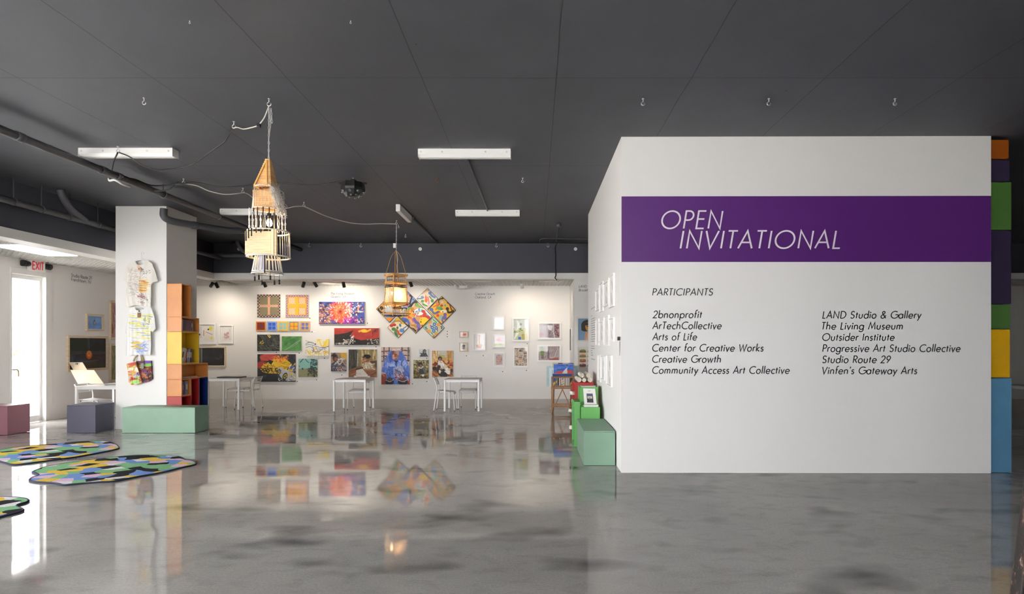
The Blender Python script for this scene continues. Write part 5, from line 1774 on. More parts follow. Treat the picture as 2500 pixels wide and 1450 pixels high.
def print_sheet(label, x0, x1, z0, z1, y0, y1, paint, bg, seed, th=.006, group='prints in the rack by the red box', k=1.7):
    t = thing('art_print', label, 'print', ((x0 + x1) / 2, y0, z0), group=group)
    MB().prism([(x0, y0, z0), (x1, y0, z0), (x1, y1, z1), (x0, y1, z1)], (0, th, 0)).build('backing_board', mat('print_board', 'E0DCD4', .8), t, world=True)
    a = Art(max(20, int((x1 - x0) * 105 * k)), max(20, int((z1 - z0) * 105 * k)), bg, seed)
    paint(a)
    art_grid('printed_sheet', a, (x0 + .005, y1 - .003, z1 - .004), (x1 - x0 - .01, 0, 0), (0, y0 - y1, z0 - z1 + .008), t)
    return t
def p_front(a):
    a.rect(.0, .0, .2, 1, '2E5AA8')
    a.poly([(0, .6), (.2, .3), (.2, .6), (0, 1)], 'E5C42A')
    a.rect(.22, 0, .3, 1, '1E1E24')
    a.dabs(60, ['8A7A6A', '4A4A4E', 'C9C4BA', 'B58A5A'], (.36, .05, .66, .95), .05)
    a.rect(.7, 0, .8, 1, 'B5B9C4')
    a.poly([(.82, 0), (1, 0), (1, 1), (.82, 1)], '1E2430')
    a.poly([(.85, .7), (1, .2), (1, .5), (.88, 1)], 'D5B52A')
def p_navy(a):
    a.strokes(12, ['3A5AA5', '1E2E5A'], (0, 0, 1, .4), .2, .05, 0, 10)
def p_shark(a):
    a.strokes(26, ['3A5EC0', '5A86D9', '2A4AA5'], (0, 0, 1, .3), .3, .05, 0, 15)
    a.line([(.12, .42), (.4, .36), (.6, .4), (.85, .32), (.95, .5)], .14, 'D2453E')
    a.poly([(.42, .42), (.5, .3), (.6, .2), (.72, .12), (.68, .22), (.69, .42)], 'E9E9E6')
    a.poly([(.0, .5), (.3, .46), (.95, .46), (.9, .6), (.05, .62)], 'BFD2DE')
    for x in (.42, .58, .74):
        a.ell(x, .52, .05, .045, '26406A')
        a.ell(x, .52, .02, .02, 'E9F0F2')
    a.rect(.05, .62, .8, .8, 'DDE2E2')
    a.poly([(.82, .4), (1, .5), (1, 1), (.86, 1)], 'D2574E')
def p_pale(a):
    a.blot(4, .5, 'A9CBD2', 2)
    a.rect(.1, .1, .9, .9, 'B5D2D6')
    a.rect(.2, .2, .8, .8, '7AA5C9')
    a.strokes(16, ['D9A5A5', '8AB5D2', '5A86B5'], (.1, .2, .9, .9), .2, .04, 20, 60)
def p_mint(a):
    a.blot(3, .5, 'C9DDDA', 3)
    a.strokes(8, ['9ABFC4'], (0, 0, 1, 1), .3, .02, 60, 40)
xr = lambda p: XW(p, Yr)
zr = lambda p: ZW(p, Yr + .1)
print_sheet('front print with black, yellow and white shapes behind the rack slats', xr(1350), xr(1399), .585, .775, Yr + .03, Yr + .05, p_front, 'E9E6DF', 81)
print_sheet('navy blue print showing a narrow strip above the rack rail', xr(1349), xr(1398), .55, .87, Yr + .09, Yr + .12, p_navy, '2A3E7A', 82)
print_sheet('blue print with a white fin and red swimmer shape in the rack', xr(1352), xr(1402), .55, 1.085, Yr + .16, Yr + .22, p_shark, '4A72CC', 83)
print_sheet('pale blue print with a white edge behind the blue print', xr(1341), xr(1409), .55, .99, Yr + .26, Yr + .3, p_pale, 'DDE9EC', 84)
print_sheet('wide mint green print at the back of the rack', xr(1335), xr(1417), .55, 1.04, Yr + .36, Yr + .4, p_mint, 'B5D2D0', 85)
print_sheet('brown edged print rising highest behind the blue print', xr(1350), xr(1404), .55, 1.11, Yr + .315, Yr + .345, p_navy, 'C9B59A', 86)

# ------------------------------------------------------------------ white tables and chairs
def table(label, cx, cy, w, d, h=.74):
    t = thing('white_table', label, 'table', (cx, cy, 0), group='white tables')
    a, b = w / 2, d / 2
    MB().box(-a, a, -b, b, h - .018, h).build('table_top', mat('white_laminate', 'E8E6E2', .3), t, bevel=.003)
    q = .022
    mb = MB()
    for (xa, xb, ya, yb) in ((-a + .04, a - .04, -b + .012, -b + .03), (-a + .04, a - .04, b - .03, b - .012), (-a + .012, -a + .03, -b + .04, b - .04), (a - .03, a - .012, -b + .04, b - .04)):
        mb.box(xa, xb, ya, yb, h - .062, h - .019)
    mb.build('apron', M_STEELW, t)
    for sx in (-1, 1):
        for sy in (-1, 1):
            MB().box(sx * (a - q) - q, sx * (a - q) + q, sy * (b - q) - q, sy * (b - q) + q, 0.008, h - .019).build('leg', M_STEELW, t, bevel=.006)
    return t
table('white table nearest the coloured shelf boxes, with a black folder on it', -7.335, 14.24, .77, .75)
table('white table below the typewriter painting', -4.26, 13.9, .755, .74)
table('white table with a chair at its side, nearest the print rack', -1.68, 13.88, .82, .75)
table('white table behind the slate violet bench, with folded boards on it', -8.29, 11.92, 1.2, 1.05)
tt = table('dim grey looking table beyond the coloured box column', 10.2, 11.6, 1.5, .8)


def chair(label):
    t = thing('white_chair', label, 'chair', group='white chairs')
    # seat faces -y; sitter looks towards -y
    W2, S = .195, .45
    mb = MB()
    n = 10
    pts = []
    for i in range(n + 1):
        y = .2 - .4 * i / n
        z = S + .012 * math.cos(i / n * 3.2) - (.05 * max(0, (i / n - .82) / .18) ** 2)
        pts.append((y, z))
    vs, fs = [], []
    for y, z in pts:
        for x in (-W2 + .01, -W2 * .4, W2 * .4, W2 - .01):
            vs.append((x, y, z - (.006 if abs(x) < W2 * .5 else 0)))
    for i in range(n):
        for k in range(3):
            fs.append((i * 4 + k, i * 4 + k + 1, i * 4 + k + 5, i * 4 + k + 4))
    o = mb.add(vs, fs, True).build('seat', M_PLASTW, t)
    s = o.modifiers.new('thickness', 'SOLIDIFY')
    s.thickness = .01
    mb = MB()
    vs, fs = [], []
    rows = 9
    for j in range(rows + 1):
        z = .6 + .17 * j / rows
        y0_ = .2 + .06 * (j / rows) ** 1.5
        for i in range(9):
            u = -1 + 2 * i / 8
            vs.append((u * (W2 - .008), y0_ + .035 * (1 - u * u) , z))
    for j in range(rows):
        for i in range(8):
            if j % 2 == 1 and 0 < i < 7:
                continue
            fs.append((j * 9 + i, j * 9 + i + 1, j * 9 + i + 10, j * 9 + i + 9))
    o = mb.add(vs, fs, True).build('backrest', M_PLASTW, t)
    s = o.modifiers.new('thickness', 'SOLIDIFY')
    s.thickness = .008
    r = .0115
    for sx in (-1, 1):
        f = MB().tube(smooth_path([(sx * (W2 + .012), -.22, .012), (sx * W2, -.195, .38), (sx * (W2 - .005), -.175, .43), (sx * (W2 - .012), -.12, .437), (sx * (W2 - .012), .17, .437)], 5), r, 8).build('leg', M_STEELW, t)
        MB().cyl((sx * (W2 + .0125), -.2205, 0), (sx * (W2 + .012), -.22, .013), r + .002, 8).build('rubber_foot', M_GREYPL, f)
        f = MB().tube(smooth_path([(sx * (W2 + .005), .26, .012), (sx * W2, .205, .4), (sx * W2, .19, .5), (sx * (W2 - .002), .2, .6), (sx * (W2 - .005), .262, .77)], 6), r, 8).build('leg', M_STEELW, t)
        MB().cyl((sx * (W2 + .0052), .2605, 0), (sx * (W2 + .005), .26, .013), r + .002, 8).build('rubber_foot', M_GREYPL, f)
    MB().tube([(-W2 + .01, -.15, .432), (W2 - .01, -.15, .432)], .009, 8).build('cross_rail', M_STEELW, t)
    kn = MB()
    for sx in (-1, 1):
        for y in (-.12, .14):
            kn.cyl((sx * (W2 - .012), y, .44), (sx * (W2 + .004), y, .44), .009, 8)
    kn.build('screw_cap', M_BLACK, t)
    return t
ch = chair('white chair tucked behind the table nearest the shelf boxes')
ch.location = (-7.38, 14.7, 0)
for loc, rz, lb in (((-6.93, 14.25, 0), -math.pi / 2 + math.pi, 'white chair at the side of the table with the black folder, facing it'), ((-4.24, 14.2, 0), 0.0, 'white chair tucked behind the table below the typewriter painting'),
                    ((-2.08, 13.85, 0), math.pi / 2, 'white chair standing sideways at the table nearest the print rack'), ((-1.62, 14.28, 0), 0.0, 'white chair tucked behind the table nearest the print rack'),
                    ((-8.72, 11.7, 0), math.pi / 2, 'white chair by the glass door side, behind the slate violet bench')):
    if lb.startswith('white chair at the side of the table with'):
        rz = -math.pi / 2
    dup(ch, loc, rz, lb)

t = thing('black_folder', 'closed black portfolio folder lying on the table by the shelf boxes', 'folder', (-7.3, 14.2, .741))
MB().box(-7.58, -7.04, 14.05, 14.4, .742, .77).build('cover', mat('black_folder_cover', '1A1A1E', .35), t, world=True, bevel=.004)
# things on the street side table
t = thing('folded_board', 'large open beige board leaning back on the street side table', 'board', (-8.7, 12.1, .742))
A_ = [WP(253, 936, 11.95), WP(190, 935, 12.0), WP(172, 904, 12.25), WP(229, 904, 12.2)]
A_[0].z = A_[1].z = .745
MB().prism(A_, (0, .01, .006)).build('board_face', M_CARD, t, world=True)
t = thing('folded_board', 'smaller beige board with a clip sticking out above the large one', 'board', (-9.0, 12.5, .95))
A_ = [WP(232, 935, 12.24), WP(199, 935, 12.28), WP(168, 885, 12.42), WP(201, 885, 12.38)]
A_[0].z = A_[1].z = .745
MB().prism(A_, (0, .01, .006)).build('board_face', M_CARD, t, world=True)
c_ = WP(187, 887.5, 12.36)
MB().box(c_.x - .02, c_.x + .02, c_.y - .02, c_.y + .0, c_.z - .02, c_.z + .015).build('clip', M_BLACK, t, world=True)
rack('wooden folding rack standing behind the street side table', -9.1, -8.2, 12.75, .72)
t = thing('paper_sheet', 'white papers spread on the street side table', 'paper', (-8.4, 11.8, .741))
mb = MB()
mb.add([(-8.5, 11.6, .7425), (-8.2, 11.65, .7425), (-8.25, 11.95, .7425), (-8.55, 11.9, .7425)], [(0, 1, 2, 3)])
mb.add([(-8.25, 11.7, .744), (-7.98, 11.66, .744), (-7.95, 11.9, .744), (-8.22, 11.95, .744)], [(0, 1, 2, 3)])
mb.build('sheets', M_PAPER, t, world=True)
t = thing('pen', 'dark pen lying across the papers on the street side table', 'pen', (-8.4, 11.75, .748))
MB().cyl((-8.48, 11.62, .75), (-8.32, 11.72, .75), .006, 8).build('barrel', M_BLACK, t, world=True)
for i, x in enumerate((-8.03, -7.86)):
    t = thing('paint_carton', ['red and white carton on the street side table, farther from the column', 'red and white carton on the street side table, nearest the column'][i], 'carton', (x, 11.7, .742))
    MB().box(x - .06, x + .06, 11.64, 11.78, .742, .83).build('carton_base', mat('carton_red', 'C8343A', .5), t, world=True)
    MB().prism([(x - .06, 11.641, .83), (x + .06, 11.641, .83), (x + .045, 11.641, .91), (x - .02, 11.641, .91)], (0, .13, 0)).build('carton_flap', M_PAPER, t, world=True)

# ------------------------------------------------------------------ clothes and bags on the column
def bez(n, seed, amp):
    rs = np.random.RandomState(seed)
    return rs
def inpoly(X, Y, pts):
    ins = np.zeros(X.shape, bool)
    n = len(pts)
    for i in range(n):
        (x1, y1), (x2, y2) = pts[i], pts[(i + 1) % n]
        if y1 == y2:
            continue
        c = (Y > min(y1, y2)) & (Y <= max(y1, y2)) & (X < (x2 - x1) * (Y - y1) / (y2 - y1) + x1)
        ins ^= c
    return ins
def garment(name, part, label, cat, outline, paint, bg, seed, lift=.05, k=2.6, folds=.012, group=None, back=.012):
    """outline in pixels on the camera side of the column; the cloth stands a little off the wall."""
    xs, ys = [p[0] for p in outline], [p[1] for p in outline]
    x0, x1, y0, y1 = min(xs), max(xs), min(ys), max(ys)
    Yc = CY0 - lift
    A, B = WP(x0, y0, Yc), WP(x1, y1, Yc)
    t = thing(name, label, cat, ((A.x + B.x) / 2, CY0, B.z), group=group)
    a = Art(int((x1 - x0) * k), int((y1 - y0) * k), bg, seed)
    paint(a)
    PX, PY = x0 + a.U * (x1 - x0), y0 + a.V * (y1 - y0)
    mask = inpoly(PX, PY, outline)
    # cloth falls to the wall at its edges, folds run downwards
    n1 = a.nz(3, seed) - .5
    col = np.random.RandomState(seed + 3).rand(14)
    ux = a.U * 9 + n1 * 1.6
    f = np.sin(ux * 2.2 + col[0] * 6) * .6 + np.sin(ux * 4.7 + col[1] * 6) * .4
    disp = f * folds * (0.25 + a.V) + (1 - (2 * a.U - 1) ** 2) * .02 - .012
    art_grid(part, a, (A.x, Yc, A.z), (B.x - A.x, 0, 0), (0, 0, B.z - A.z), t, m=M_CLOTH, mask=mask, disp=disp)
    # back layer, close to the wall
    b = Art(int((x1 - x0) * .9), int((y1 - y0) * .9), bg, seed)
    mk = inpoly(x0 + b.U * (x1 - x0), y0 + b.V * (y1 - y0), outline)
    art_grid('back_panel', b, (A.x, CY0 - back, A.z), (B.x - A.x, 0, 0), (0, 0, B.z - A.z), t, m=M_CLOTH, mask=mk)
    return t
def rel(ol, pts):
    xs, ys = [p[0] for p in ol], [p[1] for p in ol]
    return [((x - min(xs)) / (max(xs) - min(xs)), (y - min(ys)) / (max(ys) - min(ys))) for x, y in pts]
def zz(x0, y0, s, pts):
    return [(x0 + a / s, y0 + b / s) for a, b in pts]
T1 = zz(295, 610, 9.67, [(335, 240), (380, 330), (440, 365), (520, 345), (575, 245), (640, 245), (740, 320), (800, 500), (862, 735), (775, 765), (740, 800), (722, 840), (716, 1340), (560, 1325), (360, 1305), (130, 1352), (100, 1330), (130, 1000), (140, 780), (118, 790), (105, 740), (28, 672), (60, 560), (130, 400), (180, 330)])
def shirt_one(a):
    a.rect(.15, .25, .85, .98, 'EDEAE2')
    a.strokes(330, ['C9A5A0', 'A5A0B5', '9A8A9A', 'D5C98A', 'B5A58A', '9A94A5'], (.16, .2, .6, .6), .05, .0045, -35, 40, .65, .2)
    a.strokes(60, ['B0A89A', 'A58A8A', '9A9AA8'], (.18, .5, .5, .75), .12, .005, 12, 12, .6, .4)
    a.poly([(.44, .12), (.5, .12), (.56, .22), (.46, .24)], 'D9A58A', .8)
    a.strokes(60, ['E5C25A', 'E9CE7A', 'DDA84A', 'F0E4C0'], (.46, .42, .64, .68), .12, .012, 3, 6, .6)
    a.strokes(26, ['B5443A', 'C9703A', 'E0A830', '8A3A3A', 'D5B52A'], (.46, .42, .6, .66), .14, .008, 4, 8, .8)
    a.dabs(40, ['C4483A', 'B5A030', 'D98A3A'], (.48, .36, .72, .66), .007)
    a.strokes(18, ['3A3442', '8A3A4A', '5A5A6A', 'C9626A'], (.42, .7, .6, .9), .14, .006, 25, 15)
    a.dabs(34, ['5A2A34', '2A2A34', '8A8AA0'], (.55, .68, .76, .9), .007)
    a.strokes(14, ['4A5070', '6A7090'], (.56, .18, .78, .3), .03, .007, 0, 50)
    a.ell(.5, .19, .03, .012, '3A3A3A')
    a.strokes(30, ['DAD2C4', 'D0CABF'], (.0, .4, 1, 1), .25, .008, 85, 10, .5)
T2 = zz(295, 745, 7.25, [(245, 30), (270, 75), (330, 95), (390, 80), (470, 20), (545, 60), (590, 200), (612, 420), (560, 480), (530, 460), (525, 700), (525, 890), (470, 880), (230, 880), (90, 895), (85, 780), (100, 520), (55, 460), (80, 300), (130, 110), (180, 50)])
def shirt_two(a):
    a.strokes(110, ['E9E36A', 'F0EA8A', 'DAD65A', 'EEE9A8', 'F4F2E8'], (.14, .15, .66, .66), .18, .016, 2, 7, .7)
    a.strokes(70, ['B5BFDC', 'A5B0D5', 'C9CFE2', 'EDEEF0'], (.14, .14, .66, .78), .16, .013, 3, 8, .65)
    a.strokes(80, ['8AA5DA', '7A94D0', 'A5B5DE'], (.32, .76, .66, .93), .09, .011, 5, 40, .75)
    a.strokes(10, ['E5B53A', 'EDC85A'], (.2, .72, .5, .88), .12, .02, 0, 10, .8)
    a.strokes(14, ['C9CE5A', '8A9AB5'], (.62, .2, .84, .4), .05, .012, 60, 60)
    a.ell(.49, .1, .03, .012, '3A3A3A')
def hanger(label, t, cx, cy, y_top):
    Yh = CY0 - .04
    mb = MB()
    P0 = WP(cx, cy, Yh)
    h = CAMH - (y_top - HZ) / F * Yh
    mb.tube(smooth_path([(P0.x, Yh, P0.z), (P0.x, Yh, h - .03), (P0.x + .02, Yh, h), (P0.x + .045, Yh, h - .02), (P0.x + .04, Yh, h - .045)], 5), .004, 6)
    mb.tube(smooth_path([(P0.x - .17, Yh, P0.z - .075), (P0.x - .05, Yh, P0.z - .01), (P0.x + .05, Yh, P0.z - .01), (P0.x + .17, Yh, P0.z - .075)], 5), .009, 6)
    mb.build('hanger', M_PLASTW, t, world=True)
t = garment('t_shirt', 'shirt_front', 'upper T-shirt hanging on the column, cream with a fine print and an orange patch', 'T-shirt', T1, shirt_one, 'E6E2DA', 91, lift=.075)
hanger('h', t, 345, 634, 615)
p = WP(341, 651.5, CY0 - .1)
MB().bar(p, p + Vector((.02, 0, -.09)), .022, .002, (0, 1, 0)).build('price_tag', mat('kraft_paper', 'C29A78', .8), t, world=True)
t = garment('t_shirt', 'shirt_front', 'lower T-shirt hanging on the column, white with yellow and blue stripes', 'T-shirt', T2, shirt_two, 'F1F0EE', 92, lift=.075)
hanger('h', t, 341, 752, 738)
p = WP(339, 763, CY0 - .1)
MB().box(p.x - .025, p.x + .025, p.y - .002, p.y, p.z - .09, p.z).build('price_tag', mat('brown_paper', '8A6A52', .8), t, world=True)
B1 = zz(295, 745, 7.25, [(92, 1040), (255, 1000), (290, 1090), (372, 1360), (330, 1385), (190, 1415), (135, 1370), (118, 1150)])
B2 = zz(295, 745, 7.25, [(262, 990), (528, 982), (540, 1200), (545, 1310), (490, 1350), (370, 1372), (330, 1200)])
def patches(cols, sd):
    def f(a):
        for i in range(46):
            x, y = a.r.random(), a.r.random()
            a.poly([(x, y), (x + a.r.uniform(.15, .4), y + a.r.uniform(-.05, .05)), (x + a.r.uniform(.1, .35), y + a.r.uniform(.08, .18)), (x - .05, y + a.r.uniform(.05, .16))], a.r.choice(cols), .95)
        a.strokes(40, cols, (0, 0, 1, 1), .12, .02, 0, 30, .8, .4)
    return f
def bag_bright(a):
    patches(['C44A4A', 'E5A53A', 'F0E2A0', 'B5C9D5', 'D2704A', 'EFE9E0', '8A5AA0', 'B5D25A'], 1)(a)
    a.rect(.1, .0, .9, .14, 'C4525A', .8)
    a.poly([(.35, .8), (.8, .74), (.8, .9), (.35, .94)], 'A5DE7A')
def bag_dark(a):
    patches(['8A3A3A', '4A3A4A', 'C9883A', '2A2630', '7A7A3A', 'B56A5A', 'D9C96A', '6A4A7A'], 2)(a)
    a.poly([(.6, .0), (1, .0), (1, .12), (.6, .14)], '7A5AB0')
    a.poly([(.6, .14), (1, .12), (1, .25), (.6, .26)], '7FC95A')
t = garment('tote_bag', 'bag_front', 'dark patchwork tote bag with a violet corner hanging on the column', 'tote bag', B2, bag_dark, '6A4A42', 94, lift=.05, folds=.006)
MB().tube(smooth_path([WP(350, 882, CY0 - .03), WP(346, 868, CY0 - .02), WP(342.5, 866, CY0 - .02)], 4), .014, 6).build('handle', mat('canvas_strap', 'C9BCA0', .9), t, world=True)
p = WP(347, 887, CY0 - .085)
MB().box(p.x - .025, p.x + .03, p.y - .002, p.y, p.z - .09, p.z).build('price_tag', mat('grey_tag', '7A8A80', .7), t, world=True)
t = garment('tote_bag', 'bag_front', 'bright patchwork tote bag with a lime green patch hanging on the column', 'tote bag', B1, bag_bright, 'D9A56A', 93, lift=.1, folds=.006, back=.075)
MB().tube(smooth_path([WP(325.5, 882, CY0 - .06), WP(331, 871, CY0 - .03), WP(342, 862, CY0 - .02), WP(345, 880, CY0 - .05)], 5), .014, 6).build('handle', mat('canvas_strap', 'C9BCA0', .9), t, world=True)

# ------------------------------------------------------------------ rugs
def rug_mat():
    m = bpy.data.materials.new('tufted_patchwork')
    m.use_nodes = True
    nt = m.node_tree
    L = nt.links.new
    p = nt.nodes['Principled BSDF']
    p.inputs['Roughness'].default_value = .95
    p.inputs['Specular IOR Level'].default_value = .1
    tc = nt.nodes.new('ShaderNodeTexCoord')
    wn = nt.nodes.new('ShaderNodeTexNoise')
    wn.inputs['Scale'].default_value = 5
    L(tc.outputs['Object'], wn.inputs['Vector'])
    ad = nt.nodes.new('ShaderNodeVectorMath')
    ad.operation = 'MULTIPLY_ADD'
    ad.inputs[1].default_value = (.12, .12, 0)
    L(wn.outputs['Color'], ad.inputs[0])
    L(tc.outputs['Object'], ad.inputs[2])
    mp = nt.nodes.new('ShaderNodeMapping')
    mp.inputs['Rotation'].default_value = (0, 0, -.12)
    mp.inputs['Scale'].default_value = (5.4, 7.0, 1)
    L(ad.outputs[0], mp.inputs['Vector'])
    vo = nt.nodes.new('ShaderNodeTexVoronoi')
    vo.voronoi_dimensions = '2D'
    vo.inputs['Scale'].default_value = 1.0
    L(mp.outputs['Vector'], vo.inputs['Vector'])
    se = nt.nodes.new('ShaderNodeSeparateColor')
    L(vo.outputs['Color'], se.inputs[0])
    r = nt.nodes.new('ShaderNodeValToRGB')
    r.color_ramp.interpolation = 'CONSTANT'
    cs = ['17171C', 'D9B84A', '6E90CC', '7FB582', 'D6B5CC', 'DAD6D8', '6E90CC', '17171C']
    ps = [0, .2, .38, .53, .68, .82, .93, .98]
    while len(r.color_ramp.elements) < len(cs):
        r.color_ramp.elements.new(.5)
    for e, q, c in zip(r.color_ramp.elements, ps, cs):
        e.position = q
        e.color = (*lin(c), 1)
    L(se.outputs[0], r.inputs['Fac'])
    n = nt.nodes.new('ShaderNodeTexNoise')
    n.inputs['Scale'].default_value = 90
    L(tc.outputs['Object'], n.inputs['Vector'])
    mr = nt.nodes.new('ShaderNodeMapRange')
    mr.inputs['To Min'].default_value = .7
    mr.inputs['To Max'].default_value = 1.2
    L(n.outputs['Fac'], mr.inputs['Value'])
    mx = nt.nodes.new('ShaderNodeMix')
    mx.data_type = 'RGBA'
    mx.blend_type = 'MULTIPLY'
    mx.inputs[0].default_value = 1
    L(r.outputs['Color'], mx.inputs[6])
    L(mr.outputs[0], mx.inputs[7])
    L(mx.outputs[2], p.inputs['Base Color'])
    b = nt.nodes.new('ShaderNodeBump')
    b.inputs['Strength'].default_value = .6
    b.inputs['Distance'].default_value = .01
    L(n.outputs['Fac'], b.inputs['Height'])
    L(b.outputs['Normal'], p.inputs['Normal'])
    return m
M_RUG = rug_mat()
M_RUGEDGE = mat('dark_rug_binding', '23263A', .9)


def rug(label, px):
    pts = [FL(x, y) for x, y in px]
    c = sum(pts, Vector()) / len(pts)
    q = smooth_path([p - c for p in pts] + [pts[0] - c], 4)[:-1]
    n = len(q)
    t = thing('patchwork_rug', label, 'rug', (c.x, c.y, 0), group='patchwork rugs')
    h = .016
    mb = MB()
    mb.add([(p.x, p.y, h) for p in q] , [tuple(range(n))])
    mb.build('rug_pile', M_RUG, t)
    ed = MB()
    ed.tube([(p.x, p.y, .009) for p in q], .011, 6, closed=True)
    ed.build('binding', M_RUGEDGE, t)
    return t
def zr5(pts): return [(a / 5, 1060 + b / 5) for a, b in pts]
rug('long patchwork rug nearest the benches, running out of the picture', zr5([(-500, 215), (-150, 205), (0, 203), (150, 178), (400, 150), (700, 128), (900, 105), (1100, 95), (1300, 97), (1400, 128), (1450, 168), (1420, 190), (1200, 237), (900, 290), (600, 330), (300, 370), (150, 378), (40, 352), (-60, 330), (-250, 345), (-500, 300)]))
rug('whole patchwork rug with black spots in front of the sage bench', zr5([(398, 470), (480, 435), (600, 400), (850, 360), (1100, 325), (1400, 290), (1650, 270), (1900, 268), (2150, 278), (2235, 305), (2260, 328), (2330, 335), (2390, 362), (2360, 385), (2200, 420), (2000, 470), (1700, 525), (1400, 582), (1200, 595), (900, 620), (780, 630), (700, 612), (560, 600), (420, 590), (362, 570), (395, 540), (470, 512), (445, 490)]))
rug('patchwork rug cut by the picture edge, nearest the camera', zr5([(-600, 820), (-300, 780), (0, 778), (150, 783), (300, 798), (345, 820), (320, 842), (230, 868), (203, 893), (275, 928), (272, 948), (150, 985), (0, 1022), (-200, 1060), (-600, 1080), (-800, 950)]))
# ------------------------------------------------------------------ tube light fittings on the ceiling (switched off)
def fixture(label, x0, x1, yc, w, zb, along='x'):
    t = thing('tube_light', label, 'ceiling light', ((x0 + x1) / 2, yc, zb), group='white tube lights')
    mb = MB()
    # trough with chamfered lower edges
    prof = [(-w / 2, ZC - zb), (-w / 2, .035), (-w * .3, 0), (w * .3, 0), (w / 2, .035), (w / 2, ZC - zb)]
    pts = [(x0, yc + a, zb + b) for a, b in prof]
    mb.prism(pts, (x1 - x0, 0, 0))
    mb.build('housing', M_STEELW, t, world=True)
    mb = MB()
    for x in (x0 - .004, x1):
        MB().box(x, x + .004, yc - w / 2 - .002, yc + w / 2 + .002, zb - .002, ZC - .004).build('end_cap', mat('end_cap_white', 'D9D8D6', .4), t, world=True)
    mb = MB()
    mb.box(x0 + .01, x1 - .01, yc - .012, yc + .012, zb - .004, zb)
    for k in (.03, .26, .73, .96):
        x = x0 + (x1 - x0) * k
        mb.box(x - .01, x + .01, yc - w / 2 - .003, yc - w / 2, zb + .055, zb + .075)
    mb.build('cover_strip', mat('shade_grey', 'C9C8C6', .4), t, world=True)
    return t
def fix_px(label, xa, xb, ytop, ybot):
    zb = ZC - .105
    Y = F * (zb - CAMH) / (HZ - ybot)
    fixture(label, XW(xa, Y), XW(xb, Y), Y + .06, .13, zb)
fix_px('white tube light over the charcoal pipe, with a black cord looped over it', 192, 421, 364, 381)
fix_px('white tube light in the middle of the ceiling, with a conduit running back from it', 1021, 1246, 367, 383)
fix_px('white tube light farthest back, at the end of the conduit', 1112, 1268, 514, 526)
fix_px('white tube light partly hidden behind the tall wooden lamp', 537, 692, 511, 523)
# end-on fitting
t = thing('tube_light', 'white light fitting seen end on, above the hanging wooden lamp by the diamonds', 'ceiling light', (XW(971, 10.6), 10.6, ZC - .12), group='white tube lights')
MB().box(XW(966, 10.6), XW(977, 10.6), 10.6, 11.6, ZC - .13, ZC - .002).build('housing', M_STEELW, t, world=True, bevel=.008)

def conduit(label, pts, r=.014, m=None, name='conduit'):
    t = thing(name, label, 'conduit', pts[0])
    MB().tube(pts, r, 8).build('pipe_run', m or M_PIPE, t, world=True)
    return t
zc = ZC - .016
def CE(px, py, d=.016):
    """a point d below the ceiling that shows at this pixel"""
    Y = F * (ZC - d - CAMH) / (HZ - py)
    return Vector((XW(px, Y), Y, ZC - d))
conduit('dark conduit between the two white tube lights', [CE(1140, 384), CE(1190, 514)])
conduit('dark conduit running back from the end-on light fitting to the beam', [CE(1007, 532), CE(1067, 592)], .03)
t = thing('junction_box', 'small charcoal junction box on the ceiling close to the partition', 'junction box', CE(1364, 547, .03))
c = CE(1364, 549, .03)
MB().cyl((c.x, c.y, ZC - .07), (c.x, c.y, ZC - .001), .055, 16).build('box_body', M_PIPE, t, world=True)
conduit('thin charcoal conduit dropping back from the junction box', [CE(1364, 553), CE(1358, 590)], .014)
conduit('bent charcoal conduit crossing towards the partition under the ceiling', smooth_path([CE(1318, 592), CE(1319, 585), CE(1330, 582.5), CE(1370, 583), CE(1440, 583)], 4), .014)
conduit('lower charcoal conduit between the beam and the partition', [Vector((XW(1370, 14.7), 14.7, ZW(596, 14.7))), Vector((XW(1445, 14.7), 14.7, ZW(598.5, 14.7)))], .018)
t = thing('cord', 'black cord hanging down over the dark beam near the partition', 'cord', WP(1357, 600, 14.7))
MB().tube(smooth_path([WP(1361, 592, 14.72), WP(1355, 604, 14.74), WP(1356, 630, 14.75), WP(1356, 655, 14.75), WP(1357, 672, 14.74), WP(1355, 678, 14.72), WP(1360, 684, 14.7)], 5), .012, 6).build('cord_run', M_CORDB, t, world=True)

# ------------------------------------------------------------------ pipes below the ceiling
def pipe(label, pts, r, rings=(), hangers=(), m=None):
    t = thing('ceiling_pipe', label, 'pipe', pts[0])
    MB().tube(pts, r, 14).build('pipe_run', m or M_PIPE, t, world=True)
    for p, d in rings:
        p, d = Vector(p), Vector(d).normalized()
        MB().cyl(p - d * .05, p + d * .05, r + .008, 14).build('coupling', m or M_PIPE, t, world=True)
    for p in hangers:
        mb = MB()
        mb.ring(p, r + .008, .007, 'y', 16, 6)
        mb.cyl((p[0], p[1], p[2] + r), (p[0], p[1], ZC), .007, 6)
        mb.build('hanger', m or M_PIPE, t, world=True)
    return t
XP, ZP = -5.86, 3.915
pipe('long charcoal pipe running under the ceiling past the white column', [(XP, -3.9, ZP), (XP, 14.77, ZP)], .047, rings=[((XP, y, ZP), (0, 1, 0)) for y in (6.7, 8.0, 8.3)], hangers=[(XP, y, ZP) for y in (3.0, 9.3, 10.9, 12.9)])
pipe('dark pipe on hanger rods along the street side beam', [(-7.78, -3.9, 3.68), (-7.78, 14.6, 3.68)], .05, hangers=[(-7.78, y, 3.68) for y in (8.8, 9.3, 9.85, 10.5, 12.2)])
pipe('short dark branch pipe dropping from the ceiling to the street side pipe', smooth_path([(-7.72, 9.6, ZC), (-7.72, 9.65, 3.95), (-7.74, 9.85, 3.8), (-7.78, 10.2, 3.69)], 6), .055)
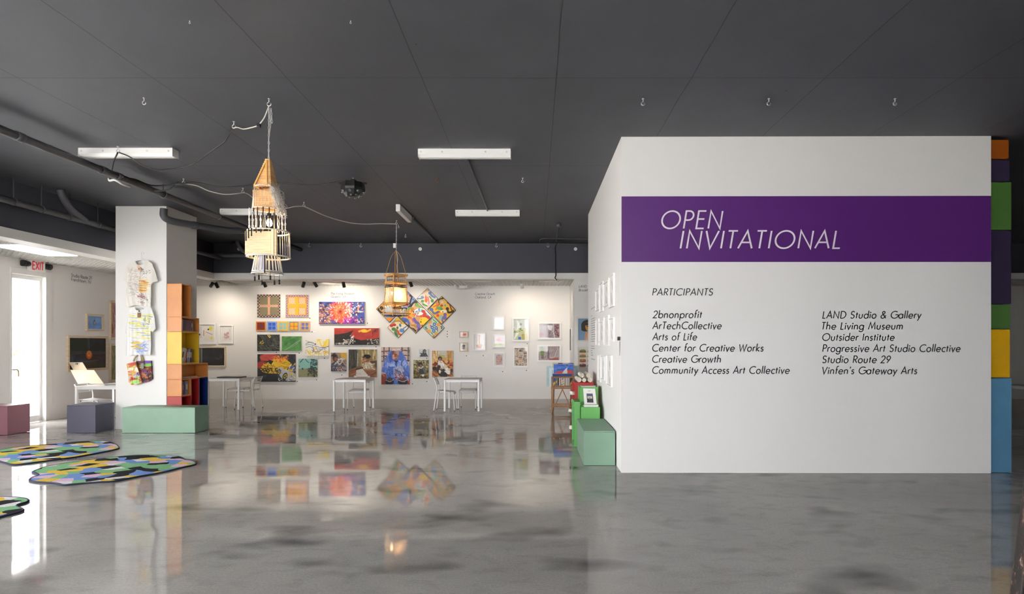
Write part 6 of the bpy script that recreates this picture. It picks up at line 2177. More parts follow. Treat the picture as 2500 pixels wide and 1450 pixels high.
pipe('curved charcoal pipe elbow at the top of the column', smooth_path([(-6.68, 10.62, 3.99), (-6.68, 10.62, 3.86), (-6.62, 10.7, 3.8), (-6.45, 11.0, 3.79), (-6.1, 11.6, 3.8), (-5.9, 12.0, 3.86)], 6), .062, rings=[((-6.4, 11.1, 3.79), (.5, .8, 0))])
pipe('dark pipe along the back beam partly behind the tall wooden lamp', smooth_path([(-8.0, 14.6, 3.75), (-7.3, 14.6, 3.75), (-6.6, 14.6, 3.72), (-6.3, 14.6, 3.75)], 4), .06, rings=[((-7.0, 14.6, 3.74), (1, 0, 0))], hangers=[(-7.5, 14.6, 3.75)])
pipe('elbow pipe rising from the back beam pipe to the ceiling', smooth_path([(-6.95, 14.5, 3.76), (-7.15, 14.45, 3.84), (-7.25, 14.4, 4.0), (-7.25, 14.4, ZC)], 5), .05)

# ------------------------------------------------------------------ eye hooks in the ceiling, round caps on the beam
def hook_mesh(mb, p, s=1.0):
    x, y, z = p
    mb.cyl((x, y, z), (x, y, z - .035 * s), .005 * s, 6)
    mb.cyl((x, y, z - .002), (x, y, z - .008), .012 * s, 8)
    pts = []
    for k in range(11):
        a = math.radians(90 + k * 30)
        pts.append((x + .017 * s * math.cos(a), y, z - .052 * s + .017 * s * math.sin(a)))
    mb.tube(pts, .0045 * s, 6)
    return mb
HK = [(352, 238, 'above the charcoal pipe and the first tube light'), (1570, 240, 'leftmost of three above the partition'), (1877, 240, 'middle of three above the partition'), (2185, 240, 'rightmost of three above the partition'),
      (463, 50, 'first of the row nearest the camera'), (856, 50, 'second of the row nearest the camera'), (1276, 434, 'behind the middle tube light'), (1068, 434, 'rusty, just behind the middle tube light'), (990, 572, 'close to the dark beam above the diamonds')]
for px, py, lb in HK:
    p = CE(px, py, 0)
    t = thing('eye_hook', 'small steel eye hook in the ceiling, ' + lb, 'hook', p, group='ceiling hooks')
    hook_mesh(MB(), p, .35 if 'nearest the camera' in lb else 1.05).build('hook_wire', M_CHROME if 'rusty' not in lb else mat('rusty_steel', '7A5238', .7, metal=.4), t, world=True)
for px, lb in ((755, 'between the two wooden lamps'), (881, 'between the two lamps, farther along'), (1212, 'below the farthest tube light'), (1338, 'near the thin bent conduit')):
    p = WP(px, 596, YBEAM - .03)
    t = thing('eye_hook', 'small steel eye hook at the dark beam, ' + lb, 'hook', p, group='ceiling hooks')
    hook_mesh(MB(), (p.x, p.y, ZC), 1.4).build('hook_wire', M_CHROME, t, world=True)
for px, lb in ((584, 'beside the tall wooden lamp'), (1026, 'above the diamond paintings'), (1405, 'nearest the partition')):
    p = WP(px, 608, YBEAM)
    t = thing('beam_cap', 'round white cap on the dark beam ' + lb, 'sprinkler cap', p, group='round caps on the beam')
    MB().tube([(p.x, YBEAM - .018, p.z), (p.x, YBEAM, p.z)], .042, 16).build('cap_disc', M_PLASTW, t, world=True)
    MB().tube([(p.x, YBEAM - .026, p.z), (p.x, YBEAM - .016, p.z)], .014, 10).build('cap_centre', M_CHROME, t, world=True)

# cord hooks and swagged cords
def hooked(label, px, py):
    p = CE(px, py, 0)
    t = thing('eye_hook', label, 'hook', p, group='ceiling hooks')
    hook_mesh(MB(), p, 1.15).build('hook_wire', M_CHROME, t, world=True)
    return Vector((p.x, p.y, p.z - .075))
h_top = hooked('steel eye hook carrying the chain of the tall wooden lamp', 657, 240)
h_b = hooked('steel eye hook holding the black cord left of the chain', 571, 296)
h_c = hooked('steel eye hook over the first tube light holding a black cord', 288, 357)
h_d = hooked('steel eye hook holding a pale cord beside the tall wooden lamp', 593, 459)
h_e = hooked('steel eye hook holding a pale cord between the two wooden lamps', 742, 493)
h_f = hooked('steel eye hook carrying the chain of the wooden lamp by the diamonds', 968, 538)
h_g = hooked('steel eye hook above the black effect light', 862, 434)
h_k = hooked('steel eye hook where several cords meet near the column', 448, 436)
def cord(label, pts, m, r=.006, n=5):
    t = thing('cord', label, 'cord', pts[0])
    MB().tube(smooth_path(pts, n), r, 6).build('cord_run', m, t, world=True)
    return t
def mid(a, b, f, dz, dx=0):
    p = a.lerp(b, f)
    return p + Vector((dx, 0, dz))
lampY = h_top.y
cord('clear cord from the lamp chain to the black plug', [h_top, mid(h_top, WP(633, 304, lampY + .1), .5, -.03), WP(633, 304, lampY + .1)], M_CORDW, .007)
t = thing('plug', 'black plug hanging on the cord beside the lamp chain', 'plug', WP(632, 305, lampY + .1))
p = WP(632, 305, lampY + .1)
MB().box(p.x - .02, p.x + .02, p.y - .016, p.y + .016, p.z - .028, p.z + .02).build('plug_body', M_BLACK, t, world=True, bevel=.008)
cord('pale cord from the black plug to its hook', [WP(630, 307, lampY + .1), WP(612, 312, 6.2), WP(594, 315, 6.4), WP(580, 311, 6.6), h_b], M_CORDW, .006)
cord('black cord sagging from the hook by the chain to the first tube light', [h_b, WP(562, 325, 7.0), WP(547, 347, 7.2), WP(515, 370, 7.4), WP(480, 395, 7.6), WP(450, 408, 7.7), WP(410, 413, 7.7), WP(380, 414, 7.65), WP(345, 402, 7.6), WP(315, 382, 7.55), h_c], M_CORDB, .008)
cord('black cord from the first tube light hook down to the pipe', [h_c, WP(284, 380, 7.5), WP(277, 395, 7.6), WP(273, 415, 7.7)], M_CORDB, .009)
pk = WP(290, 425, 8.2)
cord('black cord from the pipe to the hook near the column', [WP(285, 424, 8.25), WP(300, 433, 8.4), WP(330, 438, 8.7), WP(365, 452, 8.9), WP(400, 453, 9.0), WP(425, 450, 9.0), h_k], M_CORDB, .011)
cord('lower black cord along the pipe to the hook near the column', [WP(300, 432, 8.3), WP(335, 450, 8.8), WP(370, 465, 9.0), WP(410, 463, 9.0), WP(432, 446, 9.0), h_k], M_CORDB, .01)
cord('black cord from the hook near the column to the effect light', [h_k, WP(480, 446, 9.0), WP(540, 456, 9.0), WP(600, 454, 9.0), WP(640, 447, 9.0), WP(700, 447, 9.0), WP(750, 452, 9.0), WP(800, 449, 9.0), WP(845, 441, 8.96), h_g], M_CORDB, .011)
cord('pale cord from the hook near the column past the tall lamp', [h_k, WP(480, 453, 9.1), WP(510, 466, 9.2), WP(545, 474, 9.3), WP(575, 473, 9.4), h_d], M_CORDW, .008)
cord('pale cord behind the tall wooden lamp', [h_d, WP(608, 475, 9.6), WP(640, 500, 9.9), WP(690, 509, 10.2), WP(720, 504, 10.3), h_e], M_CORDW, .008)
cord('pale cord from the hook between the lamps to the lamp by the diamonds', [h_e, WP(765, 514, 10.6), WP(800, 529, 11.0), WP(850, 543, 11.4), WP(890, 547, 11.7), WP(930, 546, 11.9), h_f], M_CORDW, .009)
t = thing('cable_tie', 'white crumpled tape tied under the charcoal pipe', 'tape', WP(278, 438, 8.1))
MB().tube(smooth_path([WP(266, 436, 8.15), WP(268, 441, 8.1), WP(278, 439, 8.1), WP(288, 443, 8.12), WP(300, 450, 8.2), WP(318, 456, 8.4)], 5), .016, 7).build('tape_strip', M_PLASTW, t, world=True)


def chain(mb, p, q, pitch=.034, R=.012, r=.0035):
    p, q = Vector(p), Vector(q)
    n = max(2, int((q - p).length / pitch))
    for i in range(n):
        c = p.lerp(q, (i + .5) / n)
        pts = []
        for k in range(10):
            a = 2 * math.pi * k / 10
            u, v = R * .62 * math.cos(a), R * 1.75 * math.sin(a)
            pts.append(c + (Vector((u, 0, v)) if i % 2 else Vector((0, u, v))))
        mb.tube(pts, r, 5, closed=True)
    return mb

# ------------------------------------------------------------------ tall lamp of pine sticks, wires and chains
def bulb_mat(name, s):
    return mat(name, 'FFE2B0', .3, emit='FFC98A', estr=s)
def point_light(name, loc, power, parent, col=(1, .72, .42), r=.03):
    d = bpy.data.lights.new(name, 'POINT')
    d.energy = power
    d.color = col
    d.shadow_soft_size = r
    o = bpy.data.objects.new(name, d)
    COL.objects.link(o)
    o.parent = parent
    off = parent.location
    o.location = Vector(loc) - off
    return o
LY = h_top.y
LX = h_top.x
def L_(px, py, dy=0.0):
    return WP(px, py, LY + dy)
k = LY / F   # metres per pixel here
def lz(py): return ZW(py, LY)
lamp = thing('hanging_lamp', 'tall hanging lamp of pine sticks with a pointed wooden spire, wires and chains', 'pendant lamp', (LX, LY, lz(690)))
mb = MB()
chain(mb, (LX, LY, ZC - .09), (LX - .005, LY, lz(390)), .036)
chain(mb, (LX + .02, LY, ZC - .1), (LX + .025, LY + .01, lz(300)), .036)
mb.build('chain', M_CHROME, lamp, world=True)
MB().tube(smooth_path([(LX - .01, LY + .01, ZC - .1), (LX + .012, LY + .01, lz(300)), (LX - .008, LY + .01, lz(345)), (LX, LY + .01, lz(392))], 5), .005, 6).build('cord_run', M_CORDW, lamp, world=True)
cx = XW(650, LY)
# spire: log-cabin layers, narrowing upwards
mb = MB()
layers = 13
for i in range(layers):
    f = i / (layers - 1)
    w = .064 * (1 - f) + .024
    c = cx + (XW(655, LY) - XW(650, LY)) * f
    z0_ = lz(460) + (lz(389) - lz(460)) * i / layers
    z1_ = z0_ + (lz(389) - lz(460)) / layers * .93
    for s in (-1, 1):
        mb.box(c - w, c + w, LY + s * (w - .011) - .011, LY + s * (w - .011) + .011, z0_, z1_)
        mb.box(c + s * (w - .011) - .011, c + s * (w - .011) + .011, LY - w + .022, LY + w - .022, z0_, z1_)
mb.build('spire', M_PINE, lamp, world=True)
mb = MB()
tip = Vector((XW(654, LY), LY - .034, lz(393)))
for px in (633, 662):
    mb.bar(tip, (XW(px, LY), LY - .1, lz(457)), .013, .012, (0, -1, 0))
mb.build('spire_brace', mat('honey_pine', 'D2A05C', .5), lamp, world=True)
# slatted box behind the wire cage
def slat_panel(mb, x0, x1, y, z0, z1, n, th=.012):
    h = (z1 - z0) / n
    for i in range(n):
        mb.box(x0, x1, y - th / 2, y + th / 2, z0 + i * h, z0 + (i + .9) * h)
mb = MB()
slat_panel(mb, XW(615, LY), XW(672, LY), LY + .02, lz(511), lz(462), 13)
slat_panel(mb, XW(622, LY), XW(674, LY), LY + .1, lz(511), lz(470), 10)
mb.build('slat_panel', M_PINE, lamp, world=True)
def cage(mb, c, r0, z0_, r1, z1_, n, rr=.0035, skip=()):
    for i in range(n):
        if i in skip:
            continue
        a = 2 * math.pi * i / n
        mb.tube([(c[0] + r0 * math.cos(a), c[1] + r0 * math.sin(a), z0_), (c[0] + r1 * math.cos(a), c[1] + r1 * math.sin(a), z1_)], rr, 5)
M_WIRE = mat('pale_wire', 'D5D0C6', .4, metal=.5)
c1 = (XW(648, LY), LY)
mb = MB()
cage(mb, c1, .105, lz(458), .125, lz(511), 22, .0025)
mb.ring((c1[0], c1[1], lz(458)), .105, .006)
mb.ring((c1[0], c1[1], lz(511)), .125, .007)
mb.build('wire_cage', M_WIRE, lamp, world=True)
mb = MB()
cage(mb, (c1[0] + .005, LY), .125, lz(511), .13, lz(567), 14, .006)
mb.build('wire_cage', mat('dark_wire', '3A332C', .5), lamp, world=True)
mb = MB()
for i, px in enumerate((621, 629, 637, 648, 659)):
    chain(mb, (XW(px, LY), LY - .11, lz(513)), (XW(px, LY), LY - .11, lz(562)), .03, .01, .003)
for i, (px, d) in enumerate(((676, .02), (681, .0), (686, .03), (690, -.02), (694, .02))):
    chain(mb, (XW(px, LY), LY + d, lz(518)), (XW(px + 1, LY), LY + d, lz(567)), .03, .01, .003)
mb.build('chain', M_CHROME, lamp, world=True)
mb = MB()
for px, a, b in ((624, 566, 596), (630, 566, 590), (637, 566, 585), (648, 564, 577), (659, 564, 576), (668, 630, 672)):
    MB().cyl((XW(px, LY), LY - .2, lz(b)), (XW(px, LY), LY - .2, lz(a)), .006, 6).build('black_peg', M_BLACKM, lamp, world=True)
# wide drum: pine boards on one half, wires on the other
c2 = (XW(656, LY), LY)
mb = MB()
slat_panel(mb, XW(614, LY), XW(676, LY), LY - .13, lz(626), lz(570), 14)
mb.build('board_panel', M_PALEPINE, lamp, world=True)
mb = MB()
for px, dy in ((609, 0.0), (612, -.05), (673, -.15), (666, -.16)):
    mb.box(XW(px, LY + dy) - .012, XW(px, LY + dy) + .012, LY + dy - .012, LY + dy + .012, lz(629), lz(567))
mb.build('board_edge', M_PALEPINE, lamp, world=True)
for py, q in ((566.5, .2), (628, .205)):
    MB().ring((c2[0], c2[1], lz(py)), q, .0085, 'z', 28).build('drum_ring', mat('white_cord_ring', 'E6E0D4', .6), lamp, world=True)
mb = MB()
cage(mb, c2, .2, lz(566.5), .205, lz(628), 40, .003, skip=[i for i in range(40) if 19 < i < 37])
mb.build('drum_wire', M_WIRE, lamp, world=True)
c3 = (XW(653, LY), LY)
mb = MB()
cage(mb, c3, .115, lz(627), .145, lz(668), 24, .006)
mb.build('lower_stick', mat('bone_stick', 'DDD6C8', .5), lamp, world=True)
mb = MB()
for dx in (-.02, .0, .02):
    mb.box(c3[0] + dx * 1.3 - .012, c3[0] + dx * 1.3 + .012, LY - .12, LY - .112, lz(664), lz(626))
mb.build('acrylic_strip', mat('pale_lilac_acrylic', 'C9C4D5', .2), lamp, world=True)
mb = MB()
mb.ring((c3[0], c3[1], lz(668)), .146, .009, 'z', 24)
mb.ring((c3[0], c3[1], lz(664)), .143, .006, 'z', 24)
mb.build('lower_ring', mat('silver_thread', 'D9D7D2', .35, metal=.6), lamp, world=True)
mb = MB()
for px, dy, a in ((622, -.05, 676), (632, -.12, 675), (639, .1, 682), (660, -.13, 676), (670, .1, 682), (682, .0, 683)):
    mb = MB().cyl((XW(px, LY + dy), LY + dy, lz(a + 11)), (XW(px, LY + dy), LY + dy, lz(a)), .009, 8)
    mb.cyl((XW(px, LY + dy), LY + dy, lz(a) - .002), (XW(px, LY + dy), LY + dy, lz(668)), .002, 4)
    mb.build('black_peg', M_BLACKM, lamp, world=True)
# tangle of silver thread down one side
mb = MB()
r = random.Random(5)
for i in range(60):
    x, y_, z_ = XW(666 + r.uniform(-2, 3), LY), LY + r.uniform(-.09, .09), lz(444 + r.uniform(0, 12))
    pts = []
    for j in range(9):
        f = j / 8
        pts.append((x + (XW(688, LY) - XW(666, LY)) * (f ** .7) + r.uniform(-.028, .028), y_ + r.uniform(-.03, .03), z_ + (lz(528) - lz(448)) * f * r.uniform(.85, 1.0)))
    mb.tube(smooth_path(pts, 3), .0017, 4, cap=False)
mb.build('silver_thread', mat('silver_thread', 'D9D7D2', .35, metal=.6), lamp, world=True)
bp = Vector((XW(657.5, LY), LY, lz(545)))
mb = MB().lathe([(.005, .045), (.022, .03), (.03, .0), (.022, -.025), (.004, -.035)], bp, 14)
mb.build('bulb', bulb_mat('warm_bulb', 90), lamp, world=True)
MB().cyl(bp + Vector((0, 0, .045)), bp + Vector((0, 0, .1)), .02, 12).build('bulb_socket', M_BLACK, lamp, world=True)
point_light('bulb_light', bp + Vector((0, 0, -.06)), 5, lamp)

# ------------------------------------------------------------------ square lamp of pine sticks by the diamonds
Y2 = h_f.y
X2 = XW(966.5, Y2)
k2 = Y2 / F
def z2(py): return ZW(py, Y2)
lamp2 = thing('hanging_lamp', 'square hanging lamp of wooden sticks with two lit bulbs in front of the diamond paintings', 'pendant lamp', (X2, Y2, z2(778)))
mb = MB()
chain(mb, (h_f.x, Y2, ZC - .09), (XW(967, Y2), Y2, z2(612)), .04, .014, .004)
chain(mb, (h_f.x + .03, Y2, z2(549)), (h_f.x + .05, Y2, z2(556)), .03)
mb.build('chain', M_CHROME, lamp2, world=True)
MB().box(XW(960, Y2), XW(966, Y2), Y2 - .01, Y2 + .01, z2(605), z2(594)).build('paper_tag', M_PAPER, lamp2, world=True)
mb = MB()
top = Vector((XW(967, Y2), Y2, z2(611)))
ww = .205
cr = [(X2 - ww, Y2), (X2, Y2 - ww), (X2 + ww, Y2), (X2, Y2 + ww)]
for (x, y_) in (cr[0], cr[2], cr[3]):
    e = Vector((x * .98 + X2 * .02, y_, z2(668)))
    mb.tube(smooth_path([top, top.lerp(e, .25) + Vector(((x - X2) * .2, 0, 0)), top.lerp(e, .6) + Vector(((x - X2) * .12, 0, 0)), e], 5), .006, 6)
mb.build('sling', mat('tan_string', 'A5845A', .8), lamp2, world=True)
MB().cyl((X2 - .01, Y2 - .03, z2(770)), (XW(965.5, Y2), Y2 - .02, z2(612)), .011, 8).build('centre_rod', mat('rod_pine', 'A87A48', .5), lamp2, world=True)
MB().tube(smooth_path([top, (XW(971, Y2), Y2, z2(630)), (XW(969, Y2), Y2, z2(650)), (XW(970, Y2), Y2, z2(668))], 5), .006, 6).build('cord_run', M_CORDW, lamp2, world=True)
def sq(mb, r, z, w, h, ext=.03):
    c = [Vector((X2 - r, Y2, z)), Vector((X2, Y2 - r, z)), Vector((X2 + r, Y2, z)), Vector((X2, Y2 + r, z))]
    for i in range(4):
        a, b = c[i], c[(i + 1) % 4]
        d = (b - a).normalized() * ext
        mb.bar(a - d, b + d + Vector((0, 0, .0)), w, h)
for py, r, w in ((671, .215, .026), (674, .21, .02), (690, .225, .03), (740, .24, .026), (744, .24, .02), (766, .265, .024)):
    mb = MB()
    sq(mb, r, z2(py) + (.004 if w == .02 else 0), w, w)
    mb.build('stick_frame', M_PINE, lamp2, world=True)
for py, r in ((697, .2), (701, .21), (752, .22), (771, .235)):
    mb = MB()
    sq(mb, r, z2(py), .016, .014, .02)
    mb.build('dark_stick', mat('dark_walnut', '2E2420', .6), lamp2, world=True)
mb = MB()
for (r0, r1, a, b) in ((.2, .2, 671, 690), (.205, .235, 690, 742), (.23, .255, 742, 772)):
    for q in range(4):
        ang = math.pi / 2 * q
        mb.bar((X2 + r0 * math.cos(ang), Y2 + r0 * math.sin(ang), z2(a)), (X2 + r1 * math.cos(ang), Y2 + r1 * math.sin(ang), z2(b)), .022, .022, (0, 1, 0))
mb.build('corner_post', M_PINE, lamp2, world=True)
# slatted panel on one face, translucent paper on the next
mb = MB()
A_, B_ = Vector((X2 - .225, Y2 - .0, 0)), Vector((X2, Y2 - .225, 0))
for i in range(7):
    f = .06 + i * .145
    p = A_.lerp(B_, f)
    mb.bar(p + Vector((.02, 0, z2(702))), p + Vector((-.004, 0, z2(739))), .028, .008, (-.7, -.7, 0))
mb.build('side_slat', M_PALEPINE, lamp2, world=True)
pm_ = bpy.data.materials.new('lamp_paper')
pm_.use_nodes = True
nt = pm_.node_tree
nt.nodes.remove(nt.nodes['Principled BSDF'])
tr, df, mx = nt.nodes.new('ShaderNodeBsdfTranslucent'), nt.nodes.new('ShaderNodeBsdfDiffuse'), nt.nodes.new('ShaderNodeMixShader')
tr.inputs[0].default_value = (.9, .72, .5, 1)
df.inputs[0].default_value = (.75, .6, .45, 1)
mx.inputs[0].default_value = .5
nt.links.new(tr.outputs[0], mx.inputs[1])
nt.links.new(df.outputs[0], mx.inputs[2])
nt.links.new(mx.outputs[0], nt.nodes['Material Output'].inputs['Surface'])
C_ = Vector((X2 + .225, Y2, 0))
mb = MB()
mb.add([B_ + Vector((.01, 0, z2(739))), C_ + Vector((-.01, 0, z2(739))), C_ + Vector((-.015, 0, z2(704))), B_ + Vector((.005, 0, z2(704)))], [(0, 1, 2, 3)])
mb.build('paper_shade', pm_, lamp2, world=True)
mb = MB()
mb.add([C_ + Vector((-.01, 0, z2(739))), Vector((X2, Y2 + .22, z2(739))), Vector((X2, Y2 + .22, z2(704))), C_ + Vector((-.01, 0, z2(704)))], [(0, 1, 2, 3)])
mb.build('paper_shade', pm_, lamp2, world=True)
# clear glass tubes: short ones round the top, long ones hanging below
mb = MB()
D_ = Vector((X2, Y2 + .2, 0))
for a, b in ((A_, B_), (B_, C_), (C_, D_), (D_, A_)):
    for i in range(6):
        p = a.lerp(b, .1 + i * .16)
        p = Vector((X2, Y2, 0)).lerp(p, .86)
        p.z = 0
        mb.cyl(p + Vector((0, 0, z2(688))), p + Vector((0, 0, z2(674))), .013, 8)
mb.build('glass_tube', M_CRYSTAL, lamp2, world=True)
mb = MB()
r = random.Random(8)
for a, b, top_, bot in ((A_, B_, 748, 763), (B_, C_, 757, 772)):
    for i in range(8):
        p = a.lerp(b, .1 + i * .115)
        p.z = 0
        j = r.uniform(-2, 2)
        mb.cyl(p + Vector((0, 0, z2(bot + j * .4))), p + Vector((0, 0, z2(top_ + j))), .013, 8)
mb.build('glass_tube', mat('frosted_tube', 'E9E6E2', .15, spec=.9), lamp2, world=True)
MB().lathe([(.005, .02), (.024, .008), (.024, -.012), (.005, -.022)], (XW(995, Y2), Y2 - .05, z2(744)), 10).build('red_bead', mat('red_bead_paint', 'C8302A', .3), lamp2, world=True)
MB().bar((XW(966, Y2), Y2 - .26, z2(754)), (XW(993, Y2), Y2 - .05, z2(745)), .014, .012).build('loose_stick', mat('dark_walnut', '2E2420', .6), lamp2, world=True)
for i, dx in enumerate((-.065, .045)):
    bp = Vector((X2 + dx, Y2 - .06, z2(717)))
    MB().lathe([(.004, .04), (.02, .028), (.028, .0), (.02, -.022), (.004, -.032)], bp, 14).build('bulb', bulb_mat('warm_bulb', 90), lamp2, world=True)
    MB().cyl(bp + Vector((0, 0, .04)), bp + Vector((0, 0, .09)), .018, 10).build('bulb_socket', M_BLACK, lamp2, world=True)
    point_light('bulb_light', bp + Vector((0, -.01, -.06)), 2.2, lamp2)

# ------------------------------------------------------------------ black effect light
Ye = h_g.y
pe = WP(862, 462, Ye)
t = thing('effect_light', 'black octagonal effect light with round lenses hanging under the ceiling', 'stage light', (pe.x, Ye, pe.z - .14))
kk = Ye / F
def oct_(r, z):
    return [(pe.x + r * math.cos(math.pi / 8 + i * math.pi / 4), Ye + r * math.sin(math.pi / 8 + i * math.pi / 4), z) for i in range(8)]
def ze(py): return ZW(py, Ye)
mb = MB()
for (r0, a, r1, b) in ((.165, 447, .18, 460), (.18, 460, .178, 466)):
    v = oct_(r0, ze(a)) + oct_(r1, ze(b))
    mb.add(v, [(i, (i + 1) % 8, 8 + (i + 1) % 8, 8 + i) for i in range(8)] + [tuple(range(8))])
mb.build('housing', M_BLACK, t, world=True)
mb = MB()
v = oct_(.178, ze(466)) + oct_(.125, ze(477)) + oct_(.05, ze(481))
mb.add(v, [(i, (i + 1) % 8, 8 + (i + 1) % 8, 8 + i) for i in range(8)] + [(8 + i, 8 + (i + 1) % 8, 16 + (i + 1) % 8, 16 + i) for i in range(8)] + [tuple(range(16, 24))])
mb.build('lens_dome', M_BLACK, t, world=True)
ML = mat('lens_glass', '6A6E74', .08, spec=.9, metal=.6)
for i in range(8):
    a = i * math.pi / 4
    for rr, py, q in ((.158, 470, .026), (.1, 478, .018)):
        c = Vector((pe.x + rr * math.cos(a), Ye + rr * math.sin(a), ze(py)))
        n = Vector((math.cos(a), math.sin(a), -.9)).normalized()
        MB().tube([c - n * .01, c + n * .014], [q, q * .9], 10).build('lens', ML, t, world=True)
mb = MB()
mb.box(pe.x - .205, pe.x + .205, Ye - .03, Ye + .03, ze(449), ze(446.5))
mb.tube(smooth_path([(pe.x - .06, Ye, ze(447)), (pe.x - .04, Ye, ze(441)), (pe.x, Ye, ze(438)), (pe.x + .04, Ye, ze(441)), (pe.x + .06, Ye, ze(447))], 4), .01, 6)
mb.cyl((pe.x - .03, Ye, ze(444)), (pe.x + .03, Ye, ze(444)), .03, 10)
mb.build('mounting_bracket', M_BLACKM, t, world=True)

# ------------------------------------------------------------------ spotlights below the grid
def spot(label, px, py, ang, tilt, Y=15.55, col=None, power=36, target=None, name='spotlight', white=False):
    c = WP(px, py, Y)
    m = M_PLASTW if white else M_BLACK
    t = thing(name, label, 'spotlight', (c.x, Y, ZG))
    d = Vector((math.sin(math.radians(ang)), .55, -math.cos(math.radians(ang)))).normalized()
    MB().cyl((c.x, Y, ZG), (c.x, Y, c.z + .02), .012, 8).build('stem', m, t, world=True)
    h = MB().tube([c - d * .07, c - d * .062, c + d * .075], [.036, .042, .044], 14).build('spot_head', m, t, world=True)
    MB().tube([c + d * .074, c + d * .0765], .036, 14).build('spot_lens', mat('lit_lens', 'FFE9C8', .3, emit='FFE3B8', estr=6), t, world=True)
    if power:
        L = bpy.data.lights.new('spot_beam', 'SPOT')
        L.energy = power
        L.color = (1, .89, .74)
        L.spot_size = math.radians(130)
        L.spot_blend = 1.0
        L.shadow_soft_size = .04
        o = bpy.data.objects.new('spot_beam', L)
        COL.objects.link(o)
        o.parent = t
        p = c + d * .1
        o.location = p - t.location
        tg = WP(target[0], target[1] + 30, YB) if target else p + d
        o.rotation_mode = 'QUATERNION'
        o.rotation_quaternion = (tg - p).to_track_quat('-Z', 'Y')
    return t
spot('black spotlight pointing away from the column, left one of the pair by the column', 517, 695, -48, 0, target=(540, 800))
spot('black spotlight of the pair by the column, right one hanging straight', 529, 696, 14, 0, target=(520, 810), power=24)
spot('black spotlight above the olive checkered painting', 646, 694, 12, 0, target=(655, 770))
spot('black spotlight above the orange checkered painting, tilted', 741, 694.5, -30, 0, target=(700, 800))
spot('black spotlight between the checkered and the radial flower paintings', 770, 694, 25, 0, target=(850, 730))
spot('black spotlight above the lettering and the radial flower painting', 839, 694.5, 4, 0, target=(860, 745))
spot('black spotlight behind the lamp by the diamonds', 1003, 693, 14, 0, target=(1010, 780), power=42)
spot('small white spotlight above the tall tower drawing', 1274, 697, 10, 0, target=(1272, 780), white=True, power=36)
spot('small white spotlight at the grid corner above the wide grey drawings', 1359, 683, 25, 0, target=(1340, 830), white=True, power=28, Y=15.3)
# twin emergency light
c = WP(1128, 701, 16.2)
t = thing('emergency_light', 'white twin headed emergency light below the grid, right of the diamonds', 'emergency light', (c.x, 16.2, ZG))
MB().prism([(c.x - .09, 16.2, c.z - .03), (c.x + .09, 16.2, c.z - .03), (c.x + .07, 16.2, c.z + .035), (c.x - .07, 16.2, c.z + .035)], (0, .08, 0)).build('lamp_body', M_PLASTW, t, world=True)
for s in (-1, 1):
    MB().tube([(c.x + s * .1, 16.2, c.z + .0), (c.x + s * .19, 16.12, c.z + .02)], [.03, .055], 12).build('lamp_head', M_PLASTW, t, world=True)
MB().cyl((c.x, 16.24, c.z), (c.x, 16.24, ZG), .03, 10).build('stem', M_PLASTW, t, world=True)

# ------------------------------------------------------------------ EXIT sign over the glass door
Ya, Yb_ = 11.47, 11.83
ze0, ze1 = ZW(662, 11.65), ZW(637, 11.65)
t = thing('exit_sign', 'white EXIT sign with red letters and two black lamp heads above the glass door', 'sign', (XL + .05, 11.65, ze0))
MB().box(XL + .02, XL + .08, Ya, Yb_, ze0, ze1).build('sign_box', mat('sign_white', 'F0EEEC', .4), t, world=True, bevel=.004)
lettering_line('sign_text', 'EXIT', mat('sign_red', 'C0202E', .4, emit='C0202E', estr=.25), (XL + .083, Ya + .05, ze0 + .03), (0, 1, 0), .27, ze1 - ze0 - .055, 17, t, 0, 6)
for y_, s in ((Ya - .06, -1), (Yb_ + .08, 1)):
    hd = MB()
    hd.tube([(XL + .05, y_ - .07 * 1, (ze0 + ze1) / 2 + .02), (XL + .05, y_ + .07, (ze0 + ze1) / 2 + .02)], [.062, .05] if s < 0 else [.05, .062], 14)
    hd.build('lamp_head', M_BLACK, t, world=True)
# low wall socket
t = thing('wall_socket', 'small pale socket plate low on the side wall near the slate bench', 'socket', (XL, 12.0, .08))
MB().box(XL, XL + .01, 11.95, 12.03, .1, .2).build('plate', M_PLASTW, t, world=True)

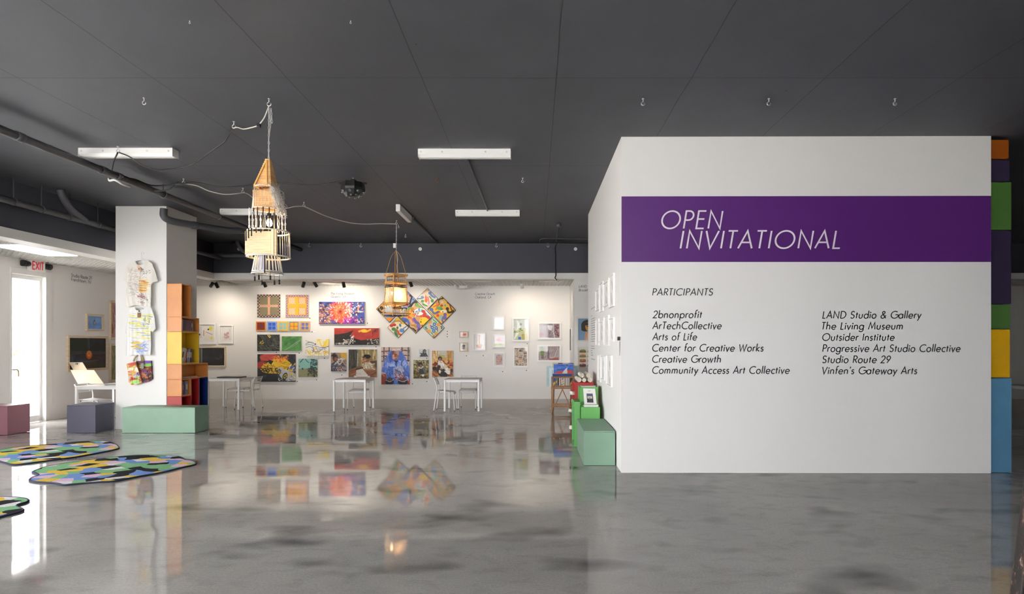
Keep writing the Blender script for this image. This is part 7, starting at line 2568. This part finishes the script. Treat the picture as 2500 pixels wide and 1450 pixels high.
# ------------------------------------------------------------------ paint-flaked steel post leaning at the right edge
m = bpy.data.materials.new('flaking_black_paint')
m.use_nodes = True
nt = m.node_tree
p = nt.nodes['Principled BSDF']
tc = nt.nodes.new('ShaderNodeTexCoord')
mp = nt.nodes.new('ShaderNodeMapping')
mp.inputs['Scale'].default_value = (1, 1, .35)
n1 = nt.nodes.new('ShaderNodeTexNoise')
n1.inputs['Scale'].default_value = 34
n1.inputs['Detail'].default_value = 8
n1.inputs['Roughness'].default_value = .7
rr = nt.nodes.new('ShaderNodeValToRGB')
for q in range(2):
    rr.color_ramp.elements.new(.5)
for e, (pos, c) in zip(rr.color_ramp.elements, ((.0, '0E0C0B'), (.54, '1A1513'), (.6, '4A2C1E'), (.68, 'B5A99C'))):
    e.position = pos
    e.color = (*lin(c), 1)
nt.links.new(tc.outputs['Object'], mp.inputs['Vector'])
nt.links.new(mp.outputs['Vector'], n1.inputs['Vector'])
nt.links.new(n1.outputs['Fac'], rr.inputs['Fac'])
nt.links.new(rr.outputs['Color'], p.inputs['Base Color'])
p.inputs['Roughness'].default_value = .55
b = nt.nodes.new('ShaderNodeBump')
b.inputs['Strength'].default_value = .5
b.inputs['Distance'].default_value = .01
nt.links.new(n1.outputs['Fac'], b.inputs['Height'])
nt.links.new(b.outputs['Normal'], p.inputs['Normal'])
Yp = 2.5
a, b_ = WP(2500, 1150, Yp), WP(2463, 1450, Yp)
d = (a - b_) / (a.z - b_.z)
foot = b_ - d * b_.z
top = foot + d * 3.2
t = thing('leaning_post', 'leaning post with flaking black paint at the picture edge, nearest the camera', 'post', foot)
mb = MB()
w_ = .09
foot, top = foot - Vector((0, .06, 0)), top - Vector((0, .06, 0))
mb.add([foot, foot + Vector((w_, 0, 0)), foot + Vector((w_, .06, 0)), foot + Vector((0, .06, 0)), top, top + Vector((w_, 0, 0)), top + Vector((w_, .06, 0)), top + Vector((0, .06, 0))],
       [(3, 2, 1, 0), (4, 5, 6, 7), (0, 1, 5, 4), (1, 2, 6, 5), (2, 3, 7, 6), (3, 0, 4, 7)])
mb.build('post_bar', m, t, world=True, bevel=.006)
